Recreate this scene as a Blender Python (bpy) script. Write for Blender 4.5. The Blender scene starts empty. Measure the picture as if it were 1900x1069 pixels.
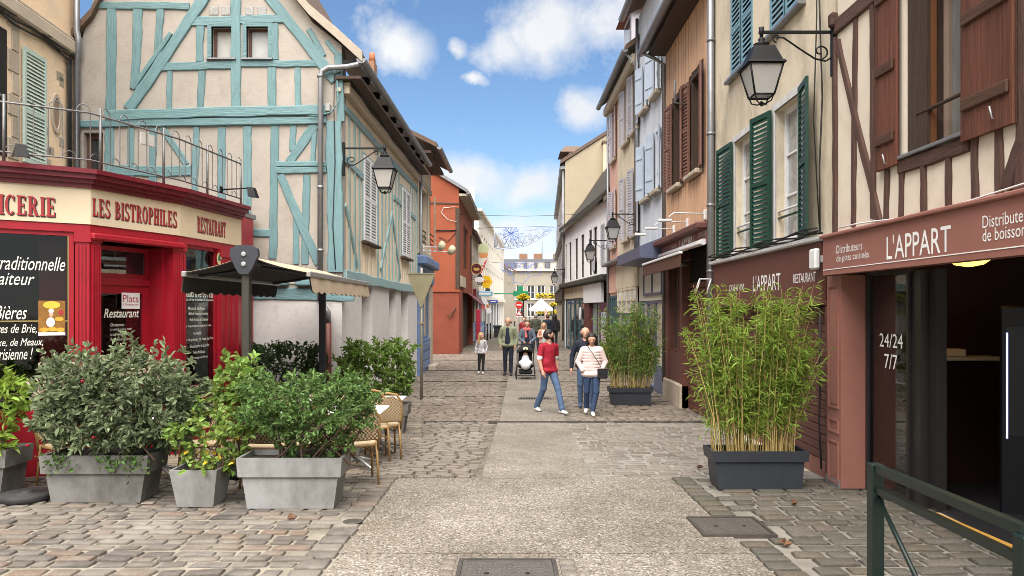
import bpy, bmesh, math, random
import numpy as np
from mathutils import Vector, Matrix
R = math.radians
scene = bpy.context.scene
col = scene.collection
rnd = random.Random(7)
# ---------------------------------------------------------------- camera, sky, sun, exposure
EYE = 1.75; FPX = 1372.0; CU = 950.0; CV = 572.0
cd = bpy.data.cameras.new('camera'); cam = bpy.data.objects.new('camera', cd); col.objects.link(cam)
cam.location = (0, 0, EYE); cam.rotation_euler = (R(90), 0, 0)
cd.sensor_width = 36.0; cd.lens = 36.0 * FPX / 1900.0
cd.shift_y = (CV - 534.5) / 1900.0
cd.clip_start = 0.05; cd.clip_end = 3000
scene.camera = cam
SUN_EL, SUN_AZ = 62.0, 185.0       # azimuth clockwise from +Y (the way the street runs)
sd = bpy.data.lights.new('sun', 'SUN'); sun = bpy.data.objects.new('sun', sd); col.objects.link(sun)
sd.energy = 4.4; sd.angle = R(74); sd.color = (1.0, 0.94, 0.875)
_dir = Vector((math.sin(R(SUN_AZ)) * math.cos(R(SUN_EL)), math.cos(R(SUN_AZ)) * math.cos(R(SUN_EL)), math.sin(R(SUN_EL))))
sun.rotation_euler = (-_dir).to_track_quat('-Z', 'Y').to_euler()
sun.location = _dir * 40
vs = scene.view_settings
vs.view_transform = 'Standard'; vs.look = 'None'; vs.gamma = 1.0; vs.exposure = 1.42
vs.use_curve_mapping = False
scene.cycles.use_denoising = True
scene.cycles.max_bounces = 5; scene.cycles.diffuse_bounces = 3; scene.cycles.glossy_bounces = 2; scene.cycles.transmission_bounces = 2; scene.cycles.use_adaptive_sampling = True; scene.cycles.adaptive_threshold = 0.02; scene.cycles.filter_width = 0.9
scene.cycles.transparent_max_bounces = 8
scene.cycles.caustics_reflective = False; scene.cycles.caustics_refractive = False

world = bpy.data.worlds.new('World'); scene.world = world; world.use_nodes = True
wn = world.node_tree; wn.nodes.clear()
def wnode(t, **k):
    n = wn.nodes.new(t)
    for a, b in k.items(): setattr(n, a, b)
    return n
def wl(a, b): wn.links.new(a, b)
sky = wnode('ShaderNodeTexSky', sky_type='NISHITA', sun_disc=False, sun_elevation=R(SUN_EL), sun_rotation=R(SUN_AZ),
            air_density=1.0, dust_density=0.0, ozone_density=3.0)
bg1 = wnode('ShaderNodeBackground'); bg1.inputs['Strength'].default_value = 0.064
hsv = wnode('ShaderNodeHueSaturation'); hsv.inputs['Saturation'].default_value = 1.08; wl(sky.outputs[0], hsv.inputs['Color']); wl(hsv.outputs[0], bg1.inputs[0])
tc = wnode('ShaderNodeTexCoord')
def wmath(op, a, b=None, c=None, clamp=False):
    n = wnode('ShaderNodeMath', operation=op, use_clamp=clamp)
    for i, x in enumerate((a, b, c)):
        if x is None: continue
        if isinstance(x, (int, float)): n.inputs[i].default_value = x
        else: wl(x, n.inputs[i])
    return n.outputs[0]
def wnoise(scale, detail, rough, vec, dist=0.0):
    n = wnode('ShaderNodeTexNoise'); n.inputs['Scale'].default_value = scale; n.inputs['Detail'].default_value = detail
    n.inputs['Roughness'].default_value = rough; n.inputs['Distortion'].default_value = dist; wl(vec, n.inputs['Vector']); return n
n_w = wnoise(12.0, 5, 0.62, tc.outputs['Generated'])
vsub = wnode('ShaderNodeVectorMath', operation='SUBTRACT'); wl(n_w.outputs['Color'], vsub.inputs[0]); vsub.inputs[1].default_value = (.5, .5, .5)
vsc = wnode('ShaderNodeVectorMath', operation='SCALE'); wl(vsub.outputs[0], vsc.inputs[0]); vsc.inputs['Scale'].default_value = 0.06
vadd = wnode('ShaderNodeVectorMath', operation='ADD'); wl(tc.outputs['Generated'], vadd.inputs[0]); wl(vsc.outputs[0], vadd.inputs[1])
# clouds: soft puffs round given directions, broken up by noise, and a dense cover out of view, thickened for fill light
puffs = [(1010, 55, 120, 75), (1130, 35, 110, 85), (930, 90, 70, 45), (735, 92, 78, 48), (840, 88, 26, 22), (876, 155, 32, 14),
         (1075, 205, 68, 42), (885, 335, 105, 48), (985, 345, 95, 44), (965, 432, 110, 58), (1000, 490, 120, 40)]
fld = None
for (u, v, ru, rv) in puffs:
    d = Vector(((u - CU) / FPX, 1, (CV - v) / FPX)).normalized()
    s = wnode('ShaderNodeVectorMath', operation='SUBTRACT'); wl(vadd.outputs[0], s.inputs[0]); s.inputs[1].default_value = d
    m = wnode('ShaderNodeVectorMath', operation='MULTIPLY'); wl(s.outputs[0], m.inputs[0]); m.inputs[1].default_value = (FPX / ru, 3.0, FPX / rv)
    l = wnode('ShaderNodeVectorMath', operation='LENGTH'); wl(m.outputs[0], l.inputs[0])
    f = wmath('SUBTRACT', 1.25, l.outputs['Value'], clamp=True)
    fld = f if fld is None else wmath('MAXIMUM', fld, f)
n_c = n_w
n_far = wnoise(2.6, 4, 0.6, tc.outputs['Generated'], 0.3)
sep = wnode('ShaderNodeSeparateXYZ'); wl(tc.outputs['Generated'], sep.inputs[0])
front = wmath('MULTIPLY_ADD', sep.outputs['Y'], -4.0, 2.6, clamp=True)       # 0 where the placed puffs are, 1 elsewhere
fieldfar = wmath('MULTIPLY', wmath('MULTIPLY_ADD', n_far.outputs['Fac'], 6.0, -2.0, clamp=True), front)
dens = wmath('MULTIPLY_ADD', n_c.outputs['Fac'], 3.4, -1.7)
dens = wmath('ADD', dens, wmath('MULTIPLY', fld, 1.9))
dens = wmath('MULTIPLY', wmath('SUBTRACT', dens, 0.30), 0.62, clamp=True)
mask = wmath('MAXIMUM', dens, fieldfar)
mask = wmath('MULTIPLY', mask, 0.93)
n_s = n_far
ramp = wnode('ShaderNodeValToRGB'); wl(n_s.outputs['Fac'], ramp.inputs[0])
ramp.color_ramp.elements[0].position = .32; ramp.color_ramp.elements[0].color = (.80, .83, .88, 1)
ramp.color_ramp.elements[1].position = .62; ramp.color_ramp.elements[1].color = (1.0, .985, .96, 1)
bg2 = wnode('ShaderNodeBackground'); wl(ramp.outputs[0], bg2.inputs[0]); bg2.inputs['Strength'].default_value = 0.40
mixs = wnode('ShaderNodeMixShader'); wl(mask, mixs.inputs[0]); wl(bg1.outputs[0], mixs.inputs[1]); wl(bg2.outputs[0], mixs.inputs[2])
world.cycles.sampling_method = 'MANUAL'; world.cycles.sample_map_resolution = 512
wo = wnode('ShaderNodeOutputWorld'); wl(mixs.outputs[0], wo.inputs[0])

# ---------------------------------------------------------------- materials
MATS = {}
def mat(name, c1, c2=None, rough=.8, nscale=6.0, ndet=5, stretch=(1, 1, 1), contrast=1.0, bump=0.0, bscale=40.0, spec=.35, metal=0.0,
        c3=None, s3=1.2, a3=.5, perobj=0.0, island=False, coat=0.0, emit=None, estr=0.0, alpha=None, ramp=None, satvar=0.0, weave=None, trans=0.0, w3=False):
    if name in MATS: return MATS[name]
    m = bpy.data.materials.new(name); m.use_nodes = True; MATS[name] = m
    nt = m.node_tree; N = nt.nodes; L = nt.links
    b = N['Principled BSDF']
    def mk(t, **k):
        n = N.new(t)
        for a, q in k.items(): setattr(n, a, q)
        return n
    tcn = mk('ShaderNodeTexCoord'); vec = tcn.outputs['Object']
    if perobj or island:
        oi = mk('ShaderNodeObjectInfo'); rv = oi.outputs['Random']
        if island:
            gi = mk('ShaderNodeNewGeometry'); ad = mk('ShaderNodeMath', operation='ADD'); L.new(rv, ad.inputs[0]); L.new(gi.outputs['Random Per Island'], ad.inputs[1])
            fr = mk('ShaderNodeMath', operation='FRACT'); L.new(ad.outputs[0], fr.inputs[0]); rv = fr.outputs[0]
        sc_ = mk('ShaderNodeMath', operation='MULTIPLY'); L.new(rv, sc_.inputs[0]); sc_.inputs[1].default_value = 37.0
        va = mk('ShaderNodeVectorMath', operation='ADD'); L.new(vec, va.inputs[0]); L.new(sc_.outputs[0], va.inputs[1]); vec = va.outputs[0]
    mp = mk('ShaderNodeMapping'); mp.inputs['Scale'].default_value = stretch; L.new(vec, mp.inputs['Vector'])
    no = mk('ShaderNodeTexNoise'); no.inputs['Scale'].default_value = nscale; no.inputs['Detail'].default_value = ndet; no.inputs['Roughness'].default_value = .62
    L.new(mp.outputs[0], no.inputs['Vector'])
    mr = mk('ShaderNodeMapRange'); L.new(no.outputs['Fac'], mr.inputs[0])
    mr.inputs[1].default_value = .5 - .22 / contrast; mr.inputs[2].default_value = .5 + .22 / contrast
    mx = mk('ShaderNodeMix', data_type='RGBA'); L.new(mr.outputs[0], mx.inputs[0])
    c2 = c2 or tuple(x * .85 for x in c1)
    mx.inputs[6].default_value = (*c1, 1); mx.inputs[7].default_value = (*c2, 1)
    out = mx.outputs[2]
    if ramp:
        rp = mk('ShaderNodeValToRGB'); L.new(rv, rp.inputs[0]); rp.color_ramp.interpolation = 'LINEAR'
        e = rp.color_ramp.elements
        while len(e) < len(ramp): e.new(.5)
        for i, c in enumerate(ramp): e[i].position = i / (len(ramp) - 1); e[i].color = (*c, 1)
        ml = mk('ShaderNodeMix', data_type='RGBA', blend_type='MULTIPLY'); ml.inputs[0].default_value = 1
        L.new(out, ml.inputs[6]); L.new(rp.outputs[0], ml.inputs[7]); out = ml.outputs[2]
    elif perobj:
        hv = mk('ShaderNodeHueSaturation'); L.new(out, hv.inputs['Color'])
        ma = mk('ShaderNodeMath', operation='MULTIPLY_ADD'); L.new(rv, ma.inputs[0]); ma.inputs[1].default_value = perobj; ma.inputs[2].default_value = 1 - perobj / 2
        L.new(ma.outputs[0], hv.inputs['Value'])
        if satvar:
            mb = mk('ShaderNodeMath', operation='MULTIPLY_ADD'); L.new(rv, mb.inputs[0]); mb.inputs[1].default_value = satvar; mb.inputs[2].default_value = .5 - satvar / 2
            L.new(mb.outputs[0], hv.inputs['Hue'])
        out = hv.outputs[0]
    if c3:
        n3 = mk('ShaderNodeTexNoise'); n3.inputs['Scale'].default_value = s3; n3.inputs['Detail'].default_value = 7; n3.inputs['Roughness'].default_value = .68
        L.new(mk('ShaderNodeNewGeometry').outputs['Position'] if w3 else mp.outputs[0] if stretch != (1, 1, 1) else vec, n3.inputs['Vector'])
        m3 = mk('ShaderNodeMapRange'); L.new(n3.outputs['Fac'], m3.inputs[0]); m3.inputs[1].default_value = .62 - .28 * a3; m3.inputs[2].default_value = .74; m3.inputs[4].default_value = min(1, a3 * 1.3)
        x3 = mk('ShaderNodeMix', data_type='RGBA'); L.new(m3.outputs[0], x3.inputs[0]); L.new(out, x3.inputs[6]); x3.inputs[7].default_value = (*c3, 1); out = x3.outputs[2]
    if weave:
        wv = mk('ShaderNodeTexChecker'); wv.inputs['Scale'].default_value = weave[0]; L.new(tcn.outputs['Object'], wv.inputs['Vector'])
        wv.inputs['Color1'].default_value = (0, 0, 0, 1); wv.inputs['Color2'].default_value = (1, 1, 1, 1)
        xw = mk('ShaderNodeMix', data_type='RGBA'); L.new(wv.outputs['Fac'], xw.inputs[0]); L.new(out, xw.inputs[6]); xw.inputs[7].default_value = (*weave[1], 1); out = xw.outputs[2]
    L.new(out, b.inputs['Base Color'])
    b.inputs['Roughness'].default_value = rough; b.inputs['Metallic'].default_value = metal
    b.inputs['Specular IOR Level'].default_value = spec
    if coat: b.inputs['Coat Weight'].default_value = coat; b.inputs['Coat Roughness'].default_value = .1
    if emit: b.inputs['Emission Color'].default_value = (*emit, 1); b.inputs['Emission Strength'].default_value = estr
    if trans:      # thin leaf: some light comes through
        tr = mk('ShaderNodeBsdfTranslucent'); L.new(out, tr.inputs[0]); ms = mk('ShaderNodeMixShader'); ms.inputs[0].default_value = trans
        L.new(b.outputs[0], ms.inputs[1]); L.new(tr.outputs[0], ms.inputs[2]); L.new(ms.outputs[0], N['Material Output'].inputs[0])
    if bump:
        nb = mk('ShaderNodeTexNoise'); nb.inputs['Scale'].default_value = bscale; nb.inputs['Detail'].default_value = 6; nb.inputs['Roughness'].default_value = .6
        L.new(mp.outputs[0], nb.inputs['Vector'])
        bp = mk('ShaderNodeBump'); bp.inputs['Strength'].default_value = bump; bp.inputs['Distance'].default_value = .012
        L.new(nb.outputs['Fac'], bp.inputs['Height']); L.new(bp.outputs[0], b.inputs['Normal'])
    return m
def glass_mat(name, tint=(.85, .9, .9), refl=.12, rough=.02):
    if name in MATS: return MATS[name]
    m = bpy.data.materials.new(name); m.use_nodes = True; MATS[name] = m
    nt = m.node_tree; N = nt.nodes; L = nt.links; N.clear()
    o = N.new('ShaderNodeOutputMaterial'); t = N.new('ShaderNodeBsdfTransparent'); g = N.new('ShaderNodeBsdfGlossy'); mx = N.new('ShaderNodeMixShader')
    fr = N.new('ShaderNodeFresnel'); fr.inputs[0].default_value = 1.5
    a = N.new('ShaderNodeMath'); a.operation = 'MULTIPLY_ADD'; a.inputs[1].default_value = .5; a.inputs[2].default_value = refl * .1; a.use_clamp = True
    L.new(fr.outputs[0], a.inputs[0]); L.new(a.outputs[0], mx.inputs[0])
    t.inputs[0].default_value = (*tint, 1); g.inputs['Roughness'].default_value = rough; g.inputs[0].default_value = (1, 1, 1, 1)
    L.new(t.outputs[0], mx.inputs[1]); L.new(g.outputs[0], mx.inputs[2]); L.new(mx.outputs[0], o.inputs[0])
    return m
# ---------------------------------------------------------------- mesh helpers
def g(y):                                  # height of the ground along the street: falls to the drain, then almost level
    if y < 13.0: return -.03 * y
    if y < 15.0:
        t = (y - 13.0) / 2; return -.39 - .03 * (t - t * t * .5)
    return min(-.405 + .006 * (y - 15), -.33)
def gd(u, v):                              # the ground point seen at a pixel
    k = (v - CV) / FPX
    lo, hi = 1.0, 400.0
    for _ in range(60):
        m = (lo + hi) / 2
        if EYE - k * m > g(m): lo = m
        else: hi = m
    return Vector(((u - CU) / FPX * lo, lo, g(lo)))
def P(u, v, D): return Vector(((u - CU) / FPX * D, D, EYE + (CV - v) / FPX * D))

class MB:
    def __init__(s): s.v = []; s.f = []; s.m = []; s.sm = []
    def add(s, vs, fs, mi=0, smooth=False):
        o = len(s.v); s.v += [tuple(x) for x in vs]
        for f in fs: s.f.append(tuple(i + o for i in f)); s.m.append(mi); s.sm.append(smooth)
        return s
    def quad(s, a, b, c, d, mi=0): return s.add([a, b, c, d], [(0, 1, 2, 3)], mi)
    def box(s, x0, x1, y0, y1, z0, z1, mi=0):
        if x0 > x1: x0, x1 = x1, x0
        if y0 > y1: y0, y1 = y1, y0
        if z0 > z1: z0, z1 = z1, z0
        return s.add([(x0, y0, z0), (x1, y0, z0), (x1, y1, z0), (x0, y1, z0), (x0, y0, z1), (x1, y0, z1), (x1, y1, z1), (x0, y1, z1)],
              [(0, 3, 2, 1), (4, 5, 6, 7), (0, 1, 5, 4), (1, 2, 6, 5), (2, 3, 7, 6), (3, 0, 4, 7)], mi)
    def bbox(s, x0, x1, y0, y1, z0, z1, b=.01, mi=0):   # bevelled box
        if x0 > x1: x0, x1 = x1, x0
        if y0 > y1: y0, y1 = y1, y0
        if z0 > z1: z0, z1 = z1, z0
        b = min(b, (x1 - x0) * .45, (y1 - y0) * .45, (z1 - z0) * .45)
        bm = bmesh.new(); r = bmesh.ops.create_cube(bm, size=1)
        for v in bm.verts: v.co = Vector((x0 + (v.co.x + .5) * (x1 - x0), y0 + (v.co.y + .5) * (y1 - y0), z0 + (v.co.z + .5) * (z1 - z0)))
        bmesh.ops.bevel(bm, geom=bm.edges[:], offset=b, segments=1, affect='EDGES', profile=.5)
        bm.verts.index_update()
        s.add([v.co[:] for v in bm.verts], [[v.index for v in f.verts] for f in bm.faces], mi); bm.free(); return s
    def hexa(s, lo, hi, mi=0):                 # eight corners: lower ring, upper ring
        n = len(lo)
        fs = [tuple(range(n))[::-1], tuple(range(n, 2 * n))] + [(i, (i + 1) % n, n + (i + 1) % n, n + i) for i in range(n)]
        return s.add(list(lo) + list(hi), fs, mi)
    def tube(s, pts, r, n=8, caps=True, mi=0, smooth=True):
        pts = [Vector(p) for p in pts]
        rs = r if isinstance(r, (list, tuple)) else [r] * len(pts)
        ring = []; up = None
        for i, p in enumerate(pts):
            t = (pts[min(i + 1, len(pts) - 1)] - pts[max(i - 1, 0)])
            if t.length < 1e-9: t = Vector((0, 0, 1))
            t.normalize()
            if up is None:
                up = Vector((0, 0, 1)) if abs(t.z) < .9 else Vector((1, 0, 0))
            a = t.cross(up)
            if a.length < 1e-6: up = Vector((1, 0, 0)) if abs(t.x) < .9 else Vector((0, 1, 0)); a = t.cross(up)
            a.normalize(); b = a.cross(t).normalized(); up = b
            ring.append([p + (a * math.cos(k * 2 * math.pi / n) + b * math.sin(k * 2 * math.pi / n)) * rs[i] for k in range(n)])
        vs = [q for r_ in ring for q in r_]; fs = []
        for i in range(len(pts) - 1):
            for k in range(n): fs.append((i * n + k, i * n + (k + 1) % n, (i + 1) * n + (k + 1) % n, (i + 1) * n + k))
        o = len(s.v); s.add(vs, fs, mi, smooth)
        if caps:
            s.f.append(tuple(o + k for k in range(n))[::-1]); s.m.append(mi); s.sm.append(False)
            s.f.append(tuple(o + (len(pts) - 1) * n + k for k in range(n))); s.m.append(mi); s.sm.append(False)
        return s
    def lathe(s, prof, n=16, c=(0, 0, 0), mi=0, smooth=True, caps=True):
        vs = []; fs = []
        for (r, z) in prof:
            for k in range(n): vs.append((c[0] + r * math.cos(2 * math.pi * k / n), c[1] + r * math.sin(2 * math.pi * k / n), c[2] + z))
        for i in range(len(prof) - 1):
            for k in range(n): fs.append((i * n + k, i * n + (k + 1) % n, (i + 1) * n + (k + 1) % n, (i + 1) * n + k))
        o = len(s.v); s.add(vs, fs, mi, smooth)
        if caps:
            s.f.append(tuple(o + k for k in range(n))[::-1]); s.m.append(mi); s.sm.append(False)
            s.f.append(tuple(o + (len(prof) - 1) * n + k for k in range(n))); s.m.append(mi); s.sm.append(False)
        return s
    def poly(s, pts, n0, n1, axis=1, mi=0):     # polygon given in (x,z), extruded along y from n0 to n1
        lo = [(p[0], n0, p[1]) for p in pts]; hi = [(p[0], n1, p[1]) for p in pts]
        return s.hexa(lo, hi, mi)
    def build(s, name, mats, parent=None, fix=True):
        me = bpy.data.meshes.new(name); me.from_pydata(s.v, [], s.f)
        mats = mats if isinstance(mats, (list, tuple)) else [mats]
        for m in mats: me.materials.append(m)
        me.polygons.foreach_set('material_index', s.m); me.polygons.foreach_set('use_smooth', s.sm)
        if fix:
            bm = bmesh.new(); bm.from_mesh(me); bmesh.ops.recalc_face_normals(bm, faces=bm.faces[:]); bm.to_mesh(me); bm.free()
        me.update()
        return link(name, me, parent)
def link(name, data, parent=None):
    o = bpy.data.objects.new(name, data); col.objects.link(o)
    if parent is not None: o.parent = parent
    return o
def tag(o, label=None, cat=None, group=None, kind=None):
    if label: o['label'] = label
    if cat: o['category'] = cat
    if group: o['group'] = group
    if kind: o['kind'] = kind
    return o
def empty(name, loc=(0, 0, 0), rz=0.0, label=None, cat=None, group=None):
    o = link(name, None); o.location = loc; o.rotation_euler = (0, 0, rz); o.empty_display_size = .2
    return tag(o, label, cat, group)
def copy_tree(o, parent=None):
    c = o.copy(); col.objects.link(c); c.parent = parent
    for ch in [k for k in bpy.data.objects if k.parent == o]: copy_tree(ch, c)
    return c
def share(name, mesh, parent, loc=(0, 0, 0), rot=(0, 0, 0), scale=(1, 1, 1)):
    o = link(name, mesh, parent); o.location = loc; o.rotation_euler = rot; o.scale = scale; return o
def numpy_mesh(name, V, F, mats, parent=None, mi=None, smooth=True):
    me = bpy.data.meshes.new(name); V = np.asarray(V, np.float32); F = np.asarray(F, np.int32)
    me.vertices.add(len(V)); me.vertices.foreach_set('co', V.ravel())
    k = F.shape[1]
    me.loops.add(F.size); me.loops.foreach_set('vertex_index', F.ravel())
    me.polygons.add(len(F)); me.polygons.foreach_set('loop_start', np.arange(0, F.size, k, dtype=np.int32))
    for m in (mats if isinstance(mats, (list, tuple)) else [mats]): me.materials.append(m)
    if mi is not None: me.polygons.foreach_set('material_index', np.asarray(mi, np.int32))
    me.polygons.foreach_set('use_smooth', np.full(len(F), smooth))
    me.update(calc_edges=True); me.validate()
    return link(name, me, parent)
def text_mesh(body, width, height, shear=0.0, bold=0.0, align_lines=0):
    cu = bpy.data.curves.new('lettering', 'FONT'); cu.body = body; cu.shear = shear; cu.offset = bold; cu.extrude = 0.0; cu.resolution_u = 3
    cu.align_x = 'CENTER' if align_lines == 1 else 'LEFT'
    cu.fill_mode = 'FRONT'
    o = bpy.data.objects.new('lettering', cu)
    me = bpy.data.meshes.new_from_object(o)
    bpy.data.objects.remove(o); bpy.data.curves.remove(cu)
    co = np.zeros(len(me.vertices) * 3, np.float32); me.vertices.foreach_get('co', co); co = co.reshape(-1, 3)
    lo = co.min(0); hi = co.max(0); sp = np.maximum(hi - lo, 1e-6)
    co = (co - lo) / sp
    return me, co, (width, height)

class Frame:
    """A vertical facade: p0 -> p1 on the ground plan, outward is to the left of that direction. Local x runs along, y outwards, z up."""
    def __init__(s, name, p0, p1, label, cat='building', group=None, root=None):
        s.p0 = Vector((p0[0], p0[1])); s.p1 = Vector((p1[0], p1[1])); d = (s.p1 - s.p0); s.len = d.length; s.d = d.normalized()
        s.N = Vector((-s.d.y, s.d.x)); s.ang = math.atan2(s.d.y, s.d.x)
        if root is None: s.root = empty(name, (p0[0], p0[1], 0), s.ang, label, cat, group); s.own = True
        else: s.root = root; s.own = False
        s.inv = None
    def q(s, u, v, n=0.0):
        dx, dy, dz = (u - CU) / FPX, 1.0, (CV - v) / FPX
        den = dx * s.N.x + dy * s.N.y
        t = (s.p0.x * s.N.x + s.p0.y * s.N.y + n) / den
        pt = Vector((dx * t, t)); return ((pt - s.p0).dot(s.d), EYE + dz * t)
    def sv(s, u, n=0.0): return s.q(u, CV, n)[0]
    def px(s, u, n=0.0):               # metres per pixel in height at that column
        a = s.q(u, 0, n)[1]; b = s.q(u, 1, n)[1]; return a - b
    def place(s, o):                  # put an object whose mesh is in local facade coordinates under the root
        if not s.own: o.parent = s.root; o.matrix_parent_inverse = Matrix.Identity(4); o.matrix_basis = s.rel
        return o
    def sub(s, p0, p1):               # another face of the same building
        f = Frame('', p0, p1, None, root=s.root)
        W = Matrix.Translation((p0[0], p0[1], 0)) @ Matrix.Rotation(f.ang, 4, 'Z')
        W0 = Matrix.Translation((s.p0.x, s.p0.y, 0)) @ Matrix.Rotation(s.ang, 4, 'Z')
        f.rel = W0.inverted() @ W; return f
    def put(s, mb, name, m, parent=None):
        o = mb.build(name, m, parent or s.root)
        if parent is None: s.place(o)
        return o
    def box(s, name, m, s0, s1, z0, z1, n0, n1, parent=None, b=0.0):
        mb = MB(); (mb.bbox(s0, s1, n0, n1, z0, z1, b) if b else mb.box(s0, s1, n0, n1, z0, z1)); return s.put(mb, name, m, parent)
    def pbox(s, name, m, u0, v0, u1, v1, n0, n1, parent=None, b=0.0, n=None):
        a = s.q(u0, v0, n1 if n is None else n); c = s.q(u1, v1, n1 if n is None else n); return s.box(name, m, a[0], c[0], a[1], c[1], n0, n1, parent, b)
    def wall(s, m, s0, s1, z0, z1, holes=(), t=.25, n=0.0, name='wall', parent=None, top=None):
        """wall with rectangular openings; top: optional list of (s,z) giving the upper outline instead of z1"""
        S = sorted(set([s0, s1] + [x for h in holes for x in h[:2] if s0 < x < s1])); Z = sorted(set([z0, z1] + [x for h in holes for x in h[2:] if z0 < x < z1]))
        def solid(i, j):
            if i < 0 or j < 0 or i >= len(S) - 1 or j >= len(Z) - 1: return False
            a, b = (S[i] + S[i + 1]) / 2, (Z[j] + Z[j + 1]) / 2
            return not any(h[0] < a < h[1] and h[2] < b < h[3] for h in holes)
        mb = MB()
        for i in range(len(S) - 1):
            for j in range(len(Z) - 1):
                if not solid(i, j): continue
                a, b, c, d = S[i], S[i + 1], Z[j], Z[j + 1]
                mb.quad((a, n, c), (b, n, c), (b, n, d), (a, n, d)); mb.quad((b, n - t, c), (a, n - t, c), (a, n - t, d), (b, n - t, d))
                if not solid(i - 1, j): mb.quad((a, n - t, c), (a, n, c), (a, n, d), (a, n - t, d))
                if not solid(i + 1, j): mb.quad((b, n, c), (b, n - t, c), (b, n - t, d), (b, n, d))
                if not solid(i, j - 1): mb.quad((a, n - t, c), (b, n - t, c), (b, n, c), (a, n, c))
                if not solid(i, j + 1): mb.quad((a, n, d), (b, n, d), (b, n - t, d), (a, n - t, d))
        if top:
            pts = [(s0, z1)] + list(top) + [(s1, z1)]
            mb.poly(pts, n, n - t)
        o = mb.build(name, m, parent or s.root, fix=bool(top))
        if parent is None: s.place(o)
        return o
    def beam(s, m, a, b, w, n0=-.03, n1=.025, name='beam', parent=None, jit=.12, seg=None, w2=None):
        """hewn timber from a to b (local s,z), slightly uneven"""
        A = Vector(a); B = Vector(b); L = (B - A).length; n1 = n1 + rnd.uniform(0, .009)
        if L < 1e-4: return None
        k = seg or max(4, min(12, int(L / .25) + 2)); t = (B - A) / L; w2 = w2 or w
        ph = rnd.uniform(0, 6); am = rnd.uniform(.2, .5) * jit * w; c = min(.012, w * .12); vs = []; fs = []
        for i in range(k + 1):          # built along its own x axis so that the grain runs with the timber
            f = i / k; x = f * L; m0 = math.sin(f * 4 + ph) * am; hw = (w + (w2 - w) * f) * .5
            U = m0 + hw * (1 + rnd.uniform(-jit, jit)); D = m0 - hw * (1 + rnd.uniform(-jit, jit)); d_ = rnd.uniform(-.003, .003)
            vs += [(x, n0, D), (x, n1 - c + d_, D), (x, n1 + d_, D + c), (x, n1 + d_, U - c), (x, n1 - c + d_, U), (x, n0, U)]
        for i in range(k):
            o, e = i * 6, i * 6 + 6
            for j in range(5): fs.append((o + j, o + j + 1, e + j + 1, e + j))
        fs += [(5, 4, 3, 2, 1, 0), tuple(k * 6 + j for j in range(6))]
        ob = MB().add(vs, fs).build(name, m, parent or s.root)
        M = Matrix.Translation((A.x, 0, A.y)) @ Matrix.Rotation(-math.atan2(t.y, t.x), 4, 'Y')
        ob.matrix_basis = (s.rel @ M) if (not s.own and parent is None) else M
        return ob
    def pbeam(s, m, u0, v0, u1, v1, w, **k): return s.beam(m, s.q(u0, v0), s.q(u1, v1), w, **k)
    def text(s, body, m, sl, z0, width, height, n, parent=None, shear=0.0, bold=0.0, dz=0.0, center=0, name='lettering'):
        """sl: local s of the left edge as read; dz: rise of the baseline over the width"""
        me, co, (W, H) = text_mesh(body, width, height, shear, bold, center)
        out = np.stack([sl - co[:, 0] * W, np.full(len(co), n), z0 + co[:, 1] * H + co[:, 0] * dz], 1).astype(np.float32)
        if name == 'letter':           # big letters, one object each
            par = list(range(len(out))); polys = [tuple(q_.vertices) for q_ in me.polygons]
            def find(i):
                while par[i] != i: par[i] = par[par[i]]; i = par[i]
                return i
            for f in polys:
                for i in f[1:]: par[find(i)] = find(f[0])
            for r_ in sorted({find(f[0]) for f in polys}):
                fs = [f for f in polys if find(f[0]) == r_]; ids = sorted({i for f in fs for i in f}); mp_ = {i: k for k, i in enumerate(ids)}
                lt = MB().add([out[i].tolist() for i in ids], [tuple(mp_[i] for i in f) for f in fs]).build('letter', m, parent or s.root, fix=False)
                if parent is None: s.place(lt)
            return None
        me.vertices.foreach_set('co', out.ravel()); me.materials.clear(); me.materials.append(m)
        me.polygons.foreach_set('material_index', [0] * len(me.polygons)); me.update()
        o = link(name, me, parent or s.root)
        if height < .1: o['kind'] = 'stuff'      # small writing
        if parent is None: s.place(o)
        return o
    def ptext(s, body, m, ul, vl_base, vl_top, ur, n, parent=None, **k):
        a = s.q(ul, vl_base, n); b = s.q(ul, vl_top, n); c = s.q(ur, vl_base, n)
        return s.text(body, m, a[0], a[1], a[0] - c[0], b[1] - a[1], n, parent, **k)
    def louvre(s, m, s0, s1, z0, z1, n=.05, ang=0.0, hinge=0, parent=None, pitch=.055, name='shutter', rails=(.5,), slats=True, mslat=None, stile=.055, t=.035):
        """louvred shutter leaf; ang swings it about the hinge side (0: s0, 1: s1)"""
        w = abs(s1 - s0); s0, s1 = min(s0, s1), max(s0, s1)
        mb = MB(); st = min(stile, w * .2); h = z1 - z0
        mb.box(0, st, 0, t, 0, h); mb.box(w - st, w, 0, t, 0, h)
        zs = [0] + [h * r for r in rails] + [h]
        mb.box(st, w - st, .002, t - .002, 0, st * 1.3); mb.box(st, w - st, .002, t - .002, h - st * 1.3, h)
        for r in rails: mb.box(st, w - st, .002, t - .002, h * r - st * .6, h * r + st * .6)
        o = mb.build(name, m, parent or s.root)
        M = Matrix.Translation((s0, n, z0)) @ (Matrix.Rotation(ang, 4, 'Z') if hinge == 0 else Matrix.Translation((w, 0, 0)) @ Matrix.Rotation(-ang, 4, 'Z') @ Matrix.Translation((-w, 0, 0)))
        o.matrix_basis = (s.rel @ M) if (not s.own and parent is None) else M
        sb = MB(); k = pitch * .8; sb.hexa([(st - .004, .004, .0), (w - st + .004, .004, .0), (w - st + .004, .010, 0), (st - .004, .010, 0)][::1],
                [(st - .004, t - .012, -k), (w - st + .004, t - .012, -k), (w - st + .004, t - .005, -k), (st - .004, t - .005, -k)])
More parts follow.
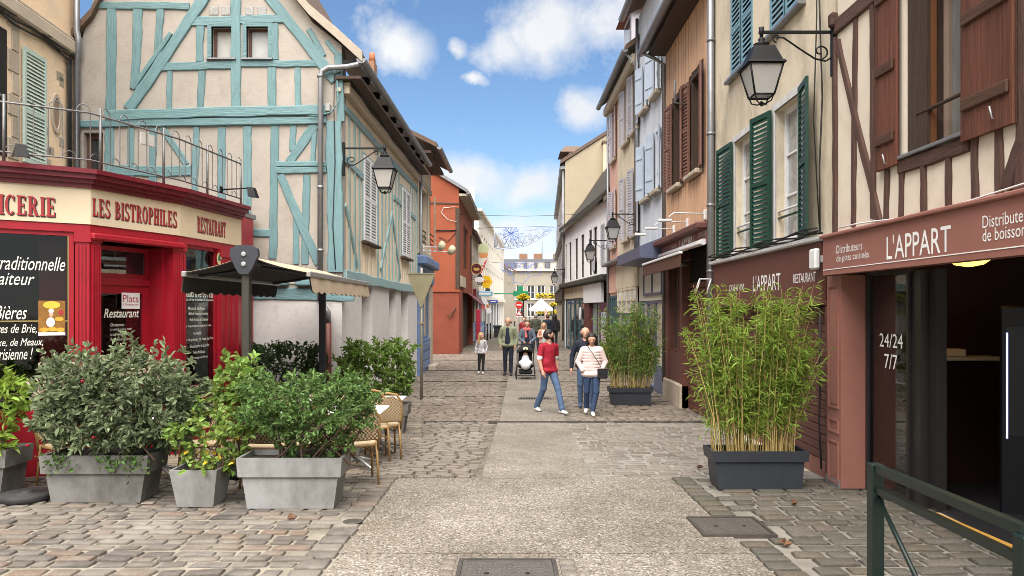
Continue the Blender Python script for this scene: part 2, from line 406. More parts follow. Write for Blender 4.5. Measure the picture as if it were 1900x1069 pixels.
        me = None; edges = [st * 1.3] + [x for r in rails for x in (h * r - st * .6, h * r + st * .6)] + [h - st * 1.3]
        for i in range(0, len(edges), 2):
            a, b = edges[i], edges[i + 1]; nn = max(1, int((b - a) / pitch)); st_ = (b - a) / nn
            if not slats:
                continue
            for j in range(nn):
                z = a + (j + 1) * st_ - .003
                if me is None: so = sb.build('slat', mslat or m, o); me = so.data; so.location = (0, 0, z)
                else: share('slat', me, o, (0, 0, z))
        return o
    def window(s, s0, s1, z0, z1, mf, mg, n=-.12, fw=.06, mull=1, rail=0, parent=None, deep=.05, name='window', back=None):
        """casement: frame mesh with mull leaves and rail cross bars, panes as its parts"""
        mb = MB(); mb.box(s0, s0 + fw, n, n + deep, z0, z1); mb.box(s1 - fw, s1, n, n + deep, z0, z1)
        mb.box(s0 + fw, s1 - fw, n + .002, n + deep - .002, z0, z0 + fw); mb.box(s0 + fw, s1 - fw, n + .002, n + deep - .002, z1 - fw, z1)
        cw = (s1 - s0 - 2 * fw) / mull; xs = []
        for i in range(mull):
            a = s0 + fw + i * cw
            if i: mb.box(a - fw * .5, a + fw * .5, n + .004, n + deep + .004, z0 + fw, z1 - fw)
            xs.append((a + (fw * .5 if i else 0), a + cw - (fw * .5 if i < mull - 1 else 0)))
        ch = (z1 - z0 - 2 * fw) / (rail + 1); zs = []
        for j in range(rail + 1):
            a = z0 + fw + j * ch
            if j:
                for (x0, x1) in xs: mb.box(x0, x1, n + .006, n + deep - .006, a - .015, a + .015)
            zs.append((a + (.015 if j else 0), a + ch - (.015 if j < rail else 0)))
        o = s.put(mb, name, mf, parent)
        for (x0, x1) in xs:
            for (a, b) in zs:
                pm = MB(); pm.box(x0, x1, n + .012, n + .018, a, b); pm.build('pane', mg, o)
        return o
# ---------------------------------------------------------------- ground and paving
def strip(name, m, x0, x1, y0, y1, dz, n=24, parent=None, thick=0.0):
    """sheet following the street; x0, x1 may be functions of y"""
    fx0 = x0 if callable(x0) else (lambda y: x0); fx1 = x1 if callable(x1) else (lambda y: x1)
    mb = MB(); vs = []; fs = []
    ys = [y0 + (y1 - y0) * i / n for i in range(n + 1)]
    for y in ys: vs += [(fx0(y), y, g(y) + dz), (fx1(y), y, g(y) + dz)]
    for i in range(n): fs.append((2 * i, 2 * i + 1, 2 * i + 3, 2 * i + 2))
    if thick:
        o = len(vs)
        for y in ys: vs += [(fx0(y), y, g(y) + dz - thick), (fx1(y), y, g(y) + dz - thick)]
        for i in range(n): fs += [(o + 2 * i, 2 * i, 2 * i + 2, o + 2 * i + 2), (2 * i + 1, o + 2 * i + 1, o + 2 * i + 3, 2 * i + 3)]
        fs += [(0, o, o + 1, 1), (2 * n, 2 * n + 1, o + 2 * n + 1, o + 2 * n)]
    mb.add(vs, fs); return mb.build(name, m, parent, fix=False)
m_bed = mat('sand_bed', (.25, .225, .18), (.15, .132, .105), rough=.95, nscale=3.5, contrast=1.5, bump=.8, bscale=40, c3=(.07, .066, .045), s3=2.2, a3=.5)
m_bed_pale = mat('mortar_bed', (.225, .208, .178), (.145, .133, .112), rough=.95, nscale=3.5, contrast=1.4, bump=.7, bscale=45, c3=(.075, .073, .05), s3=1.8, a3=.5)
m_bed_dark = mat('dark_bed', (0.160, 0.140, 0.112), (0.080, 0.072, 0.056), rough=.95, nscale=3.0, bump=.5, bscale=60)
RAMP_T = [(.36, .355, .36), (.80, .77, .74), (1.0, .80, .68), (.86, .85, .85), (.62, .60, .60), (1.02, .98, .93), (.90, .82, .73), (.56, .55, .56), (.92, .90, .88)]
RAMP_G = [(.55, .55, .54), (.85, .84, .82), (.70, .70, .69), (.98, .94, .90), (.62, .61, .60), (.90, .80, .72), (.76, .76, .77)]
m_cobble = mat('cobble_stone', (0.205, 0.186, 0.163), (0.125, 0.112, 0.098), rough=.72, nscale=15, contrast=1.8, bump=.9, bscale=26, perobj=1, island=True, ramp=RAMP_T, c3=(0.288, 0.264, 0.224), s3=1.3, a3=.62, spec=.4, w3=True)
m_sett = mat('sett_stone', (0.235, 0.207, 0.178), (0.16, 0.14, 0.12), rough=.62, nscale=15, contrast=1.7, bump=.7, bscale=28, perobj=1, island=True, ramp=[(.62, .60, .58), (.92, .88, .84), (.78, .74, .70), (1, .96, .92), (.7, .68, .68)], spec=.45, c3=(0.248, 0.225, 0.189), s3=1.1, a3=.55, w3=True)
m_mossy = mat('mossy_cobble', (0.18, 0.165, 0.14), (0.105, 0.096, 0.08), rough=.75, nscale=14, contrast=1.8, bump=.9, bscale=26, perobj=1, island=True, ramp=RAMP_G, c3=(0.068, 0.070, 0.040), s3=1.5, a3=.6, w3=True)
m_far = mat('far_sett', (0.212, 0.180, 0.148), (0.128, 0.108, 0.088), rough=.6, nscale=5, contrast=1.3, bump=.3, bscale=45, perobj=1, island=True, ramp=[(.7, .66, .62), (1, .94, .88), (.8, .76, .72), (1.15, 1.1, 1.05), (.75, .7, .68)], spec=.45, c3=(0.240, 0.212, 0.176), s3=.7, a3=.5, w3=True)
def aggregate():
    m = bpy.data.materials.new('aggregate_concrete'); m.use_nodes = True; nt = m.node_tree; N = nt.nodes; L = nt.links; b = N['Principled BSDF']
    t = N.new('ShaderNodeTexCoord')
    v = N.new('ShaderNodeTexVoronoi'); v.inputs['Scale'].default_value = 72; v.inputs['Randomness'].default_value = 1; L.new(t.outputs['Object'], v.inputs['Vector'])
    sp = N.new('ShaderNodeSeparateColor'); L.new(v.outputs['Color'], sp.inputs[0])
    r = N.new('ShaderNodeValToRGB'); L.new(sp.outputs[0], r.inputs[0]); e = r.color_ramp.elements
    cols = [(.06, .053, .045), (.135, .119, .10), (.19, .17, .143), (.17, .152, .129), (.235, .214, .185), (.38, .36, .33)]
    while len(e) < len(cols): e.new(.5)
    for i, c in enumerate(cols): e[i].position = i / (len(cols) - 1); e[i].color = (*c, 1)
    n1 = N.new('ShaderNodeTexNoise'); n1.inputs['Scale'].default_value = 1.0; n1.inputs['Detail'].default_value = 6; n1.inputs['Roughness'].default_value = .65; L.new(t.outputs['Object'], n1.inputs['Vector'])
    mr = N.new('ShaderNodeMapRange'); L.new(n1.outputs['Fac'], mr.inputs[0]); mr.inputs[1].default_value = .33; mr.inputs[2].default_value = .68
    r2 = N.new('ShaderNodeMix'); r2.data_type = 'RGBA'; L.new(mr.outputs[0], r2.inputs[0]); r2.inputs[6].default_value = (.66, .62, .55, 1); r2.inputs[7].default_value = (1.12, 1.09, 1.05, 1)
    mm = N.new('ShaderNodeMix'); mm.data_type = 'RGBA'; mm.blend_type = 'MULTIPLY'; mm.inputs[0].default_value = 1
    L.new(r.outputs[0], mm.inputs[6]); L.new(r2.outputs[2], mm.inputs[7])
    L.new(mm.outputs[2], b.inputs['Base Color']); b.inputs['Roughness'].default_value = .7
    bp = N.new('ShaderNodeBump'); bp.inputs['Strength'].default_value = .45; bp.inputs['Distance'].default_value = .006; L.new(v.outputs['Distance'], bp.inputs['Height']); bp.invert = True
    L.new(bp.outputs[0], b.inputs['Normal']); return m
m_agg = aggregate()

gr = strip('ground', m_bed, -700, 700, -40, 60, -.035, 100); 
far_g = MB(); far_g.quad((-700, 60, g(60) - .035), (700, 60, g(60) - .035), (700, 2200, g(60) - .035), (-700, 2200, g(60) - .035))
o = far_g.build('ground', m_bed, gr, fix=False); o.name = 'far_ground'
tag(gr, 'sandy street ground under the paving', kind='structure')
CL = lambda y: -.363 + .018 * (y - 8.74) if y < 14 else -.234 + .015 * (y - 14.4)
CR = lambda y: .943 + .018 * (y - 8.74) if y < 14 else 1.04 + .0146 * (y - 14.4)
path = strip('concrete_path', m_agg, -1.34, 1.87, -3, 5.78, .004, 12, thick=.05)
for (a, b, x0, x1) in ((5.795, 8.73, -1.34, 1.87), (8.745, 13.87, CL, CR), (14.06, 27.0, CL, CR), (27.02, 60, CL, CR)):
    strip('slab', m_agg, x0, x1, a, b, .004, 16, parent=path, thick=.05)
tag(path, 'pale exposed-aggregate concrete path down the middle of the street', kind='structure')

def stone_mesh(seed, m):
    r = random.Random(seed); ring = []
    cr = [(-.5, -.42), (-.45, -.5), (.45, -.5), (.5, -.42), (.5, .42), (.45, .5), (-.45, .5), (-.5, .42)]
    base = []
    for c_ in range(4):
        jx, jy = r.uniform(-.045, .03) , r.uniform(-.075, .035)
        for x, y in (cr[(2 * c_ - 1 + 1) % 8], cr[(2 * c_ + 1) % 8]): base.append((x * (1 + jx) + r.uniform(-.012, .012), y * (1 + jy) + r.uniform(-.02, .02)))
    vs = [(x, y, -.05) for x, y in base] + [(x, y, -.010 + r.uniform(-.002, .002)) for x, y in base]
    vs += [(x * .86, y * .80, r.uniform(-.0025, .0015)) for x, y in base] + [(0, 0, .002)]
    fs = [(i, (i + 1) % 8, 8 + (i + 1) % 8, 8 + i) for i in range(8)] + [(8 + i, 8 + (i + 1) % 8, 16 + (i + 1) % 8, 16 + i) for i in range(8)] + [(16 + i, 16 + (i + 1) % 8, 24) for i in range(8)]
    me = bpy.data.meshes.new('stone'); me.from_pydata(vs, [], fs); me.materials.append(m); me.polygons.foreach_set('use_smooth', [False] * 8 + [True] * 16); me.update(); return me
def pave(parent, m, inside, x0, x1, y0, y1, row, wid, gap=.018, ntop=300, name='cobble', seed=1, lift=.006, wob=.15):
    """rows of stones; the largest in the picture become pieces of their own, the rest one joined part"""
    r = random.Random(seed); vm = [stone_mesh(seed * 31 + i, m) for i in range(7)]
    st = []; y = y0
    while y < y1:
        l = row * r.uniform(.88, 1.12); x = x0 + r.uniform(-wid, 0)
        sk = r.uniform(-.012, .012)
        while x < x1:
            w = wid * r.uniform(.62, 1.45); cx, cy = x + w / 2, y + l / 2 + sk * (x - x0) * .3
            if inside(cx, cy): st.append((cx, cy + r.uniform(-.006, .006), w - gap * r.uniform(.6, 1.5), l - gap * r.uniform(.6, 1.6), r.uniform(-.05, .05) * wob * 4, r.uniform(-.006, .007) + lift, r.randrange(7)))
            x += w
        y += l
    def vis(s):
        u = CU + s[0] / s[1] * FPX; k = s[2] * s[3] / s[1] ** 3
        vv = CV + (EYE - g(s[1])) / s[1] * FPX
        return k if (-20 < u < 1920 and vv < 1085) else k * .001
    st.sort(key=vis, reverse=True)
    for s in st[:ntop]:
        sl = math.atan((g(s[1] + .1) - g(s[1] - .1)) / .2)
        share(name, vm[s[6]], parent, (s[0], s[1], g(s[1]) + s[5]), (sl + r.uniform(-.015, .015), r.uniform(-.015, .015), s[4]), (s[2], s[3], 1))
    rest = [s for s in st[ntop:]]
    if rest:
        V = []; F = []
        base = [(np.array([v.co[:] for v in me.vertices]), [tuple(p.vertices) for p in me.polygons]) for me in vm]
        for s in rest:
            co, fs = base[s[6]]; c, sn = math.cos(s[4]), math.sin(s[4]); o = len(V)
            X = co[:, 0] * s[2]; Y = co[:, 1] * s[3]
            xs = X * c - Y * sn + s[0]; yw = X * sn + Y * c + s[1]
            V += [(a, b, g(b) + z + s[5]) for a, b, z in zip(xs.tolist(), yw.tolist(), co[:, 2].tolist())]
            F += [tuple(i + o for i in f) for f in fs[8:]]
        me = bpy.data.meshes.new('paving'); me.from_pydata(V, [], F); me.materials.append(m); me.polygons.foreach_set('use_smooth', [True] * len(F)); me.update()
        o = link('small_paving', me, parent); o['kind'] = 'stuff'
    return st
# near left: large tan cobbles with a straight edge course along the concrete
lp = strip('left_cobbles', m_bed, -9.0, -1.345, -3, 13.3, -.009, 30)
tag(lp, 'large worn tan cobbles in front of the red restaurant', kind='structure')
pave(lp, m_cobble, lambda x, y: x > -1.2 * y + .0 - .9 and x > -8.6, -8.8, -1.78, 3.6, 8.78, .158, .238, ntop=280, seed=3, wob=.5, gap=.026)
def course(parent, m, x, w, y0, y1, seed, skip=None):
    r = random.Random(seed); vm = [stone_mesh(seed * 7 + i, m) for i in range(4)]; y = y0
    while y < y1:
        l = r.uniform(.17, .26)
        if not (skip and skip(y + l / 2)): share('edge_stone', vm[r.randrange(4)], parent, (x + r.uniform(-.008, .008), y + l / 2, g(y + l / 2) + .008), (-.03, 0, r.uniform(-.03, .03)), (w * r.uniform(.92, 1.05), l - .025, 1))
        y += l
course(lp, m_cobble, -1.485, .25, 3.6, 8.7, 5)
# the edge course is rebuilt stone by stone so that it runs straight
# terrace behind the planters
tp = strip('terrace_paving', m_bed, -8.8, -1.9, 8.78, 13.9, -.018, 20); tag(tp, 'sandy slab paving under the terrace tables', kind='structure')
m_slab = mat('sandy_slab', (0.288, 0.252, 0.200), (0.224, 0.192, 0.148), rough=.85, nscale=5, bump=.3, bscale=40, perobj=1, island=True, ramp=[(.9, .88, .86), (1, .97, .93), (.85, .8, .75), (1.05, 1, .95)])
pave(tp, m_slab, lambda x, y: True, -8.8, -1.9, 8.8, 13.85, .24, .34, ntop=60, name='slab', seed=8, lift=.004, wob=.1)
# middle left: small bumpy setts beside the strip
ml = strip('left_setts', m_bed_dark, lambda y: -1.9, lambda y: CL(y) - .005, 8.75, 13.9, -.02, 20); tag(ml, 'small uneven grey setts left of the concrete strip', kind='structure')
pave(ml, m_sett, lambda x, y: x < CL(y) - .10, -1.9, -.2, 8.8, 13.86, .125, .215, ntop=300, name='sett', seed=11, gap=.02, lift=.01, wob=.3)
# middle right: regular setts in pale mortar
m_bed_white = mat('white_mortar', (.255, .24, .215), (.18, .168, .148), rough=.95, nscale=4, contrast=1.3, bump=.5, bscale=45, c3=(.12, .11, .09), s3=1.2, a3=.5)
mr_ = strip('right_setts', m_bed_white, lambda y: CR(y) + .005, 3.72, 8.75, 13.9, -.0035, 20); tag(mr_, 'regular grey setts in pale mortar right of the concrete strip', kind='structure')
pave(mr_, m_sett, lambda x, y: CR(y) + .085 < x < 3.5, .9, 3.5, 8.8, 13.86, .165, .25, ntop=300, name='sett', seed=13, gap=.036, lift=.002, wob=.1)
# near right: mossy cobbles up to the shop
nr = strip('right_cobbles', m_bed_pale, 1.875, 4.9, -3, 8.745, -.010, 24); tag(nr, 'mossy cobbles in front of the half-timbered shop', kind='structure')
course(nr, m_mossy, 2.01, .24, 3.4, 8.7, 6, lambda y: 6.15 < y < 6.98)
pave(nr, m_mossy, lambda x, y: not (1.55 < x < 2.38 and 6.16 < y < 6.97) and 2.20 < x < 4.1, 2.16, 4.12, 3.4, 8.72, .19, .28, ntop=265, seed=17, gap=.026, wob=.4)
# beyond the drain
fp = strip('far_setts', m_bed_dark, -3.4, 3.9, 14.06, 60, -.012, 40); tag(fp, 'fine brown setts of the street beyond the drain', kind='structure')
pave(fp, m_far, lambda x, y: (x < CL(y) - .08 or x > CR(y) + .08) and not any(abs(y - b) < .12 for b in (18.0, 21.5, 25.0, 29.5, 34)), -3.4, 3.75, 14.1, 36, .15, .22, ntop=300, name='sett', seed=19, gap=.02, lift=.002)
for yb in (18.0, 21.5, 25.0, 29.5, 34):
    strip('cross_band', m_agg, -3.0, lambda y: CL(y) - .01, yb - .1, yb + .1, .006, 2, parent=fp); strip('cross_band', m_agg, lambda y: CR(y) + .01, 3.6, yb - .1, yb + .1, .006, 2, parent=fp)
# drain channel, grate and covers
m_iron = mat('cast_iron', (.075, .068, .06), (.12, .105, .09), rough=.55, metal=.6, nscale=12, bump=.2)
m_steel = mat('galvanised', (.42, .42, .41), (.30, .30, .30), rough=.45, metal=.7, nscale=14)
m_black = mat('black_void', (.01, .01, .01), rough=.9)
dr = empty('drain_channel', (-2.75, 13.88, g(13.9)), 0, 'narrow slotted drain channel running across the whole street', 'drain')
mb = MB(); mb.box(0, 6.35, 0, .16, -.04, -.022); mb.build('gutter', m_black, dr)
mb = MB(); mb.box(0, 6.35, 0, .014, -.022, .010); mb.box(0, 6.35, .146, .16, -.022, .010); mb.build('rim', m_iron, dr)
mb = MB()
for i in range(150): mb.box(.02 + i * .042, .042 + i * .042, .0145, .1455, -.018, .007)
tag(mb.build('grating', m_iron, dr), kind='stuff')
gt = empty('drain_grate', (.15, 17.3, g(17.4) + .006), 0, 'oval row of iron drain bars set in the concrete strip', 'drain')
mb = MB(); mb.bbox(0, .78, 0, .34, -.02, .004, .003); mb.build('frame', m_iron, gt)
for i in range(11):
    mb = MB(); mb.box(.05 + i * .063, .078 + i * .063, .05, .29, .0045, .012); mb.build('bar', m_black, gt)
def cover(x0, x1, y0, y1, label):
    c = empty('manhole_cover', (x0, y0, g(y0) + .008), 0, label, 'manhole cover', 'manhole covers'); c.rotation_euler[0] = -.03
    w, l = x1 - x0, y1 - y0
    mb = MB(); mb.box(0, w, 0, .03, -.02, .012); mb.box(0, w, l - .03, l, -.02, .012); mb.box(0, .03, .03, l - .03, -.02, .012); mb.box(w - .03, w, .03, l - .03, -.02, .012)
    mb.build('frame', m_iron, c)
    p = MB().box(.034, w - .034, .034, l - .034, -.02, .005).build('plate', mat('plate_iron', (.15, .135, .115), (.10, .09, .08), rough=.5, metal=.5, nscale=9), c)
    mb = MB(); n1 = int((w - .1) / .036); n2 = int((l - .1) / .036)
    for i in range(n1):
        for j in range(n2):
            cx, cy = .06 + i * .036, .06 + j * .036; a, b = (.013, .004) if (i + j) % 2 else (.004, .013)
            mb.hexa([(cx - a, cy - b, .005), (cx + a, cy - b, .005), (cx + a, cy + b, .005), (cx - a, cy + b, .005)], [(cx - a * .7, cy - b * .7, .0085), (cx + a * .7, cy - b * .7, .0085), (cx + a * .7, cy + b * .7, .0085), (cx - a * .7, cy + b * .7, .0085)])
    tag(mb.build('studs', m_iron, p), kind='stuff')
    for sx in (.3, .7):
        h = MB(); h.lathe([(.018, 0), (.018, .004), (.0, .004)], 8, (w * sx, l * .5, .005)); h.build('lifting_eye', m_black, c)
    return c
cover(1.62, 2.25, 6.25, 6.88, 'square studded iron cover among the mossy cobbles')
cover(-.40, .33, 4.95, 5.62, 'iron cover ringed by setts in the concrete path, nearest the camera')
# small setts round the cover in the path
cs = empty('cover_surround', (0, 5.3, g(5.3)), 0, 'grey sett surround of the iron cover nearest the camera', 'paving'); 
vm = stone_mesh(77, m_sett)
for i in range(9): share('sett', vm, cs, (-.46 + i * .105, .375, .010 - .011), (-.03, 0, 0), (.095, .09, 1))
for k in range(6):
    share('sett', vm, cs, (-.475, .28 - k * .13, .010 - .03 * (-.0 + .28 - k * .13)), (-.03, 0, 0), (.11, .12, 1)); share('sett', vm, cs, (.415, .28 - k * .13, .010 - .03 * (.28 - k * .13)), (-.03, 0, 0), (.13, .12, 1))
vc = MB(); vc.lathe([(.09, 0), (.09, .006), (.075, .008), (.0, .008)], 20); cvr = vc.build('valve_cover', m_iron); cvr.location = (*gd(655, 970)[:2], gd(655, 970)[2] + .01); cvr.rotation_euler[0] = -.03
tag(cvr, 'small round iron valve cover in the left edge course', 'valve cover')
# ---------------------------------------------------------------- left side: blue timbered house
m_teal = mat('blue_green_paint', (0.112, 0.205, 0.222), (0.15, 0.262, 0.276), rough=.6, nscale=3, stretch=(1.2, 9, 9), bump=1.0, bscale=4, c3=(.022, .05, .055), s3=2.6, a3=.30, perobj=.16)
m_teal_s = mat('pale_blue_paint', (.20, .33, .345), (.26, .38, .385), rough=.7, nscale=4, stretch=(1.2, 9, 9), bump=.8, bscale=4, c3=(.40, .37, .31), s3=2.2, a3=.45, perobj=.2)
m_plas = mat('pink_white_plaster', (0.385, 0.35, 0.31), (0.34, 0.305, 0.265), rough=.9, nscale=1.6, bump=.5, bscale=28, c3=(0.258, 0.219, 0.181), s3=2.6, a3=.5)
m_plas_low = mat('white_render', (0.630, 0.612, 0.594), (0.567, 0.549, 0.531), rough=.9, nscale=1.5, bump=.25, bscale=30, c3=(0.252, 0.234, 0.221), s3=7.0, a3=.34)
m_tan = mat('tan_plaster', (0.76, 0.66, 0.5), (0.68, 0.57, 0.42), rough=.9, nscale=2, bump=.3, bscale=40, c3=(.33, .27, .2), s3=3, a3=.4, stretch=(1, 1, .35))
m_cream_w = mat('cream_wood', (.52, .45, .34), (.42, .36, .27), rough=.7, nscale=4, stretch=(.3, 1, 3), bump=.3)
m_tile = mat('brown_tile', (.16, .10, .07), (.10, .07, .055), rough=.85, nscale=14, bump=.6, bscale=20, c3=(.11, .11, .07), s3=3, a3=.5)
m_zinc = mat('zinc', (.27, .275, .285), (.20, .205, .215), rough=.42, metal=.55, nscale=5, c3=(.16, .16, .17), s3=4, a3=.4)
m_dkwood = mat('dark_wood', (.075, .045, .03), (.045, .028, .02), rough=.7, nscale=6, stretch=(4, 4, .5), bump=.4)
m_white = mat('white_paint', (.72, .72, .72), (.62, .62, .63), rough=.55, nscale=5, c3=(.5, .49, .47), s3=6, a3=.3)
m_brown_fr = mat('brown_frame', (.10, .05, .035), rough=.5, nscale=8)
m_pane = mat('window_glass_dark', (.03, .034, .036), (.05, .055, .055), rough=.03, nscale=1.5, spec=.9, coat=.5)
m_pane_refl = mat('window_glass_pale', (.30, .315, .30), (.46, .475, .455), rough=.05, nscale=2.5, spec=.8, coat=.6)  # pale reflection is put into the base colour of these panes
m_black_metal = mat('black_iron_paint', (.007, .0075, .009), rough=.5, nscale=20, spec=.22)
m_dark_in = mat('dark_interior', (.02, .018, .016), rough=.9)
m_rust = mat('red_oxide_pipe', (.15, .035, .025), (.11, .03, .022), rough=.5, nscale=10)

T = Frame('timbered_house', (-3.08, 13.4), (-7.92, 13.4), 'pale blue timber-framed corner house with cream plaster and gable to the square', 'house')
q = T.q
GW = T.len
zl = g(13.4) - .3
S2 = T.sub((-2.94, 22.9), (-3.08, 13.4))           # long side along the street
# gable wall with two small windows, glass blocks; outline up to the apex
def hole(fr, u0, v0, u1, v1, n=0): a = fr.q(u0, v0, n); b = fr.q(u1, v1, n); return (min(a[0], b[0]), max(a[0], b[0]), min(a[1], b[1]), max(a[1], b[1]))
h1 = hole(T, 393, 50, 430, 109); h2 = hole(T, 458, 50, 498, 109); hd = hole(T, 155, 246, 191, 330)
zE = q(636, 118)[1]; zTop = q(400, -6)[1]; sR, sL = q(548, 0)[0], q(182, 0)[0]; apex = q(363, -330)
T.wall(m_plas, 0, GW, q(600, 535)[1], zE, [hd], t=.3)
T.wall(m_plas, sR, sL, zE, zTop, [h1, h2], t=.3)
T.put(MB().poly([(0, zE), q(634, 84), q(580, 42), (sR, zTop), (sR, zE)], -.3, 0).poly([(GW, zE), (sL, zE), (sL, zTop), (GW - .35, zTop)], -.3, 0).poly([(sR, zTop), apex, (sL, zTop)], -.3, 0), 'gable', m_plas)
T.box('ground_wall', m_plas_low, 0, GW, zl, q(600, 535)[1] - .002, -.3, .012)
# roof with a flared foot, running back along the street
prof = [(-.40, 6.18), (.06, 6.60), (.55, 7.02), (.93, 7.48), (apex[0], apex[1] + .2)]
def roof_slab(fr, prof, n0, n1, th, m, name='roof'):
    mb = MB(); up = [(x, z + th) for x, z in prof]
    for i in range(len(prof) - 1):
        mb.hexa([(prof[i][0], n0, prof[i][1]), (prof[i + 1][0], n0, prof[i + 1][1]), (up[i + 1][0], n0, up[i + 1][1]), (up[i][0], n0, up[i][1])],
                [(prof[i][0], n1, prof[i][1]), (prof[i + 1][0], n1, prof[i + 1][1]), (up[i + 1][0], n1, up[i + 1][1]), (up[i][0], n1, up[i][1])])
    return fr.put(mb, name, m)
rf = roof_slab(T, prof, -9.6, .12, .14, m_tile)
roof_slab(T, [(GW + .4 - 0, 6.18), (GW - .35, 7.0), (apex[0], apex[1] + .2)], -9.6, .12, .14, m_tile)
mv = mat('verge_mortar', (0.400, 0.352, 0.288), (0.336, 0.288, 0.232), rough=.9, nscale=6, bump=.3)
vb = MB(); up = [(x, z + .19) for x, z in prof]
for i in range(4):
    a, b = prof[i], prof[i + 1]
    vb.hexa([(a[0], .121, a[1] - .02), (b[0], .121, b[1] - .02), (b[0], .121, b[1] + .17), (a[0], .121, a[1] + .17)], [(a[0], .20, a[1] - .02), (b[0], .20, b[1] - .02), (b[0], .20, b[1] + .17), (a[0], .20, a[1] + .17)])
T.put(vb, 'verge', mv)
# gable windows: recessed brown casements in blue frames
for h in (h1, h2):
    mb = MB(); e = .07
    mb.box(h[0] - e, h[0], -.05, .03, h[2] - .0, h[3] + e); mb.box(h[1], h[1] + e, -.05, .03, h[2], h[3] + e); mb.box(h[0], h[1], -.05, .03, h[3], h[3] + e)
    fr = T.put(mb, 'window_surround', m_teal)
    T.box('sill', m_zinc, h[0] - .09, h[1] + .09, h[2] - .03, h[2] - .002, -.2, .07)
    T.window(h[0], h[1], h[2], h[3], m_brown_fr, m_pane_refl, n=-.16, fw=.045, mull=1)
mgb = mat('glass_block', (.30, .30, .285), (.22, .225, .215), rough=.15, nscale=20, spec=.7, bump=.4)
for (a, b) in ((388, 405), (410, 427), (455, 471), (477, 494)):
    T.pbox('glass_block', mgb, a, 12, b, 28, -.02, .012, b=.008)
# door at the roof terrace
T.window(hd[0], hd[1], hd[2], hd[3], m_brown_fr, m_pane, n=-.15, fw=.09, mull=1)
k = 13.4 / FPX
GB = [ # u0,v0,u1,v1,width px, proud
 (178, 10, 352, 13, 14, .03), (208, 17, 205, 212, 18, .025), (256, 18, 251, 165, 17, .022), (298, 18, 293, 105, 14, .022), (386, -14, 240, 204, 21, .035), (318, 62, 247, 165, 8, .03),
 (352, 41, 430, 39, 16, .028), (297, 125, 430, 120, 15, .026), (439, -10, 438, 204, 18, .03), (447, 37, 528, 36, 15, .028), (372, 48, 371, 114, 14, .024), (374, 132, 372, 206, 13, .022),
 (316, 133, 314, 206, 10, .022), (448, 119, 592, 118, 13, .026), (508, 44, 508, 111, 18, .024), (505, 126, 505, 200, 15, .022), (553, 126, 553, 198, 11, .022), (497, -10, 622, 150, 20, .032),
 (573, 55, 602, 104, 10, .022), (606, 77, 627, 102, 8, .022), (629, 100, 632, 226, 14, .03),
 (198, 216, 606, 205, 18, .07), (150, 232, 606, 223, 13, .05), (621, 226, 622, 505, 29, .04),
 (203, 236, 205, 330, 17, .02), (243, 238, 243, 330, 12, .02), (285, 238, 283, 338, 14, .02), (302, 237, 346, 306, 12, .024), (365, 236, 362, 360, 12, .02), (412, 236, 412, 460, 14, .022), (460, 234, 458, 470, 15, .022),
 (511, 231, 506, 480, 15, .022), (586, 232, 536, 301, 17, .028), (545, 232, 542, 280, 12, .02), (584, 238, 580, 300, 10, .02), (513, 305, 606, 305, 10, .03), (513, 317, 606, 316, 11, .03),
 (568, 325, 567, 490, 14, .02), (521, 325, 590, 490, 15, .028), (550, 398, 550, 490, 12, .02), (443, 433, 502, 433, 14, .024), (212, 316, 356, 318, 20, .028), (440, 545, 657, 548, 22, .045)]
for (a, b, c, d, w, pr) in GB: T.pbeam(m_teal, a, b, c, d, w * k, n1=pr)
for u in (516, 562): T.pbox('beam_end', m_teal, u - 16, 511, u + 16, 530, 0, .16, b=.02)
T.pbeam(m_cream_w, 500, 521, 600, 521, .14, n1=.02)
# long side
LS = S2.len
z0f = EYE + 4.0
holes = [hole(S2, 671, 548, 691, 760), hole(S2, 722, 548, 735, 760), hole(S2, 744, 548, 757, 760)]
zs = q(640, 508)[1] - .06
holes = [(a, b, zl + .35, zs - .1) for a, b, c, d in holes]
S2.wall(m_plas_low, 0, LS - .302, zl, zs, holes, t=.3, name='ground_wall')
S2.wall(m_tan, 0, LS - .302, zs, z0f + .1, [], t=.3)
mrev = mat('recess_panel', (.42, .39, .35), (.36, .33, .30), rough=.8, nscale=3, c3=(.25, .23, .2), s3=3, a3=.4)
for h in holes: S2.box('blind_panel', mrev, h[0], h[1], h[2], h[3], -.29, -.22)
S2.beam(m_teal_s, (LS - .1, zs + .02), (0, zs + .02), .2, n1=.06, name='sill_beam', jit=.2)
S2.beam(m_teal_s, (LS - .1, z0f - .33), (0, z0f - .33), .15, n1=.035, name='top_rail')
S2.box('fascia', m_cream_w, 0, LS - .05, z0f - .1, z0f + .12, 0, .13, b=.015)
S2.box('soffit', m_dkwood, 0, LS + .1, z0f + .13, z0f + .18, -.1, .36)
win = []
for (u0, v0, u1, v1, ut) in ((672, 287, 695, 447, 0), (744, 347, 758, 476, 0)):
    a = S2.q(u1, v0 + 14); b = S2.q(u0, v1 - 2); win.append((a[0], b[0], b[1], S2.q(u0, v0)[1]))
studs = []
x = .12
rr = random.Random(4)
while x < LS - .35:
    if not any(w[0] - .12 < x < w[1] + .12 for w in win):
        S2.beam(m_teal_s, (x, zs + .1), (x + rr.uniform(-.04, .04), z0f - .4), rr.uniform(.07, .12), n1=.02, name='stud')
    else:
        w = [w for w in win if w[0] - .12 < x < w[1] + .12][0]
        S2.beam(m_tan, (x, zs + .1), (x, w[2] - .08), .16, n1=.012, name='board')
    x += rr.uniform(.36, .5)
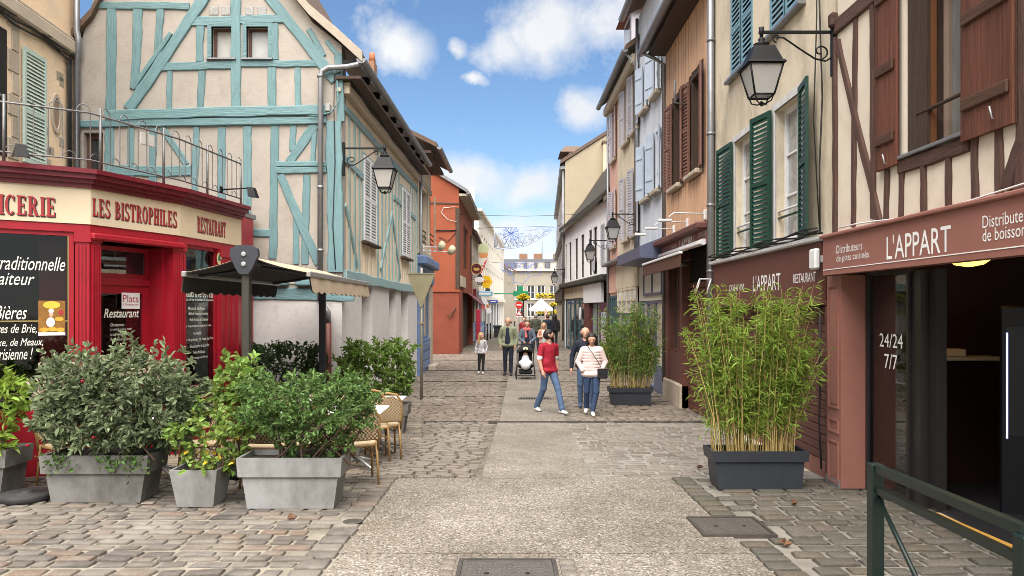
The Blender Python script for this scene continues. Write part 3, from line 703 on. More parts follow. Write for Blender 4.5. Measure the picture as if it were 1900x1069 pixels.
for (u0, v0, u1, v1, w) in ((640, 380, 662, 495, .11), (705, 500, 727, 395, .11), (742, 515, 726, 395, .1), (730, 366, 770, 405, .13), (638, 295, 672, 328, .14)):
    S2.pbeam(m_teal_s, u0, v0, u1, v1, w, n1=.03)
for w in win:
    m_ = (w[0] + w[1]) / 2
    S2.box('window_jamb', m_teal_s, w[0] - .07, w[1] + .07, w[2] - .02, w[3] + .07, -.02, .022)
    S2.louvre(m_white, w[0], m_ - .004, w[2], w[3], n=.025, pitch=.06); S2.louvre(m_white, m_ + .004, w[1], w[2], w[3], n=.025, pitch=.06)
    S2.box('sill', m_dkwood, w[0] - .1, w[1] + .1, w[2] - .08, w[2] - .025, 0, .14, b=.01)
# gutter along the eave, elbow and down pipe on the gable
mb = MB(); pts = []
def gut(fr, s0, s1, n, z, r, m, name='gutter'):
    mb = MB(); k = 9; vs = []; fs = []
    for s_ in (s0, s1):
        for rad in (r, r * .88):
            for i in range(k): a = math.pi + math.pi * i / (k - 1); vs.append((s_, n + rad * math.cos(a), z + rad * math.sin(a)))
    for i in range(k - 1): fs += [(i, i + 1, 2 * k + i + 1, 2 * k + i), (k + i, k + i + 1, 3 * k + i + 1, 3 * k + i)]
    fs += [(0, k, 3 * k, 2 * k), (k - 1, 2 * k - 1, 4 * k - 1, 3 * k - 1), tuple(range(k)), tuple(range(2 * k, 3 * k))]
    mb.add(vs, fs); o = fr.put(mb, name, m); return o
gu = gut(S2, -.1, LS + .16, .38, 6.22, .085, m_zinc)
for i in range(10): 
    x = .5 + i
    S2.box('gutter_bracket', m_black_metal, x, x + .03, 6.1, 6.24, .0, .30)
pipe = MB()
e = q(669, 118); a = q(598, 150); 
pts = [(-.36, .10, e[1]), (-.30, .12, e[1] - .06), (q(648, 0)[0], .12, q(0, 128)[1]), (q(612, 0)[0], .12, q(0, 130)[1]), (q(601, 0)[0], .12, q(0, 136)[1]), (q(598, 0)[0], .12, q(0, 150)[1]), (q(597, 0)[0], .12, q(0, 560)[1])]
T.put(MB().tube(pts, .05, 10), 'downpipe', m_zinc)
for v in (148, 352, 468): T.put(MB().lathe([(.06, 0), (.06, .05)], 10, (q(597.5, 0)[0], .12, q(0, v)[1])), 'pipe_collar', m_zinc)
x = q(612, 0)[0]
T.put(MB().tube([(q(597, 0)[0], .12, q(0, 560)[1]), (x, .12, q(0, 580)[1]), (x, .12, q(0, 600)[1])], .05, 10), 'pipe_offset', m_zinc)
T.put(MB().tube([(x, .12, q(0, 600)[1]), (x, .12, zl + .3)], .058, 10), 'pipe_shoe', m_rust)
# cables and junction boxes at the corner
mcab = mat('cable', (.02, .02, .02), rough=.6); mgrey = mat('grey_plastic', (.33, .34, .33), rough=.5)
T.put(MB().tube([(q(627, 0)[0], .07, q(0, 150)[1]), (q(630, 0)[0], .08, q(0, 190)[1]), (q(618, 0)[0], .09, q(0, 210)[1]), (q(600, 0)[0], .10, q(0, 216)[1]), (q(575, 0)[0], .10, q(0, 219)[1])], .012, 6), 'cable', m_teal)
T.put(MB().tube([(q(634, 0)[0], .05, q(0, 135)[1]), (q(622, 0)[0], .06, q(0, 140)[1]), (q(621, 0)[0], .06, q(0, 200)[1]), (q(623, 0)[0], .06, q(0, 300)[1]), (q(619, 0)[0], .06, q(0, 420)[1]), (q(624, 0)[0], .06, q(0, 500)[1])], .009, 6), 'cable', mcab)
T.pbox('junction_box', mgrey, 603, 192, 612, 206, 0, .1, b=.01); T.pbox('junction_box', m_cream_w, 624, 162, 632, 170, 0, .07, b=.01)
for i in range(5):
    zc = 5.82 + i * .035; S2.put(MB().tube([(LS - .1 - j * .9, .14 + .015 * i, zc + .03 * math.sin(j * 2.1 + i)) for j in range(11)], .013, 5), 'eave_cable', mcab)
T.pbox('chimney', mat('chimney_brick', (.34, .20, .12), (.27, .15, .09), rough=.9, nscale=20, bump=.5), 684, 150, 697, 118, -4.6, -4.2, n=-4.4)
cp = T.q(690.5, 118, -4.4); T.put(MB().lathe([(.085, 0), (.07, .24), (.055, .25)], 12, (cp[0], -4.4, cp[1])), 'chimney_pot', mat('terracotta', (.42, .17, .09), rough=.8))

# ---------------------------------------------------------------- stone house behind the restaurant
m_peach = mat('peach_plaster', (.82, .58, .37), (.85, .68, .48), rough=.9, nscale=1.1, bump=.3, bscale=30, c3=(.55, .47, .38), s3=1.8, a3=.5)
m_stone = mat('pale_stone', (.47, .40, .31), (.36, .30, .23), rough=.85, nscale=3, bump=.6, bscale=18, perobj=.3)
m_mint = mat('mint_shutter', (.48, .58, .52), (.42, .52, .46), rough=.6, nscale=5)
H = Frame('stone_house', (-7.93, 13.38), (-7.40, 7.0), 'peach plastered stone house with mint shutter above the restaurant roof', 'house')
hq = H.q
H.wall(m_peach, 0, H.len, g(10) - .6, 9.6, [], t=.3)
for i in range(26):
    r0 = rr.random(); s_ = rr.uniform(.25, 2.4); z_ = 3.3 + rr.random() * 2.6; 
    H.box('stone', m_stone, s_, s_ + rr.uniform(.14, .3), z_, z_ + rr.uniform(.09, .16), -.02, .006, b=.006)
a = hq(0, 5); b = hq(148, 103)
H.box('string_course', m_stone, -.02, H.len, b[1] - .12, b[1] + .12, 0, .13, b=.03)
H.box('string_course', m_stone, -.02, H.len, b[1] + .122, b[1] + .19, 0, .09, b=.02)
w0 = hq(36, 85); w1 = hq(80, 100)
H.louvre(m_mint, hq(80, 0)[0], hq(38, 0)[0], hq(40, 300)[1], hq(40, 86)[1], n=.03, pitch=.06, rails=(.45,))
for zz in range(7): H.box('quoin', m_stone, hq(36, 0)[0] + .02, hq(36, 0)[0] + (.22 if zz % 2 else .32), hq(36, 300)[1] + zz * .34, hq(36, 300)[1] + zz * .34 + .33, -.02, .02, b=.012)
H.box('dark_window_sheet', m_dark_in, hq(36, 0)[0] + .35, hq(36, 0)[0] + 1.3, hq(36, 300)[1], hq(36, 72)[1], -.02, .012)  # flat dark sheet on the wall, stands in for the shade of a window opening
oc = hq(103, 211); ring = MB(); n = 24; vs = []
for k_, (ra, rb, nn) in enumerate(((.16, .34, .03), (.105, .27, .03), (.10, .265, -.04))):
    for i in range(n): t = 2 * math.pi * i / n; vs.append((oc[0] + ra * math.cos(t), nn, oc[1] + rb * math.sin(t)))
fs = [(i, (i + 1) % n, n + (i + 1) % n, n + i) for i in range(n)] + [(n + i, n + (i + 1) % n, 2 * n + (i + 1) % n, 2 * n + i) for i in range(n)]
for i in range(n): t = 2 * math.pi * i / n; vs.append((oc[0] + .17 * math.cos(t), 0.0, oc[1] + .35 * math.sin(t)))
fs += [(3 * n + i, 3 * n + (i + 1) % n, (i + 1) % n, i) for i in range(n)]
ring.add(vs, fs); H.put(ring, 'oval_window', m_stone)
oo = MB(); oo.add([(oc[0] + .105 * math.cos(2 * math.pi * i / n), .012, oc[1] + .27 * math.sin(2 * math.pi * i / n)) for i in range(n)], [tuple(range(n))]); H.put(oo, 'oval_pane', mat('oval_shade', (.30, .21, .15), rough=.6))
H.put(MB().tube([(.16, .12, 9.4), (.15, .12, hq(148, 70)[1]), (.17, .16, hq(148, 85)[1]), (.17, .16, hq(148, 108)[1]), (.1, .1, hq(146, 120)[1]), (.10, .1, 2.6)], .055, 10), 'downpipe', m_zinc)
for j in range(4): H.put(MB().tube([(H.len - .3 - i * (H.len - .5) / 14, .05 + .02 * j, hq(138, 118)[1] + .10 * 0 + .05 * j + .035 * math.sin(i * 1.7 + j) - (.0)) for i in range(15)] + [(.22 + .03 * j, .06, hq(138, 130)[1]), (.22 + .03 * j, .06, 3.0)], .016, 5), 'wall_cable', mcab)
# ---------------------------------------------------------------- the red corner restaurant
m_red = mat('red_paint', (0.335, 0.01, 0.022), (0.27, 0.008, 0.018), rough=.42, nscale=4, bump=.12, bscale=18, spec=.4, c3=(.22, .012, .022), s3=3, a3=.5)
m_dkred = mat('dark_red_paint', (0.15, 0.008, 0.017), (0.115, 0.006, 0.013), rough=.4, nscale=4, spec=.5)
m_creamb = mat('cream_board', (0.634, 0.537, 0.387), (0.581, 0.484, 0.343), rough=.6, nscale=1.2, c3=(0.528, 0.431, 0.299), s3=1.3, a3=.3)
m_lred = mat('letter_red', (.36, .035, .04), rough=.5); m_lblk = mat('letter_shadow', (.03, .02, .02), rough=.5)
m_lwhite = mat('letter_white', (.78, .76, .68), rough=.6); m_pwhite = mat('sign_white', (.82, .82, .80), rough=.5)
g_shop = glass_mat('shop_glass', (.62, .66, .66), .10)
PB = [Vector((-4.53, 12.3)), Vector((-4.74, 10.5)), Vector((-5.20, 9.1)), Vector((-5.96, 8.6)), Vector((-6.9, 7.98))]
Bi = Frame('corner_restaurant', PB[0], PB[1], 'red shopfront restaurant with cream lettered fascia on the corner', 'restaurant')
Bm = Bi.sub(PB[1], PB[2]); Bl = Bi.sub(PB[2], PB[4]); 
ZB0, ZB1, ZB2 = 2.78, 3.22, 3.435
W0 = Matrix.Translation((PB[0].x, PB[0].y, 0)) @ Matrix.Rotation(Bi.ang, 4, 'Z')
def offs(pts, n):
    out = []
    for i, p in enumerate(pts):
        ds = []
        if i > 0: ds.append((pts[i] - pts[i - 1]).normalized())
        if i < len(pts) - 1: ds.append((pts[i + 1] - pts[i]).normalized())
        ns = [Vector((-d.y, d.x)) for d in ds]; m = sum(ns, Vector((0, 0))).normalized()
        out.append(p + m * (n / max(.3, m.dot(ns[0]))))
    return out
def band(mb, pts, n0, n1, z0, z1, mi=0):
    a = offs(pts, n0); b = offs(pts, n1)
    for i in range(len(pts) - 1):
        ring = [a[i], a[i + 1], b[i + 1], b[i]]
        mb.hexa([(p.x, p.y, z0) for p in ring], [(p.x, p.y, z1) for p in ring], mi)
    return mb
def put_world(mb, name, m, root, W):      # mesh given in world coordinates under a placed root
    Wi = W.inverted(); mb.v = [tuple(Wi @ Vector(v)) for v in mb.v]; return mb.build(name, m, root)
PL = PB[:3] + [PB[4]]
mb = MB(); band(mb, PL, -.1, .06, ZB1, ZB1 + .05); band(mb, PL, -.1, .10, ZB1 + .05, ZB1 + .10); band(mb, PL, -.1, .16, ZB1 + .10, ZB1 + .16); band(mb, PL, -.1, .20, ZB1 + .16, ZB2)
put_world(mb, 'cornice', m_dkred, Bi.root, W0)
sb_ = put_world(band(MB(), PL, -.1, .03, ZB0, ZB1 - .001), 'sign_board', m_creamb, Bi.root, W0)
put_world(band(MB(), PL, -.12, .015, ZB0 - .10, ZB0 - .001), 'lintel', m_red, Bi.root, W0)
rf_pts = offs(PL, -.1)
put_world(MB().hexa([(p.x, p.y, ZB2 - .1) for p in rf_pts] + [(-7.5, 8.0, ZB2 - .1), (-7.9, 13.3, ZB2 - .1), (-4.6, 13.3, ZB2 - .1)], [(p.x, p.y, ZB2 - .02) for p in rf_pts] + [(-7.5, 8.0, ZB2 - .02), (-7.9, 13.3, ZB2 - .02), (-4.6, 13.3, ZB2 - .02)]), 'flat_roof', m_zinc, Bi.root, W0)
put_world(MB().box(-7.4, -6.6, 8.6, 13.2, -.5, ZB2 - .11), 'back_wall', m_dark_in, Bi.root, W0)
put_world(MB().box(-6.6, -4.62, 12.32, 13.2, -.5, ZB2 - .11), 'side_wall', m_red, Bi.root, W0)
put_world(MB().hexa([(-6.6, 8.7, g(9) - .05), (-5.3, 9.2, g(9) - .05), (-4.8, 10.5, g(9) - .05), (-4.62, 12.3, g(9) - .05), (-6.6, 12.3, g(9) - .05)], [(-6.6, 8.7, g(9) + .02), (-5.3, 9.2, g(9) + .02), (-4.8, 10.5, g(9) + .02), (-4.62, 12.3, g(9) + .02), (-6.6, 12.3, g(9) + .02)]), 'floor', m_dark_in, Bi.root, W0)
# a serif alphabet for the painted fascia
def arcpoly(cx, cy, rx, ry, t, a0, a1, k=10):
    o = []; i_ = []
    for j in range(k + 1):
        a = R(a0 + (a1 - a0) * j / k); o.append((cx + rx * math.cos(a), cy + ry * math.sin(a))); i_.append((cx + (rx - t) * math.cos(a), cy + (ry - .085) * math.sin(a)))
    return [[o[j], o[j + 1], i_[j + 1], i_[j]] for j in range(k)]
def rct(a, b, c, d): return [[(a, b), (c, b), (c, d), (a, d)]]
def stem(x, w=.15): return rct(x, 0, x + w, 1) + rct(x - .06, 0, x + w + .06, .07) + rct(x - .06, .93, x + w + .06, 1)
GLY = {
 'I': (stem(.07), .29), 'L': (stem(.07) + rct(.2, 0, .48, .08) + rct(.42, 0, .48, .28), .52),
 'E': (stem(.07) + rct(.2, 0, .48, .08) + rct(.42, 0, .48, .26) + rct(.2, .92, .46, 1) + rct(.40, .76, .46, 1) + rct(.2, .47, .38, .55) + rct(.34, .38, .38, .64), .53),
 'T': (stem(.2) + rct(0, .92, .55, 1) + rct(0, .72, .06, 1) + rct(.49, .72, .55, 1), .57),
 'H': (stem(.07) + stem(.37) + rct(.2, .46, .4, .54), .60),
 'P': (stem(.07) + arcpoly(.24, .72, .26, .28, .14, -90, 90), .53), 'R': (stem(.07) + arcpoly(.24, .74, .24, .26, .13, -90, 90) + [[(.24, .5), (.38, .5), (.55, 0), (.40, 0)]] + rct(.38, 0, .6, .07), .60),
 'B': (stem(.07) + arcpoly(.24, .75, .23, .25, .13, -90, 90) + arcpoly(.24, .27, .27, .27, .14, -90, 90), .55),
 'O': (arcpoly(.27, .5, .27, .52, .14, 0, 360, 20), .56), 'C': (arcpoly(.27, .5, .27, .52, .14, 45, 315, 16) + rct(.42, .70, .47, .98), .54),
 'S': (arcpoly(.24, .75, .21, .27, .12, 20, 270, 12) + arcpoly(.24, .25, .23, .27, .12, -160, 90, 12) + rct(.38, .74, .43, 1) + rct(.02, 0, .07, .26), .50),
 'U': (rct(.07, .3, .22, 1) + rct(.0, .93, .28, 1) + rct(.42, .3, .50, 1) + rct(.36, .93, .56, 1) + arcpoly(.285, .3, .215, .32, .12, 180, 360, 10), .60),
 'A': ([[(.0, 0), (.09, 0), (.30, 1), (.22, 1)], [(.40, 0), (.58, 0), (.36, 1), (.20, 1)]] + rct(.13, .28, .46, .36) + rct(-.05, 0, .16, .07) + rct(.33, 0, .64, .07), .62),
 'N': (rct(.05, 0, .13, 1) + rct(0, 0, .2, .07) + rct(.42, 0, .50, 1) + rct(.36, .93, .56, 1) + [[(.05, 1), (.22, 1), (.50, 0), (.36, 0)]], .60), ' ': ([], .32)}
def serif(fr, body, ul, vb, vt, ur, n, parent):
    a = fr.q(ul, vb, n); b = fr.q(ul, vt, n); c = fr.q(ur, vb, n); W = a[0] - c[0]; Hh = b[1] - a[1]
    tot = sum(GLY[ch][1] + .05 for ch in body); x = 0
    for (mat_, ox, oz, nn) in ((m_lblk, .012, -.012, n), (m_lred, 0, 0, n + .004)):
        mb = MB(); x = 0; i = 0
        for ch in body:
            for poly in GLY[ch][0]:
                mb.add([(a[0] - (x + px_) / tot * W - ox, nn + .0002 * (i % 12), a[1] + py * Hh + oz) for px_, py in poly], [tuple(range(len(poly)))]); i += 1
            x += GLY[ch][1] + .05
        fr.put(mb, 'lettering', mat_, parent)
# frames sharing the sign board as parent need the board's own coordinates: letters go straight under the restaurant
serif(Bl, 'EPICERIE', -46, 394, 357, 105, .035, None)
serif(Bm, 'LES BISTROPHILES', 171, 400, 367, 329, .035, None)
serif(Bi, 'RESTAURANT', 366, 430, 401, 419, .035, None)
# pilasters, windows, door
gz = lambda fr, s_: g(0)  
def pil(fr, s0, s1, z1, m=m_red, flutes=3, cap=True, z0=-.5):
    mb = MB(); mb.box(s0, s1, -.12, .03, z0, z1); w = s1 - s0
    for i in range(flutes + 1): x = s0 + .02 + i * (w - .04) / flutes; mb.box(x - .010, x + .010, .03, .045, z0 + .6, z1 - .16)
    mb.box(s0 - .012, s1 + .012, -.1, .05, z1 - .12, z1 - .001) if cap else None
    mb.box(s0 - .01, s1 + .01, -.1, .05, z0, z0 + .55)
    return fr.put(mb, 'pilaster', m)
zl_ = ZB0 - .101
sE0, sE1 = Bi.sv(438), Bi.sv(405); pil(Bi, max(0.0, sE0), sE1, zl_)
pil(Bi, Bi.len - .14, Bi.len + .02, zl_); pil(Bm, -.02, .13, zl_); pil(Bm, Bm.len - .14, Bm.len, zl_); pil(Bl, 0, Bl.sv(139), zl_)
# right window
a0, a1 = sE1, Bi.len - .14
Bi.window(a0, a1, .55, zl_, m_red, g_shop, n=-.08, fw=.05, mull=1, rail=0, deep=.06); Bi.box('stall_riser', m_red, a0, a1, -.6, .548, -.12, .0)
m_curt = mat('net_curtain', (.62, .60, .55), (.5, .48, .44), rough=.9, nscale=6, stretch=(30, 1, .5))
mb = MB(); zz = []
for i in range(21): zz.append((a0 + .04 + i * .018, -.16 + .022 * math.sin(i * 1.9)))
for i in range(20): mb.quad((zz[i][0], zz[i][1], .56), (zz[i + 1][0], zz[i + 1][1], .56), (zz[i + 1][0], zz[i + 1][1], 2.6), (zz[i][0], zz[i][1], 2.6))
Bi.put(mb, 'curtain', m_curt)
# left window
b0, b1 = Bl.sv(137), Bl.len
Bl.window(b0, b1, .5, zl_, m_red, g_shop, n=-.06, fw=.05, mull=1, rail=0); Bl.box('stall_riser', m_red, b0, b1, -.6, .498, -.12, 0)
Bl.box('shop_counter', m_dkwood, b0 + .3, b1, .3, .9, -1.1, -.7); Bl.box('inner_panel', m_red, b0 + .05, b0 + .35, .5, 2.6, -.62, -.55)
m_brass = mat('brass', (.45, .33, .14), rough=.35, metal=.8)
Bl.box('brass_rail', m_brass, b0, b1, Bl.q(60, 596)[1] - .008, Bl.q(60, 596)[1] + .008, -.045, -.03); Bl.box('brass_edge', m_brass, b0 + .052, b0 + .065, .55, zl_ - .05, -.03, -.018)
# door bay: recessed door with transom window
d0, d1 = .13, Bm.len - .14
Bm.box('door_hood', m_red, -.04, Bm.len + .03, zl_ - .09, zl_ - .002, 0, .10, b=.02)
Bm.box('door_jamb', m_red, d0, d0 + .05, -.5, zl_ - .09, -.42, -.12); Bm.box('door_jamb', m_red, d1 - .05, d1, -.5, zl_ - .09, -.42, -.12)
zt_ = Bm.q(240, 520)[1]
Bm.window(d0 + .05, d1 - .05, zt_ + .04, zl_ - .1, m_red, g_shop, n=-.4, fw=.06, name='transom'); Bm.box('transom_bar', m_red, d0 + .05, d1 - .05, zt_ - .06, zt_ + .038, -.42, -.33)
dr_ = Bm.window(d0 + .05, d1 - .05, -.25, zt_ - .062, m_red, g_shop, n=-.4, fw=.11, name='door')
Bm.put(MB().tube([(d1 - .12, -.3, .75), (d1 - .12, -.27, .8), (d1 - .12, -.27, 1.15), (d1 - .12, -.3, 1.2)], .014, 8), 'handle', m_steel, dr_)
Bm.box('door_sign', m_pwhite, *(lambda a, b: (a[0], b[0], b[1], a[1]))(Bm.q(226, 543, -.34), Bm.q(259, 573, -.34)), -.345, -.338)
Bm.ptext('Plats', m_lred, 228, 561, 547, 257, -.336); Bm.ptext('à Emporter', m_lred, 228, 568, 563, 257, -.336)
Bm.ptext('Restaurant', m_lwhite, 193, 590, 573, 258, -.336, shear=.25, bold=.01)
for i, t_ in enumerate(('Ouverture :', 'Le midi du jeudi au mardi', 'Le soir, vendredi et samedi', 'Fermé le mercredi')): Bm.ptext(t_, m_lwhite, 205, 606 + i * 9, 600 + i * 9, 232 + 12 * (i > 0), -.336, shear=.2)
# script painted on the panes
for (t_, ul, vb, vt, ur) in (('traditionnelle', -8, 500, 474, 121), ('Traiteur', -27, 528, 504, 64), ('Bières', -10, 593, 567, 50), ('res de Brie,', -6, 621, 602, 68), ('uxe, de Meaux,', -12, 645, 629, 80), ('Parisienne !', -18, 669, 647, 61)):
    Bl.ptext(t_, m_lwhite, ul, vb, vt, ur, -.035, shear=.34, bold=.0)
rows = (('En épicerie', 333, 348, 8), ("Produits d'Ile de France", 334, 403, 17), ('Liqueur, sirop et confits de coquelicots', 336, 400, 7), ('Moutarde de Meaux', 349, 380, 7), ('Miel de Fontaine-Fourches', 350, 386, 7), ('Huile de colza de Chenoise', 352, 386, 7),
        ('Jus de pommes et vinaigre de cidre', 343, 392, 7), ('de Jutigny', 358, 374, 7), ('Confits de pétales de rose de Provins', 334, 401, 8), ('Sel aux herbes de Gourdon', 352, 388, 7), ('Farine de Gouaix', 358, 381, 7), ('Fromage de Provins', 358, 386, 7))
vv = (518, 551, 559, 575, 585, 596, 609, 622, 636, 646, 657, 668)
for (t_, ul, ur, h_), v_ in zip(rows, vv): Bi.ptext(t_, m_lwhite, ul, v_, v_ - h_ + 1, ur, -.055, shear=.2, bold=.008, center=0)
# poster and sticker
pf = lambda fr, u0, v0, u1, v1, n: (lambda a, b: (a[0], b[0], b[1], a[1]))(fr.q(u0, v0, n), fr.q(u1, v1, n))
po = Bl.box('poster', mat('poster_brown', (.17, .075, .02), (.30, .15, .03), rough=.4, nscale=9), *pf(Bl, 71, 558, 121, 622, -.02), -.03, -.02)
def disc(fr, u, v, ru, rv, n, m, name, parent):
    c = fr.q(u, v, n); e = fr.q(u + ru, v, n); f = fr.q(u, v - rv, n); rx = abs(e[0] - c[0]); rz = abs(f[1] - c[1])
    mb = MB(); mb.add([(c[0] + rx * math.cos(i * math.pi / 10), n, c[1] + rz * math.sin(i * math.pi / 10)) for i in range(20)], [tuple(range(20))]); return fr.put(mb, name, m, parent)
Bl.box('poster_foot', m_pwhite, *pf(Bl, 71, 617, 121, 622, -.018), -.0195, -.018, po)
my = mat('poster_yellow', (.72, .47, .06), rough=.4); disc(Bl, 96, 566, 16, 7, -.017, my, 'poster_title', po)
mo = mat('poster_orange', (.62, .25, .03), (.72, .40, .06), rough=.4, nscale=30)
for (u_, v_, a_, b_) in ((82, 612, 9, 4), (97, 611, 9, 4), (112, 612, 8, 4), (110, 592, 8, 4)): disc(Bl, u_, v_, a_, b_, -.0165, mo, 'poster_bread', po)
disc(Bl, 94, 598, 8, 9, -.0172, m_pwhite, 'poster_apron', po); disc(Bl, 95, 583, 4, 5, -.0168, mat('poster_skin', (.62, .38, .25), rough=.5), 'poster_face', po); disc(Bl, 95, 577, 5, 4, -.0160, m_pwhite, 'poster_hat', po); disc(Bl, 113, 580, 5, 5, -.0164, m_lred, 'poster_badge', po)
st = disc(Bi, 407, 480, 4.5, 11, .034, mat('sticker_yellow', (.6, .55, .25), rough=.4), 'sticker', None)
mb = MB(); c = Bi.q(407, 480, .036); mb.add([(c[0] - .045, .036, c[1] - .03), (c[0] + .045, .036, c[1] - .03), (c[0], .036, c[1] + .10)], [(0, 1, 2)]); Bi.put(mb, 'sticker_mark', mat('sticker_green', (.02, .12, .09), rough=.4))
# ---------------------------------------------------------------- railing on the flat roof
m_rail = mat('dull_rail_metal', (.20, .20, .20), (.13, .13, .13), rough=.5, metal=.5, nscale=10)
rl = empty('roof_railing', (PB[0].x, PB[0].y, ZB2), 0, 'thin hooped metal railing along the edge of the restaurant roof', 'railing')
rp = offs(PL, .02); acc = []
for i in range(len(rp) - 1):
    L_ = (rp[i + 1] - rp[i]).length; nn = max(1, int(L_ / .145))
    for j in range(nn): acc.append(rp[i].lerp(rp[i + 1], j / nn))
acc.append(rp[-1]); O3 = Vector((PB[0].x, PB[0].y, ZB2))
w3 = lambda p, z: Vector((p.x, p.y, z)) - O3
MB().tube([w3(p, 4.15) for p in rp], .013, 6).build('top_rail', m_rail, rl); MB().tube([w3(p, 3.57) for p in rp], .011, 6).build('bottom_rail', m_rail, rl)
for i, p in enumerate(acc[:-1]):
    if i % 7 == 0: MB().tube([w3(p, ZB2 - .02), w3(p, 4.24)], .017, 6).build('post', m_rail, rl)
    if i % 2 == 0:
        q2 = acc[i + 1]; pts = [w3(p, ZB2 + .0 + .13), w3(p, 4.15)] + [w3(p.lerp(q2, .5 - .5 * math.cos(a)), 4.16 + .09 * math.sin(a)) for a in (.5, 1.05, 1.57, 2.1, 2.64)] + [w3(q2, 4.15), w3(q2, ZB2 + .13)]
        MB().tube(pts, .0065, 5, caps=False).build('hoop', m_rail, rl)
    else:
        q2 = acc[i + 1]; pts = [w3(p, ZB2 + .13)] + [w3(p.lerp(q2, .5 - .5 * math.cos(a)), 3.57 + .09 * math.sin(a)) for a in (0, .5, 1.05, 1.57, 2.1, 2.64, 3.14)] + [w3(q2, ZB2 + .13)]
        MB().tube(pts, .005, 5, caps=False).build('low_hoop', m_rail, rl)
c = Bm.q(272, 255, .04); 
pl_ = MB().bbox(-.12, .12, -.01, .01, -.08, .08, .006).build('plaque', mat('enamel', (.55, .54, .5), rough=.4), rl); pl_.location = w3(PB[1].lerp(PB[2], .38), 4.02); pl_.rotation_euler[2] = Bm.ang
def spot(loc, rz, label, arm):
    o = empty('flood_lamp', loc, rz, label, 'lamp', 'flood lamps on the restaurant cornice')
    MB().bbox(-.04, .04, -.03, .0, -.05, .05, .008).build('wall_plate', m_black_metal, o); MB().tube([(0, 0, 0), (0, -arm, .02)], .012, 6).build('arm', m_black_metal, o)
    h = MB().hexa([(-.07, -arm - .10, -.13), (.07, -arm - .10, -.13), (.09, -arm + .02, -.12), (-.09, -arm + .02, -.12)], [(-.05, -arm - .05, .02), (.05, -arm - .05, .02), (.05, -arm + .05, .03), (-.05, -arm + .05, .03)]).build('lamp_head', m_black_metal, o)
    MB().hexa([(-.06, -arm - .09, -.134), (.06, -arm - .09, -.134), (.075, -arm + .01, -.124), (-.075, -arm + .01, -.124)], [(-.06, -arm - .09, -.131), (.06, -arm - .09, -.131), (.075, -arm + .01, -.121), (-.075, -arm + .01, -.121)]).build('lens', m_pane, o)
    return o
p_ = P(38, 278, 8.5); spot(p_, R(35), 'black flood lamp clipped to the roof railing before the mint shutter', .2)
p_ = P(409, 352, 11.6); spot(p_, R(86), 'black flood lamp on a long arm at the street end of the cornice', .5)
# ---------------------------------------------------------------- double-sided awning on two posts
m_canvas = mat('tan_canvas', (.42, .34, .24), (.34, .27, .19), rough=.9, nscale=3, bump=.15, c3=(.24, .19, .13), s3=2.5, a3=.5)
m_blackc = mat('black_canvas', (.022, .020, .019), (.03, .027, .024), rough=.95, nscale=6)
m_ant = mat('anthracite', (.035, .038, .046), (.028, .031, .037), rough=.55, nscale=12)
m_bronze = mat('worn_steel_post', (.085, .078, .062), (.06, .056, .046), rough=.4, metal=.6, nscale=5, stretch=(1, 1, .2))
Y1, Y2, XR, ZR = 9.0, 12.6, -3.23, EYE + .60
aw = empty('terrace_awning', (XR, Y1, g(9)), 0, 'black and tan double-sided awning on two posts over the terrace', 'awning')
zg = g(9)
def wz(z): return z - zg
MB().bbox(-.048, .048, -.048, .048, 0, wz(ZR - .1), .008).build('post', m_bronze, aw)
MB().bbox(-.05, .05, Y2 - Y1 - .05, Y2 - Y1 + .05, g(Y2) - zg, wz(ZR - .1), .008).build('post', m_ant, aw)
for y in (0, Y2 - Y1): MB().bbox(-.42, .42, y - .38, y + .38, g(Y1 + y) - zg + .02, g(Y1 + y) - zg + .09, .02).build('base_plate', m_black_metal, aw)
MB().bbox(-.07, .07, -.02, Y2 - Y1 + .02, wz(ZR - .06), wz(ZR + .03), .02).build('ridge_beam', m_ant, aw)
capm = MB(); pts = [(-.16, .12), (-.17, .04), (-.10, -.12), (-.05, -.19), (.05, -.19), (.10, -.12), (.17, .04), (.16, .12), (.08, .16), (-.08, .16)]
capm.poly([(x, wz(ZR) + z) for x, z in pts], -.10, -.022); capm.build('end_cap', m_ant, aw)
for (x, z) in ((0, .05), (0, -.07)): b_ = MB().lathe([(.03, 0), (.03, .012), (.02, .014)], 12).build('cap_bolt', m_steel, aw); b_.rotation_euler[0] = R(90); b_.location = (x, -.1, wz(ZR) + z)
XE, DZ = .76, .19
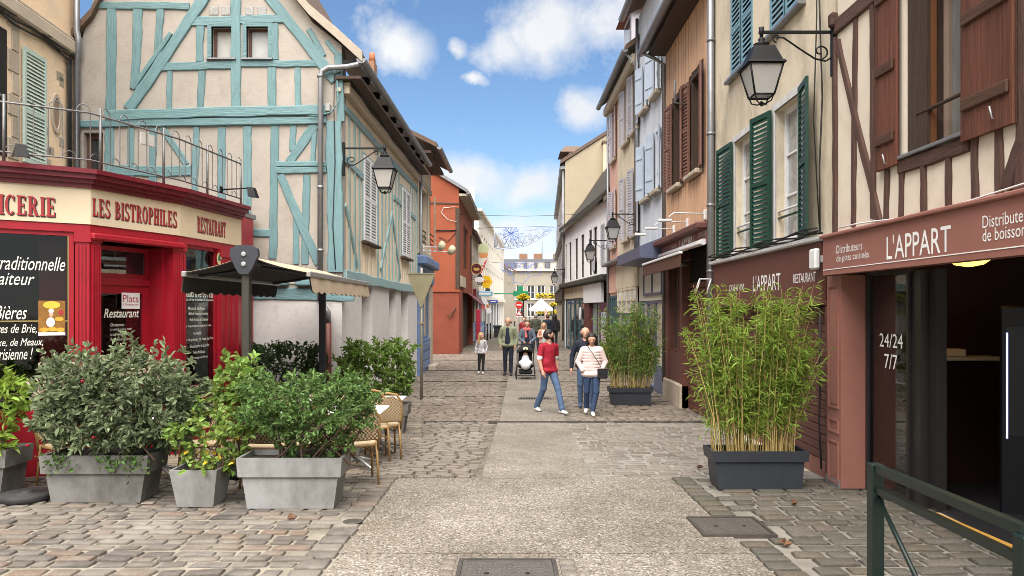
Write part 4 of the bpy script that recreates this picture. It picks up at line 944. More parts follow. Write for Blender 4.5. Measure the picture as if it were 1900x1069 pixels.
for sg in (1, -1):
    vt = []; n_ = 8; L_ = Y2 - Y1
    for j in range(n_ + 1):
        f = j / n_
        for (h, mi) in ((.012, 0),): vt.append((sg * (.05 + (XE - .05) * f), wz(ZR + .02 - DZ * f - .02 * math.sin(f * math.pi)), f))
    for nm, m_, dz in (('canopy', m_canvas, .006), ('canopy_lining', m_blackc, -.006)):
        mb = MB(); vs = []; fs = []
        for k_, y in enumerate((0.0, L_)):
            for (x, z, f) in vt: vs.append((x, y, z + dz))
            for (x, z, f) in vt: vs.append((x, y, z + dz - .004))
        M_ = n_ + 1
        for j in range(n_):
            fs += [(j, j + 1, 2 * M_ + j + 1, 2 * M_ + j), (M_ + j, 3 * M_ + j, 3 * M_ + j + 1, M_ + j + 1), (j, M_ + j, M_ + j + 1, j + 1), (2 * M_ + j, 2 * M_ + j + 1, 3 * M_ + j + 1, 3 * M_ + j)]
        mb.add(vs, fs); mb.build(nm, m_, aw)
    ze = wz(ZR + .02 - DZ)
    MB().bbox(sg * XE - .03, sg * XE + .03, -.03, L_ + .03, ze - .05, ze + .02, .012).build('front_bar', mat('aluminium', (.38, .37, .35), (.30, .29, .27), rough=.4, metal=.6), aw)
    for nm, m_, off in (('valance', m_canvas, .012), ('valance_lining', m_blackc, -.004)):
        mb = MB(); N_ = 90
        for j in range(N_):
            y0, y1 = L_ * j / N_, L_ * (j + 1) / N_
            w0_, w1_ = (.17 + .03 * abs(math.sin(y * math.pi / .3)) for y in (y0, y1))
            x0_, x1_ = (sg * (XE + off + .004 * math.sin(y * 9)) for y in (y0, y1))
            mb.quad((x0_, y0, ze - .05), (x1_, y1, ze - .05), (x1_ + sg * .03, y1, ze - .05 - w1_), (x0_ + sg * .03, y0, ze - .05 - w0_))
        mb.build(nm, m_, aw)
    for y in (.35, L_ - .35): MB().tube([(sg * .06, y, wz(ZR - .08)), (sg * .42, y + .25, wz(ZR - .13)), (sg * (XE - .03), y, ze - .02)], .022, 6).build('folding_arm', m_ant, aw)
# ---------------------------------------------------------------- left side, further houses
m_bluep = mat('blue_shop_paint', (.10, .16, .30), (.13, .20, .36), rough=.5, nscale=5)
m_redw = mat('brick_red_render', (0.29, 0.075, 0.035), (0.24, 0.062, 0.03), rough=.85, nscale=1.2, bump=.15, c3=(.24, .06, .03), s3=1.5, a3=.45)
m_redw2 = mat('dark_red_render', (.24, .06, .035), (.20, .05, .03), rough=.85, nscale=1.4, bump=.15, c3=(.15, .04, .03), s3=1.5, a3=.4)
m_slate = mat('slate', (.055, .06, .075), (.04, .045, .055), rough=.6, nscale=12, bump=.3)
m_brick = mat('old_brick', (.30, .16, .10), (.20, .11, .07), rough=.9, nscale=16, bump=.5)
m_creamw = mat('sunny_cream_render', (.50, .44, .36), (.45, .39, .31), rough=.9, nscale=.8, bump=.1, c3=(.5, .43, .33), s3=1.2, a3=.3)
m_whitew = mat('sunny_white_render', (.82, .77, .68), (.78, .72, .63), rough=.9, nscale=.8, bump=.1)
NH = Frame('narrow_house', (-2.92, 26.7), (-2.94, 22.92), 'narrow tan timber house over a blue shopfront', 'house')
w1 = hole(NH, 780, 345, 792, 458); w2 = hole(NH, 796, 357, 806, 463)
zsh = NH.q(785, 478)[1]
NH.wall(m_tan, 0, NH.len, zsh, 6.75, [w1, w2], t=.3)
for w in (w1, w2):
    NH.window(w[0], w[1], w[2], w[3], m_dkwood, m_pane, n=-.2, fw=.07, mull=2, rail=2); NH.box('timber_frame', m_cream_w, w[0] - .12, w[0], w[2] - .1, w[3] + .1, -.01, .03); NH.box('timber_frame', m_cream_w, w[1], w[1] + .1, w[2] - .1, w[3] + .1, -.01, .03)
    for i in range(3): NH.box('balcony_rail', m_dkwood, w[0], w[1], w[2] + .1 + i * .18, w[2] + .13 + i * .18, -.05, -.02)
NH.beam(m_cream_w, (0, w1[3] + .2), (NH.len, w1[3] + .2), .18); NH.beam(m_cream_w, (0, zsh + .12), (NH.len, zsh + .12), .16, n1=.06)
roof_slab(NH, [(NH.len + .1, 6.6), (NH.len + .1, 6.6)], 0, .1, .1, m_tile) if False else None
NH.put(MB().hexa([(-.1, -3.2, 8.6), (NH.len + .15, -3.2, 8.6), (NH.len + .15, .62, 6.72), (-.1, .62, 6.72)], [(-.1, -3.2, 8.75), (NH.len + .15, -3.2, 8.75), (NH.len + .15, .62, 6.86), (-.1, .62, 6.86)]), 'roof', m_tile)
NH.box('eave_boards', m_dkwood, -.05, NH.len + .1, 6.55, 6.62, -.05, .45)
gut(NH, -.1, NH.len + .15, .70, 6.72, .08, m_zinc)
NH.put(MB().tube([(NH.len - .1, .1, 6.5), (NH.len - .1, .1, .0)], .05, 8), 'downpipe', m_zinc)
# shopfront
NH.box('shop_cornice', m_bluep, -.05, NH.len + .08, zsh - .32, zsh - .02, -.05, .30, b=.05); NH.box('shop_fascia', m_bluep, 0, NH.len, zsh - .85, zsh - .321, -.1, .12, b=.02)
NH.box('pier', m_stone, 0, .55, -.6, zsh - .851, -.3, .06, b=.02); NH.box('pilaster', m_bluep, NH.len - .45, NH.len, -.6, zsh - .851, -.3, .10, b=.02)
NH.box('shop_panel', m_bluep, .56, NH.len - .46, -.6, .72, -.2, .04, b=.01); NH.window(.56, NH.len - .46, .73, zsh - .86, m_bluep, m_pane, n=-.08, fw=.07, mull=2)
for i in range(3): NH.box('panel_mould', m_bluep, .7, NH.len - .6, -.25 + i * .3, -.03 + i * .3, .04, .058, b=.01)
NH.box('step', m_stone, .4, 1.5, -.6, g(25) + .14, .061, .32, b=.02)
# lamps on arms at the narrow house
for (u, v, L_) in ((808, 458, .62), (820, 466, .95)):
    s_, z_ = NH.q(790, v, .1); o = empty('globe_floodlight', (NH.p0 + NH.d * s_ + NH.N * .02).to_3d() + Vector((0, 0, z_)), NH.ang, 'cream shop floodlight on %s white arm beside the red house' % ('a short' if L_ < .8 else 'a long'), 'lamp', 'cream floodlights')
    MB().tube([(0, 0, 0), (0, L_, -.02)], .018, 6).build('arm', m_white, o); MB().bbox(-.06, .06, -.01, .03, -.06, .06, .01).build('wall_plate', m_white, o)
    h_ = MB().lathe([(.04, -.10), (.13, -.06), (.17, .03), (.16, .10), (.05, .14)], 14).build('lamp_head', mat('cream_metal', (.60, .55, .38), rough=.45), o); h_.location = (0, L_, .02); h_.rotation_euler = (R(65), 0, 0)
# the red house
RH = Frame('red_house', (-2.40, 33.5), (-6.4, 33.5), 'brick-red rendered house with dark timber corner and low gable', 'house')
RS = RH.sub((-2.30, 43.0), (-2.40, 33.5)); zr = RH.q(840, 540)[1]; ze = RH.q(851, 349)[1]
RH.wall(m_redw2, 0, 4, -.7, zr, [], t=.3, n=.03, name='ground_wall'); RH.wall(m_redw, 0, 4, zr, ze, [], t=.3)
RH.put(MB().poly([(0, ze), (4, ze), (4, ze + 2.6), (1.0, ze + .66)], -.3, 0), 'gable', m_redw)
w1 = (1.2, 2.6, -.55, 2.7)
dh = (RS.sv(875), RS.sv(857), -.6, 2.6)
hw = [(RS.sv(868), RS.sv(861), RS.q(865, 500)[1], RS.q(865, 425)[1]), (RS.sv(877), RS.sv(873), RS.q(865, 500)[1], RS.q(865, 425)[1])]
RS.wall(m_redw2, 0, RS.len - .31, -.7, zr, [dh], t=.3, n=.03, name='ground_wall'); RS.wall(m_redw, 0, RS.len - .31, zr, ze, hw, t=.3)
for h in hw: RS.window(h[0], h[1], h[2], h[3], m_dkwood, m_pane, n=-.14, fw=.08, mull=2, rail=2); RS.louvre(m_dkwood, h[1], h[1] + .45, h[2], h[3], n=.03, slats=False)
RS.box('shop_interior', m_dkwood, dh[0], dh[1], dh[2], dh[3], -.28, -.2); RS.box('shop_sign', m_cream_w, RS.len - 3.2, RS.len - .4, 2.75, 3.25, .03, .08)
RH.box('corner_timber', m_dkwood, -.0, .16, zr + .1, ze - .9, 0, .03); RS.box('corner_timber', m_dkwood, RS.len - .16, RS.len - .005, zr + .1, ze - .9, 0, .03)
RH.beam(m_dkwood, (0, RH.q(0, 378)[1]), (2.2, RH.q(0, 376)[1]), .08, n1=.02); RH.box('storey_band', m_redw, -.05, 4, zr - .04, zr + .05, 0, .08)
RH.put(MB().poly([(-.38, ze - .22), (1.0, ze + .62), (4, ze + 2.55), (4, ze + 2.7), (1.0, ze + .78), (-.42, ze - .08)], -9.6, .14), 'roof', m_zinc)
gut(RS, -.1, RS.len + .1, .42, ze - .2, .09, m_zinc); RS.box('eave_soffit', m_cream_w, 0, RS.len, ze - .35, ze - .25, 0, .38)
RH.put(MB().tube([(.16, .05, zr - .75), (.30, .12, zr - 1.0), (.28, .14, zr - 1.15), (.55, .14, zr - 1.1)], .03, 6), 'hook', m_dkwood)
RH.put(MB().tube([(.1, .02, RH.q(0, 428)[1]), (1.1, .05, RH.q(0, 428)[1])], .025, 6).tube([(.15, .03, RH.q(0, 432)[1]), (.5, .05, RH.q(0, 448)[1]), (.9, .05, RH.q(0, 440)[1])], .015, 6), 'sign_bracket', m_black_metal)
RH.put(MB().tube([(.2, .04, RH.q(0, 384)[1]), (.7, .05, RH.q(0, 386)[1]), (.8, .05, RH.q(0, 395)[1]), (.5, .05, RH.q(0, 408)[1]), (.1, .06, RH.q(0, 412)[1])], .012, 5), 'cable', m_white)
RH.box('ridge_stack', m_brick, 1.3, 2.2, ze + .5, ze + 2.2, -3.4, -2.6)
# cream house, tall brick stack and the long white building
CH = Frame('cream_house', (-2.35, 52.0), (-2.32, 43.1), 'cream rendered house with brown tiled roof left of the shop signs', 'house')
zc = CH.q(876, 432)[1]
hs = [(1.2 + i * 2.6, 2.2 + i * 2.6, b, b + 1.5) for i in range(3) for b in (3.4,)]
CH.wall(m_creamw, 0, CH.len, -.7, zc, hs + [(.6, 3.6, -.5, 2.3), (4.6, 7.8, -.5, 2.3)], t=.3)
for h in hs: CH.window(h[0], h[1], h[2], h[3], m_white, m_pane, n=-.15, mull=2, rail=2)
for h in ((.6, 3.6, -.5, 2.3), (4.6, 7.8, -.5, 2.3)): CH.window(*h, m_dkwood, m_pane, n=-.15, mull=2)
CH.put(MB().hexa([(-.1, -5, zc + 3.4), (CH.len + .1, -5, zc + 3.4), (CH.len + .1, .3, zc - .1), (-.1, .3, zc - .1)], [(-.1, -5, zc + 3.6), (CH.len + .1, -5, zc + 3.6), (CH.len + .1, .3, zc + .1), (-.1, .3, zc + .1)]), 'roof', m_tile)
CH.box('chimney_stack', m_brick, CH.len - 2.2, CH.len - .3, zc - 1.5, 1.75 + (572 - 372) / FPX * 45, -1.2, -.3)
CH.box('chimney_cap', mat('terracotta', (0, 0, 0)), CH.len - 2.1, CH.len - .4, 1.75 + (572 - 372) / FPX * 45, 1.75 + (572 - 366) / FPX * 45, -1.1, -.4)
CH.box('shop_fascia', m_dkred, .3, 8.2, 2.32, 2.9, 0, .2)
WB = Frame('white_building', (-.95, 86.0), (-2.36, 52.2), 'long white sunlit building with rows of tall windows', 'building')
zw = EYE + 6.85
hs = [(2.0 + i * 2.35, 3.1 + i * 2.35, b, b + h_) for i in range(13) for b, h_ in ((3.1, 1.9), (5.6, 1.6))]
gs = [(1.5 + i * 4.1, 4.8 + i * 4.1, -.4, 2.2) for i in range(8)]
WB.wall(m_whitew, 0, WB.len, -.7, zw, hs + gs, t=.3)
for h in hs: WB.window(*h, m_white, m_pane_refl, n=-.14, mull=1, rail=0, fw=.1)
for h in gs: WB.window(*h, m_bluep if h[0] > 8 else m_white, m_pane, n=-.14, mull=2, fw=.1)
WB.box('cornice', m_whitew, -.1, WB.len + .1, zw, zw + .22, -.2, .25); WB.box('string_course', m_whitew, 0, WB.len, 2.4, 2.75, 0, .2)
WB.put(MB().hexa([(0, -5, zw + 2.4), (WB.len, -5, zw + 2.4), (WB.len, -.2, zw + .222), (0, -.2, zw + .222)], [(0, -5, zw + 2.5), (WB.len, -5, zw + 2.5), (WB.len, -.2, zw + .4), (0, -.2, zw + .4)]), 'roof', m_slate)
WB.box('end_wall', m_whitew, WB.len - .3, WB.len, zw + .2, zw + 1.7, -5, -.3)
for i in range(4): WB.box('chimney', m_brick, 3 + i * 9, 4 + i * 9, zw + 1, zw + 3, -4, -3.2)
# far row on the left and the building that closes the street
FB = Frame('red_roof_house', (.35, 100.0), (-.98, 86.2), 'far house with red roof beside the white building', 'house')
FB.wall(m_creamw, 0, FB.len, -.7, 6.6, [(2, 3.2, 3.2, 5), (5, 6.2, 3.2, 5), (8, 9.2, 3.2, 5)], t=.3)
for x in (2, 5, 8): FB.window(x, x + 1.2, 3.2, 5, m_white, m_pane, n=-.14)
FB.put(MB().hexa([(-.2, -5, 9.4), (FB.len + .2, -5, 9.4), (FB.len + .2, .3, 6.6), (-.2, .3, 6.6)], [(-.2, -5, 9.6), (FB.len + .2, -5, 9.6), (FB.len + .2, .3, 6.8), (-.2, .3, 6.8)]), 'roof', mat('red_tile', (.30, .11, .06), rough=.8, nscale=20))
EB = Frame('mansion', (8.5, 105.0), (-2.2, 105.0), 'cream stone mansion with slate mansard roof closing the street', 'building')
e0, e1 = EB.q(0, 503)[1], EB.q(0, 480)[1]
cols_ = [EB.sv(u) for u in (1027, 1004, 985, 965, 945)]
hs = [(c - .55, c + .55, b, b + 2.0) for c in cols_ for b in (EB.q(0, 545)[1] - .8, EB.q(0, 575)[1] - 1.0)]
EB.wall(mat('mansion_stone', (.33, .30, .25), (.28, .25, .21), rough=.9, nscale=.8), 0, EB.len, -.8, e0, hs, t=.3)
for h in hs: EB.window(*h, m_white, m_pane, n=-.15, mull=2, rail=1, fw=.1)
EB.box('cornice', m_whitew, -.1, EB.len + .1, e0, e0 + .3, -.3, .35); EB.box('string_course', m_whitew, 0, EB.len, 2.9, 3.15, 0, .12)
EB.put(MB().hexa([(0, -.2, e0 + .302), (EB.len, -.2, e0 + .302), (EB.len, -8, e0 + .302), (0, -8, e0 + .302)], [(.6, -1.2, e1), (EB.len - .6, -1.2, e1), (EB.len - .6, -7, e1), (.6, -7, e1)]), 'roof', m_slate)
for c in cols_[:4:1]:
    d_ = EB.box('dormer', MATS['mansion_stone'], c - .5, c + .5, e0 + .31, e1 - .45, -1.1, -.15); EB.box('pane', m_pane_refl, c - .3, c + .3, e0 + .5, e1 - .65, -.149, -.13, d_)
for u in (1038, 1000, 972): x = EB.sv(u); EB.box('chimney', m_brick, x - .6, x + .6, e1 - .4, e1 + 1.0, -5, -4)
EB.put(MB().tube([(EB.sv(1008), -4, e1), (EB.sv(1008), -4, e1 + 2.8)], .05, 5), 'aerial', m_rail)
# ---------------------------------------------------------------- right side: half-timbered shop
m_brown = mat('brown_shop_paint', (.275, .118, .092), (.235, .10, .079), rough=.55, nscale=2.5, bump=.05, c3=(.18, .065, .05), s3=2, a3=.3)
m_brown_d = mat('dark_brown_paint', (.125, .048, .036), (.105, .040, .030), rough=.55, nscale=3, c3=(.09, .035, .028), s3=2, a3=.3)
m_beamR = mat('old_red_timber', (.105, .055, .042), (.06, .032, .026), rough=.85, nscale=3, stretch=(1.2, 9, 9), bump=1.0, bscale=4, c3=(.025, .014, .011), s3=2.6, a3=.36, perobj=.3)
m_plasR = mat('cream_lime_plaster', (.68, .61, .51), (.60, .525, .43), rough=.92, nscale=1.8, bump=.3, bscale=35, c3=(.46, .385, .30), s3=2.8, a3=.45)
m_shut = mat('varnished_shutter', (.135, .050, .028), (.09, .033, .020), rough=.6, nscale=4, stretch=(9, 9, .5), contrast=1.5, bump=.7, bscale=8, perobj=.35, c3=(.06, .022, .012), s3=2, a3=.4, spec=.25)
m_batten = mat('shutter_batten', (.085, .042, .027), (.055, .028, .018), rough=.7, nscale=5, stretch=(.6, 8, 8), contrast=1.5, bump=.6, bscale=8, spec=.25)
m_oldwood = mat('blackened_wood', (.035, .022, .016), (.06, .035, .022), rough=.85, nscale=5, stretch=(5, 5, .6), bump=1.0, bscale=12)
A = Frame('half_timbered_shop', (3.62, 1.2), (3.62, 8.22), 'cream half-timbered house with open brown shutters above a dark shop', 'shop')
aq = A.q
zS0, zS1 = EYE + .366, aq(1524, 445, .12)[1]
ho = (aq(1795, 0)[0], aq(1678, 0)[0], aq(1740, 268)[1], 9.0)
A.wall(m_plasR, 0, A.len, zS0 + .1, 8.0, [ho[:3] + (7.2,)], t=.3)
ka = lambda u: 3.62 / ((u - CU) / FPX) / FPX
for (u0, v0, u1, v1, w) in ((1551, 70, 1551, 440, .10), (1588, 30, 1585, 420, .095), (1621, -20, 1622, 405, .085), (1556, 78, 1637, 425, .105), (1648, 300, 1647, 410, .07), (1675, 290, 1674, 402, .075), (1716, 284, 1716, 398, .075),
                            (1761, 268, 1763, 392, .08), (1811, 240, 1811, 380, .08), (1856, 215, 1856, 370, .08), (1899, -50, 1895, 360, .11)): A.pbeam(m_beamR, u0, v0, u1, v1, w, n1=.022, jit=.18)
A.beam(m_beamR, aq(1553, 52), (2.2, aq(1553, 52)[1]), .17, n1=.03, jit=.1); A.pbeam(m_beamR, 1900, 262, 1868, 350, .14, n1=.02); A.beam(m_beamR, (ho[0] - .05, ho[2] - .09), (ho[1] + .06, ho[2] - .09), .13, n1=.03)
A.box('beam_end', m_beamR, aq(1556, 0)[0], aq(1548, 0)[0], aq(1553, 40)[1] - .06, aq(1553, 40)[1] + .1, 0, .08, b=.02)
A.box('window_post', m_oldwood, ho[1] - .32, ho[1], ho[2], 7.19, -.28, -.03); A.box('window_edge', mat('orange_wood', (.15, .055, .02), rough=.6, nscale=8), ho[1] - .345, ho[1] - .322, ho[2], 7.19, -.10, -.06)
m_wfr = mat('taupe_frame', (.26, .19, .15), (.22, .16, .125), rough=.5, nscale=4)
g_up = mat('upper_glass', (.10, .11, .115), (.20, .20, .195), rough=.03, nscale=2.5, stretch=(2, 1, .5), spec=.9, coat=.6)
A.window(ho[0], ho[1] - .363, ho[2] + .02, 7.19, m_wfr, g_up, n=-.2, fw=.075, mull=1)
A.box('zinc_sill', m_zinc, ho[0] - .05, ho[1] + .02, ho[2] - .02, ho[2] + .012, -.2, .06, b=.006)
a_ = aq(1702, 214, -.05); b_ = aq(1793, 170, -.05); A.put(MB().tube([(ho[1] - .15, -.04, a_[1]), (ho[0] - .02, -.04, a_[1])], .018, 8), 'window_rail', m_oldwood)
def plank_shutter(fr, s0, s1, z0, z1, n, nb, batt, ang=0, hinge=0):
    w = s1 - s0; h = z1 - z0; root = None; k_ = w / nb
    o = MB().box(0, w, .0, .008, 0, h).build('shutter', m_batten, fr.root)
    M = Matrix.Translation((s0, n, z0)) @ (Matrix.Rotation(ang, 4, 'Z') if hinge == 0 else Matrix.Translation((w, 0, 0)) @ Matrix.Rotation(-ang, 4, 'Z') @ Matrix.Translation((-w, 0, 0)))
    o.matrix_basis = M
    for i in range(nb): MB().bbox(i * k_ + .002, (i + 1) * k_ - .002, .0085, .03, 0, h, .004).build('plank', m_shut, o)
    for z in batt: MB().bbox(.03, w - .03, .0305, .055, z - .05, z + .05, .01).build('batten', m_batten, o)
    MB().tube([(w * .85, .06, h * .62), (w * .85, .065, h * .62 - .04), (w * .85, .06, h * .62 - .1)], .008, 6).build('latch', m_black_metal, o)
    return o
sa = aq(1674, 0, .06)[0]; sb2 = aq(1623, 0, .06)[0]; zb = aq(1648, 292, .06)[1]
zb0 = ho[2] - .06
plank_shutter(A, ho[1] + .03, sb2, zb0, 7.2, .03, 5, [.28, .95, 1.65, 2.3]); plank_shutter(A, aq(1880, 0, .06)[0], ho[0] - .01, zb0 - .02, 7.2, .035, 5, [.28, .95, 1.65, 2.3])
for (u, v) in ((1647, 300), (1848, 215)): s_, z_ = aq(u, v, .05); A.put(MB().tube([(s_, .02, z_ - .02), (s_, .08, z_ - .02), (s_, .10, z_ + .07)], .007, 6), 'shutter_stay', m_steel)
A.put(MB().tube([(x, .14 + .01 * math.sin(x * 3), zS1 + .05 + .03 * math.sin(x * 2.2)) for x in [i * .35 for i in range(20)]], .008, 5), 'cable', m_white)
# fascia sign
SG = empty('shop_sign', (3.62, 1.2, 0), A.ang, 'brown fascia sign with white lettering over the dark vending shop', 'sign'); 
def under(fr, mb, name, m, root): return mb.build(name, m, root)
MB().box(0, A.len + .08, .002, .13, zS0, zS1).build('board', m_brown, SG); MB().bbox(-.05, A.len + .10, .0, .17, zS1 + .001, zS1 + .04, .01).build('moulding', m_brown, SG)
MB().box(0, A.len + .07, .1302, .1345, zS0 + .055, zS0 + .063).build('line', m_pwhite, SG)
def sign_text(fr, root, body, ul, vb, vt, ur, n, m=None, **k): o = fr.ptext(body, m or m_pwhite, ul, vb, vt, ur, n, root, **k); return o
sign_text(A, SG, 'Distributeurs', 1552, 471, 456, 1600, .1325); sign_text(A, SG, 'de plats cuisinés', 1552, 490, 474, 1612, .1325)
sign_text(A, SG, "L'APPART", 1645, 482, 438, 1764, .1325, bold=.004, name='letter')
sign_text(A, SG, 'Distributeurs', 1823, 424, 401, 1925, .1325, name='letter'); sign_text(A, SG, 'de boissons', 1823, 449, 426, 1912, .1325, name='letter')
# pier, reveal, glazing and the dark room behind
yj = A.len; zg8 = g(8.2)
A.box('pier', m_brown, yj - .12, yj + .24, zg8 + .02, zS0 - .002, -.30, .015)
A.box('pier_foot', m_zinc, yj - .10, yj + .26, zg8 - .1, zg8 + .10, -.2, .025)
for (v0, v1) in ((530, 755), (775, 800), (815, 892)):
    z1_, z0_ = aq(1545, v0)[1], aq(1545, v1)[1]; s0_, s1_ = yj - .07, yj + .19
    mb = MB(); e = .022; mb.box(s0_, s1_, .015, .032, z1_ - e, z1_); mb.box(s0_, s1_, .015, .032, z0_, z0_ + e); mb.box(s0_, s0_ + e, .015, .032, z0_ + e, z1_ - e); mb.box(s1_ - e, s1_, .015, .032, z0_ + e, z1_ - e); mb.box(s0_ + .05, s1_ - .05, .015, .024, z0_ + .05, z1_ - .05) if v1 - v0 > 40 else None
    A.put(mb, 'pier_panel', m_brown)
g_door = glass_mat('door_glass', (.55, .56, .56), .14)
m_dframe = mat('black_door_frame', (.018, .016, .016), rough=.35, spec=.5)
ng = -.30
sg0, sg1 = aq(1695, 0, ng)[0], yj - .12
gl = A.window(sg0, sg1, zg8 - .0, zS0 + .02, m_dframe, g_door, n=ng, fw=.045, mull=1, name='glass_panel')
A.box('door_frame', m_dframe, sg0 - .16, sg0 - .01, zg8, zS0, ng - .12, ng + .02); A.box('door_leaf', m_dframe, sg0 - .28, sg0 - .17, zg8, zS0, ng - .16, ng - .06)
A.ptext('24/24', m_pwhite, 1632, 643, 618, 1675, ng + .03, gl); A.ptext('7/7', m_pwhite, 1641, 683, 656, 1665, ng + .03, gl)
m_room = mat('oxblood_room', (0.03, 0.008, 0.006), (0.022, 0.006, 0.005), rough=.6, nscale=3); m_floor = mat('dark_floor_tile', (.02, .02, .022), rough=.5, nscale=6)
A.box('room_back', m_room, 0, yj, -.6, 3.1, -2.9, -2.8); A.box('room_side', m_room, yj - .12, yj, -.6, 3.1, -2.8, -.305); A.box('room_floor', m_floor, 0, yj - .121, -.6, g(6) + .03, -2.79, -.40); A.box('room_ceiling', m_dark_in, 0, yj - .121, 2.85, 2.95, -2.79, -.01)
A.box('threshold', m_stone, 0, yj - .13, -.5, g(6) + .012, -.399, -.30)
A.put(MB().hexa([(1.0, -.36, g(2.2) + .031), (sg0 - .3, -.36, g(6.9) + .031), (sg0 - .3, -.31, g(6.9) + .031), (1.0, -.31, g(2.2) + .031)], [(1.0, -.36, g(2.2) + .046), (sg0 - .3, -.36, g(6.9) + .046), (sg0 - .3, -.31, g(6.9) + .046), (1.0, -.31, g(2.2) + .046)]), 'yellow_strip', mat('yellow_edge', (.55, .30, .06), (.45, .24, .05), rough=.6, nscale=20))
a_ = A.q(1725, 661, -1.2); b_ = A.q(1832, 661, -2.4)
A.box('shelf', m_cream_w, yj - .45, yj - .121, 1.20, 1.235, -1.58, -.93) 
# lit ceiling lamp inside the entrance
lx = aq(1798, 497, -.75); lamp = empty('ceiling_lamp', (3.62 + .75, 1.2 + lx[0], zS0 + .22), 0, 'glowing round yellow ceiling lamp inside the dark shop', 'lamp')
m_glow = mat('lamp_glow', (.9, .7, .3), emit=(1.0, .55, .10), estr=1.3)
MB().lathe([(.02, -.19), (.12, -.17), (.20, -.11), (.245, -.03), (.25, .0)], 24).build('globe', m_glow, lamp); MB().lathe([(.26, 0), (.26, .03), (.2, .035)], 24).build('rim', m_brass, lamp); MB().tube([(0, 0, .03), (0, 0, .55)], .02, 8).build('stem', m_brass, lamp)
# vending machine and a box on the shelf
vm_ = empty('vending_machine', (4.55, 6.90, g(6.9) + .03), R(-34), 'black vending machine with a lit blue-white edge inside the shop', 'vending machine')
vx = 0
MB().bbox(0, .9, 0, .75, 0, 1.95, .02).build('cabinet', mat('black_gloss', (.006, .006, .008), rough=.4, spec=.25), vm_); MB().box(.05, .85, -.012, -.002, .75, 1.75).build('display_glass', mat('dark_display', (.012, .012, .016), rough=.35, spec=.3), vm_)
MB().box(.05, .066, -.02, -.013, .72, 1.70).build('light_strip', mat('strip_light', (.7, .75, 1), emit=(.36, .43, 1.0), estr=.8), vm_); MB().box(.35, .5, -.02, -.013, 1.80, 1.84).build('tag', m_cream_w, vm_); MB().box(.3, .8, -.02, -.003, .42, .52).build('tray', m_dframe, vm_)
bx_ = MB().bbox(-.14, .14, -.1, .1, 0, .08, .01).build('carton', m_creamb); bx_.location = (4.68, 1.2 + yj - .28, 1.236); tag(bx_, 'small cream carton on the shelf in the dark shop', 'box')
# floor above and roof of the shop building
A.box('upper_floor_wall', m_plasR, 0, A.len, 8.002, 9.6, -.3, 0); A.box('building_mass', m_dark_in, 0, A.len, 3.12, 9.5, -6, -.31)
# ---------------------------------------------------------------- right side: beige house with green shutters
m_beige = mat('stained_beige_render', (0.66, 0.585, 0.45), (0.57, 0.49, 0.365), rough=.92, nscale=1.5, bump=.35, bscale=40, c3=(.21, .185, .145), s3=1.3, a3=.6, stretch=(1, 1, .55))
m_green = mat('green_shutter', (.008, .038, .023), (.011, .050, .032), rough=.5, nscale=5, c3=(.03, .085, .065), s3=6, a3=.3)
m_blug = mat('faded_blue_shutter', (.17, .29, .36), (.13, .24, .30), rough=.6, nscale=5, c3=(.05, .15, .13), s3=5, a3=.4)
m_peel = mat('peeling_white', (.60, .60, .60), (.50, .49, .48), rough=.7, nscale=8, c3=(.28, .25, .22), s3=6, a3=.4, stretch=(1, 1, .4))
m_lace = mat('lace_behind_glass', (.33, .34, .34), (.15, .16, .17), rough=.04, nscale=9, contrast=1.5, spec=.8, coat=.6)
Bh = Frame('beige_house', (3.64, 8.34), (3.70, 13.5), 'stained beige house with green louvred shutters over a roller door', 'house')
bq = Bh.q; LB = Bh.len
zb1 = bq(1440, 470)[1] + .02
def vh(fr, u0, u1, vb, vt, ub=None): s0, s1 = fr.sv(u1), fr.sv(u0); m_ = (u0 + u1) / 2; return (s0, s1, fr.q(m_, vb)[1], fr.q(m_, vt)[1])
W1 = vh(Bh, 1363, 1398, 462, 250); W2 = vh(Bh, 1438, 1490, 446, 188)
zt1, zt0 = (W1[3] + W2[3]) / 2, (W1[2] + W2[2]) / 2; W1 = W1[:2] + (zt0, zt1); W2 = W2[:2] + (zt0, zt1)
U1 = vh(Bh, 1357, 1397, 118, -120); U2 = vh(Bh, 1430, 1489, 48, -200); zu0 = (U1[2] + U2[2]) / 2; U1 = U1[:2] + (zu0, zu0 + 1.9); U2 = U2[:2] + (zu0, zu0 + 1.9)
zsg0, zsg1 = EYE + .08, EYE + .81
Bh.wall(m_beige, 0, LB, zsg1, 9.8, [W1, W2, U1, U2], t=.3); Bh.box('building_mass', m_dark_in, 0, LB, zsg1, 9.6, -6, -.31)
for w in (W1, W2):
    Bh.window(w[0], w[1], w[2], w[3], m_white, m_lace, n=-.18, fw=.07, mull=2, rail=2); mb = MB(); mb.box(w[0] - .12, w[0], -.02, .012, w[2], w[3] + .1); mb.box(w[1], w[1] + .12, -.02, .012, w[2], w[3] + .1); mb.box(w[0], w[1], -.02, .012, w[3], w[3] + .1); Bh.put(mb, 'window_surround', m_peel)
    for zz_, m_ in ((.42, m_white), (.33, m_green)): Bh.put(MB().tube([(w[0], -.05, w[2] + zz_), (w[1], -.05, w[2] + zz_)], .016, 6), 'guard_bar', m_)
    Bh.box('sill', m_peel, w[0] - .1, w[1] + .1, w[2] - .05, w[2] - .001, -.1, .06, b=.01)
sw = .46
def sh(u0, u1, zb_, zt_, n, ang, hinge, m=None, ms=None):
    s0, s1 = Bh.sv(u1, n), Bh.sv(u0, n); return Bh.louvre(m or m_green, s0, s1, zb_, zt_, n=n, ang=ang, hinge=hinge, pitch=.062, rails=(.48,), mslat=ms)
